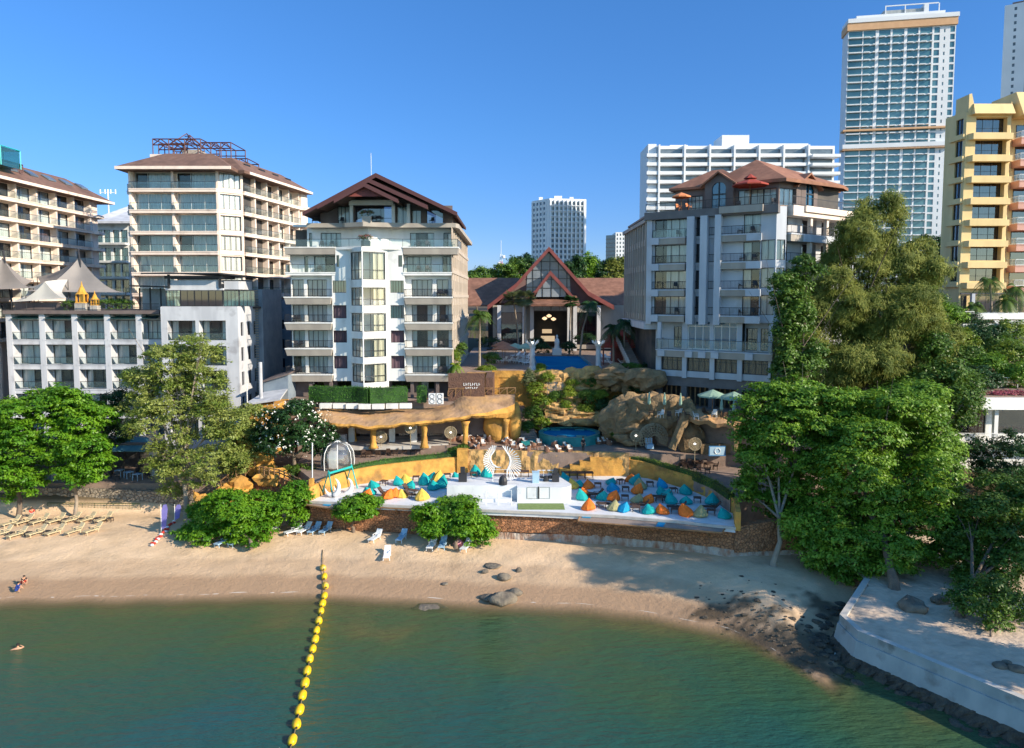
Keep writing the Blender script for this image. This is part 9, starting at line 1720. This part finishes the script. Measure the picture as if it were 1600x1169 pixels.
# ================================================================ left sea wall, dark restaurant, right villa and sheds
SWp = [(-75, 76.2), (XX(0, 76), 76), (XX(150, 75.6), 75.6), (XX(235, 75.2), 75.2), (XX(300, 74.6), 74.6), (XX(330, 73.8), 73.8)]; T(wallstrip(None, SWp, 1.2, [4.2, 4.2, 4.25, 4.2, 4.0, 3.6], .5, 'sea_stone', 'stone_wall', .08, 21, n=80), 'mottled stone sea wall behind the tan loungers', 'wall')
r_ = empty('net_fence', (XX(100, 75), 74.9, 1.8), 'low green netting fence along the stone sea wall', 'fence'); mb = MB(); rail(mb, W0, [(XX(60, 75), -74.9), (XX(210, 75), -74.6)], 1.75, 1.1, 'bars'); 
mb.build('netting', 'leaf_dark', r_)
RB = empty('shaded_restaurant', (XX(120, 82), 82, 4.6), 'dark open restaurant with teal awning behind the left beach trees', 'restaurant'); MB().box(-72, XX(232, 84), 84, 84.3, 4.6, 8.0).build('back_wall', 'interior', RB); MB().box(-72, XX(232, 82), 80, 84.3, 8.0, 8.3).build('roof', 'dark_grey_band', RB); mb = MB()
for px in (10, 60, 110, 160, 205, 228): mb.box(XX(px, 80), XX(px, 80) + .25, 80, 80.25, 4.6, 8)
mb.build('post', 'dark_metal', RB); mb = MB(); mb.slab([(XX(165, 79), 79, 7.6), (XX(232, 79), 79, 7.6), (XX(228, 81), 81.5, 8.7), (XX(168, 81), 81.5, 8.7)], .08); mb.build('awning', 'awning_teal', RB); MB().box(XX(228, 80), XX(238, 80), 79.5, 80, 4.6, 10).build('column', 'grey_wall', RB)
for i in range(14): p = Vector((XX(85 + i * 10.5, 78.5), 77.6 + (i % 3) * .9, 4.6)); T(put(table('blue_plastic', 'cafe_table', .4, .74) if i % 2 == 0 else simple_chair('dark_plastic', 'cafe_chair'), p, rb.uniform(0, 90)), 'pale table under the left beach trees in shade' if i % 2 == 0 else 'dark cafe chair under the left beach trees in shade', 'table' if i % 2 == 0 else 'chair', 'cafe tables in shade' if i % 2 == 0 else 'cafe chairs in shade')
yv = 74.0; vx = lambda px: XX(px, yv, 640); VL = empty('white_villa', (vx(1540), yv, 8), 'low white villa with flat terrace roof and pale railing at the right edge', 'villa'); zv = ZZ(636, yv); F = Fr(0, yv, 0); x0, x1, x2 = vx(1487), vx(1550), vx(1680)
mb = MB(); mb.hexa([(vx(1470), yv - 1.6, zv), (vx(1552), yv - 1.9, zv), (vx(1552), yv + 9, zv), (vx(1500), yv + 9, zv), (vx(1474), yv - 1.3, zv + 1.15), (vx(1551), yv - 1.5, zv + 1.15), (vx(1551), yv + 9, zv + 1.15), (vx(1502), yv + 9, zv + 1.15)]); mb.hexa([(vx(1552) + .01, yv - 1.9, zv), (x2, yv - 1.6, zv), (x2, yv + 9, zv), (vx(1552) + .01, yv + 9, zv), (vx(1551) + .01, yv - 1.5, zv + 1.15), (x2, yv - 1.2, zv + 1.15), (x2, yv + 9, zv + 1.15), (vx(1551) + .01, yv + 9, zv + 1.15)]); mb.build('roof_parapet', 'white_wall', VL)
mb = MB(); ops = [(x0 + .3, x1 - .6, 10.5, zv - .1), (x1 + .3, x2 - 1, 10.5, zv - .1)]; wallgrid(mb, F, x0, x2, 6, zv, ops); mb.build('wall', 'white_wall', VL); [win(VL, F, *o, 'dark', v=-.2) for o in ops]; mb = MB(); rail(mb, F, [(x0, 1.3), (x2, 1.6)], 9.9, 1.0, 'bars'); mb.build('railing', 'white_metal', VL); MB().fb(F, x0, x2, 0, 1.7, 9.6, 9.9).build('balcony', 'white_wall', VL); mb = MB(); mb.box(x1 - .5, x1 - .1, yv - 1.2, yv - .8, 9.9, zv); mb.build('column', 'white_wall', VL)
mb = MB()
for hh in (.45, .95): mb.tube([(vx(1486), yv + 1, zv + 1.2 + hh), (vx(1544), yv + 5, zv + 1.6 + hh), (vx(1690), yv + 5, zv + 1.6 + hh)], .045, 5)
for k in range(8): t_ = k / 7; q = Vector((vx(1486), yv + 1, zv + 1.1)).lerp(Vector((vx(1544), yv + 5, zv + 1.5)), t_); mb.tube([q, q + Vector((0, 0, 1.05))], .045, 5)
for k in range(5): x = vx(1544) + k * 2.2; mb.tube([(x, yv + 5, zv + 1.4), (x, yv + 5, zv + 2.55)], .045, 5)
mb.build('roof_railing', 'white_metal', VL); foliage('bougainvillea', [(vx(1575), yv, zv + 1.4, 2.6, .7, .35)], 120, 24, .3, .16, 'bougainvillea', VL, seed=3); MB().box(vx(1500), x2, yv - .9, yv + 8.9, zv + 1.15, zv + 1.3).build('roof_slab', 'paving', VL)
yk = 93.0; kx = lambda px: XX(px, yk, 510); KP = empty('white_terrace_block', (kx(1540), yk, 17), 'white low terrace roofs and railings below the yellow apartment block', 'building'); mb = MB(); mb.box(kx(1470), kx(1660), yk, yk + 9, ZZ(499, yk), ZZ(490, yk)); mb.box(kx(1482), kx(1536), yk - 3, yk - .01, ZZ(516, yk), ZZ(505, yk)); mb.hexa([(kx(1544), yk - 3.2, ZZ(517, yk)), (kx(1660), yk - 3.2, ZZ(517, yk)), (kx(1660), yk - .01, ZZ(503, yk)), (kx(1552), yk - .01, ZZ(503, yk)), (kx(1544), yk - 3.2, ZZ(515, yk)), (kx(1660), yk - 3.2, ZZ(515, yk)), (kx(1660), yk - .01, ZZ(501, yk)), (kx(1552), yk - .01, ZZ(501, yk))]); mb.build('roof', 'white_wall', KP); MB().box(kx(1484), kx(1660), yk - .4, yk, 17, ZZ(505, yk)).build('wall', 'concrete_top', KP); mb = MB(); rail(mb, Fr(0, yk - 1, 0), [(kx(1475), .2), (kx(1512), .2)], ZZ(498, yk), 1.0, 'bars'); rail(mb, Fr(0, yk - 3, 0), [(kx(1484), .3), (kx(1536), .3)], ZZ(538, yk), 1.0, 'bars'); mb.build('railing', 'white_metal', KP); mb = MB()
for px in (1484, 1534, 1546): mb.box(kx(px), kx(px) + .3, yk - 3, yk - 2.7, 16, ZZ(516, yk))
mb.build('column', 'white_wall', KP)
# ================================================================ people
def person(loc, J, label, yaw=0, clothes=(), hairmat='hair', s=1.0):
 """J: joints in metres; body grown as one skinned surface, clothing as children"""
 r_ = empty('person', (0, 0, 0), label, 'person', 'people by the sea')
 E_ = [('pel', 'sp'), ('sp', 'ch'), ('ch', 'nk'), ('nk', 'hd'), ('hd', 'ht'), ('ch', 'ls'), ('ls', 'le'), ('le', 'lh'), ('ch', 'rs'), ('rs', 're'), ('re', 'rh'), ('pel', 'lp'), ('lp', 'lk'), ('lk', 'la'), ('la', 'lt'), ('pel', 'rp'), ('rp', 'rk'), ('rk', 'ra'), ('ra', 'rt')]
 RD = dict(pel=.14, sp=.125, ch=.15, nk=.055, hd=.095, ht=.075, ls=.065, le=.042, lh=.03, rs=.065, re=.042, rh=.03, lp=.09, lk=.058, la=.038, lt=.03, rp=.09, rk=.058, ra=.038, rt=.03)
 def skin(nm, names, mat, grow=0.0, fingers=True):
  V = []; idx = {}; ed = []; rad = []
  for k in names:
   if k in J: idx[k] = len(V); V.append(J[k]); rad.append(RD[k] + grow)
  for a, b in E_:
   if a in idx and b in idx: ed.append((idx[a], idx[b]))
  if fingers:
   for h_, e2_ in (('lh', 'le'), ('rh', 're')):
    if h_ in idx:
     d = (Vector(J[h_]) - Vector(J[e2_])).normalized(); sd = d.cross(Vector((0, 0, 1))); sd = sd.normalized() if sd.length > .1 else Vector((1, 0, 0)); pm = Vector(J[h_]) + d * .05; ip_ = len(V); V.append(tuple(pm)); rad.append(.028); ed.append((idx[h_], ip_))
     for q, (o_, L) in enumerate(((-.03, .07), (-.01, .085), (.01, .08), (.03, .065))): i0 = len(V); V += [tuple(pm + sd * o_ + d * .03), tuple(pm + sd * o_ * 1.2 + d * (.03 + L) - Vector((0, 0, .015)))]; rad += [.010, .008]; ed += [(ip_, i0), (i0, i0 + 1)]
     i0 = len(V); V.append(tuple(Vector(J[h_]) - sd * .055 + d * .04)); rad.append(.010); ed.append((idx[h_], i0))
  me = bpy.data.meshes.new(nm); me.from_pydata([tuple(v) for v in V], ed, []); me.materials.append(MT[mat]); o = bpy.data.objects.new(nm, me); COL.objects.link(o); adopt(o, r_); m1 = o.modifiers.new('skin', 'SKIN'); m1.use_smooth_shade = True
  for i, r in enumerate(rad): me.skin_vertices[0].data[i].radius = (r, r)
  me.skin_vertices[0].data[0].use_root = True; m2 = o.modifiers.new('sub', 'SUBSURF'); m2.levels = 1; m2.render_levels = 1; return o
 skin('body', list(RD), 'skin'); [skin(nm, ns, mt, .018, False) for nm, ns, mt in clothes]
 if 'ht' in J: a, b = Vector(J['hd']), Vector(J['ht']); mb = MB(); mb.blob(tuple(a.lerp(b, .8) + Vector((0, .02, .02))), (.115, .12, .10), 2, .1, 12, 8); mb.build('hair', hairmat, r_, smooth=True); mb = MB(); f = a + Vector((0, -.095, .02)); mb.blob(tuple(f), (.016, .025, .03), 1, 0, 6, 5); mb.build('nose', 'skin', r_)
 put(r_, loc, yaw, s); return r_
ST_ = dict(pel=(0, 0, .95), sp=(0, .01, 1.12), ch=(0, 0, 1.34), nk=(0, 0, 1.50), hd=(0, -.01, 1.60), ht=(0, 0, 1.69), ls=(-.19, 0, 1.42), le=(-.25, .03, 1.15), lh=(-.24, -.08, .92), rs=(.19, 0, 1.42), re=(.25, .03, 1.15), rh=(.24, -.08, .92), lp=(-.1, 0, .88), lk=(-.11, -.02, .5), la=(-.11, .02, .09), lt=(-.12, -.14, .03), rp=(.1, 0, .88), rk=(.11, -.02, .5), ra=(.11, .02, .09), rt=(.12, -.14, .03))
SQ = dict(pel=(0, .1, .35), sp=(0, .08, .50), ch=(0, -.04, .70), nk=(0, -.12, .83), hd=(0, -.18, .91), ht=(0, -.18, 1.0), ls=(-.18, -.06, .76), le=(-.24, -.28, .60), lh=(-.12, -.42, .42), rs=(.18, -.06, .76), re=(.24, -.28, .60), rh=(.12, -.44, .36), lp=(-.1, .05, .33), lk=(-.17, -.30, .50), la=(-.14, -.10, .10), lt=(-.15, -.26, .04), rp=(.1, .05, .33), rk=(.17, -.30, .50), ra=(.14, -.10, .10), rt=(.15, -.26, .04))
top_ = ['sp', 'ch', 'ls', 'le', 'rs', 're']; leg_ = ['pel', 'lp', 'lk', 'rp', 'rk']
p = onsand(27, 925); person(p, SQ, 'crouching child in a blue shirt at the left waterline', 120, (('shirt', ['pel'] + top_, 'cloth_blue'), ('shorts', leg_, 'cloth_blue')), s=.8); p = onsand(37, 914); person(p, SQ, 'crouching child in dark clothes just behind the blue shirt', 60, (('shirt', ['pel'] + top_, 'cloth_dark'), ('shorts', leg_, 'cloth_red')), s=.8)
p = P(28, 1014, z=0); SWm = dict(ST_); person((p.x, p.y, -1.38), {k: (v[0], v[1], v[2]) if k not in ('lh', 'rh', 'le', 're') else {'lh': (-.55, -.12, 1.32), 'le': (-.40, 0, 1.36), 'rh': (.25, -.1, 1.62), 're': (.38, 0, 1.45)}[k] for k, v in SWm.items()}, 'bare shouldered swimmer standing in the green water at left', 20)
p = P(911, 706, z=zT1); person((p.x, p.y, zT1), ST_, 'waiter in dark clothes standing before the round pool', 30, (('shirt', ['pel'] + top_, 'cloth_dark'), ('trousers', leg_ + ['la', 'ra'], 'cloth_dark'))); p = onsand(50, 808); person(p, SQ, 'person in red sitting at the foot of the stone sea wall', 40, (('shirt', ['pel'] + top_, 'cloth_red'), ('shorts', leg_, 'white_plastic'))); p = P(763, 572, z=zPd); person((p.x, p.y, zPd), ST_, 'person in pale clothes on the path left of the pool', 200, (('shirt', ['pel'] + top_, 'white_plastic'), ('trousers', leg_, 'cloth_dark')))
# ---------------------------------------------------------------- every separate piece of these parts becomes a part of its own
def split(o):
 me = o.data; n = len(me.vertices); par = list(range(n))
 def find(a):
  while par[a] != a: par[a] = par[par[a]]; a = par[a]
  return a
 for p_ in me.polygons:
  v = p_.vertices; a = find(v[0])
  for q in v[1:]: par[find(q)] = a
 g_ = {}
 for p_ in me.polygons: g_.setdefault(find(p_.vertices[0]), []).append(tuple(p_.vertices))
 if not 1 < len(g_) <= 24: return
 for k, (r, fs) in enumerate(g_.items()):
  idx = {}; V = []; F2_ = []
  for f in fs:
   for v in f:
    if v not in idx: idx[v] = len(V); V.append(tuple(me.vertices[v].co))
   F2_.append([idx[v] for v in f])
  m_ = bpy.data.meshes.new(me.name); m_.from_pydata(V, [], F2_); m_.materials.append(me.materials[0]); m_.update()
  if k == 0: o.data = m_
  else: c = bpy.data.objects.new(o.name.split('.')[0], m_); COL.objects.link(c); c.parent = o.parent; c.location = o.location
for o in list(COL.objects):
 if o.type == 'MESH' and o.parent is not None and len(o.data.materials) == 1 and not o.children and o.name.split('.')[0] in ('pier', 'balcony_block', 'column', 'fin', 'post', 'pilaster', 'bracket', 'skylight', 'rock_pillar', 'strut', 'pillar', 'pillar_cap', 'drums', 'cymbals', 'inner_bench', 'roof_block', 'rafter', 'dish'): split(o)
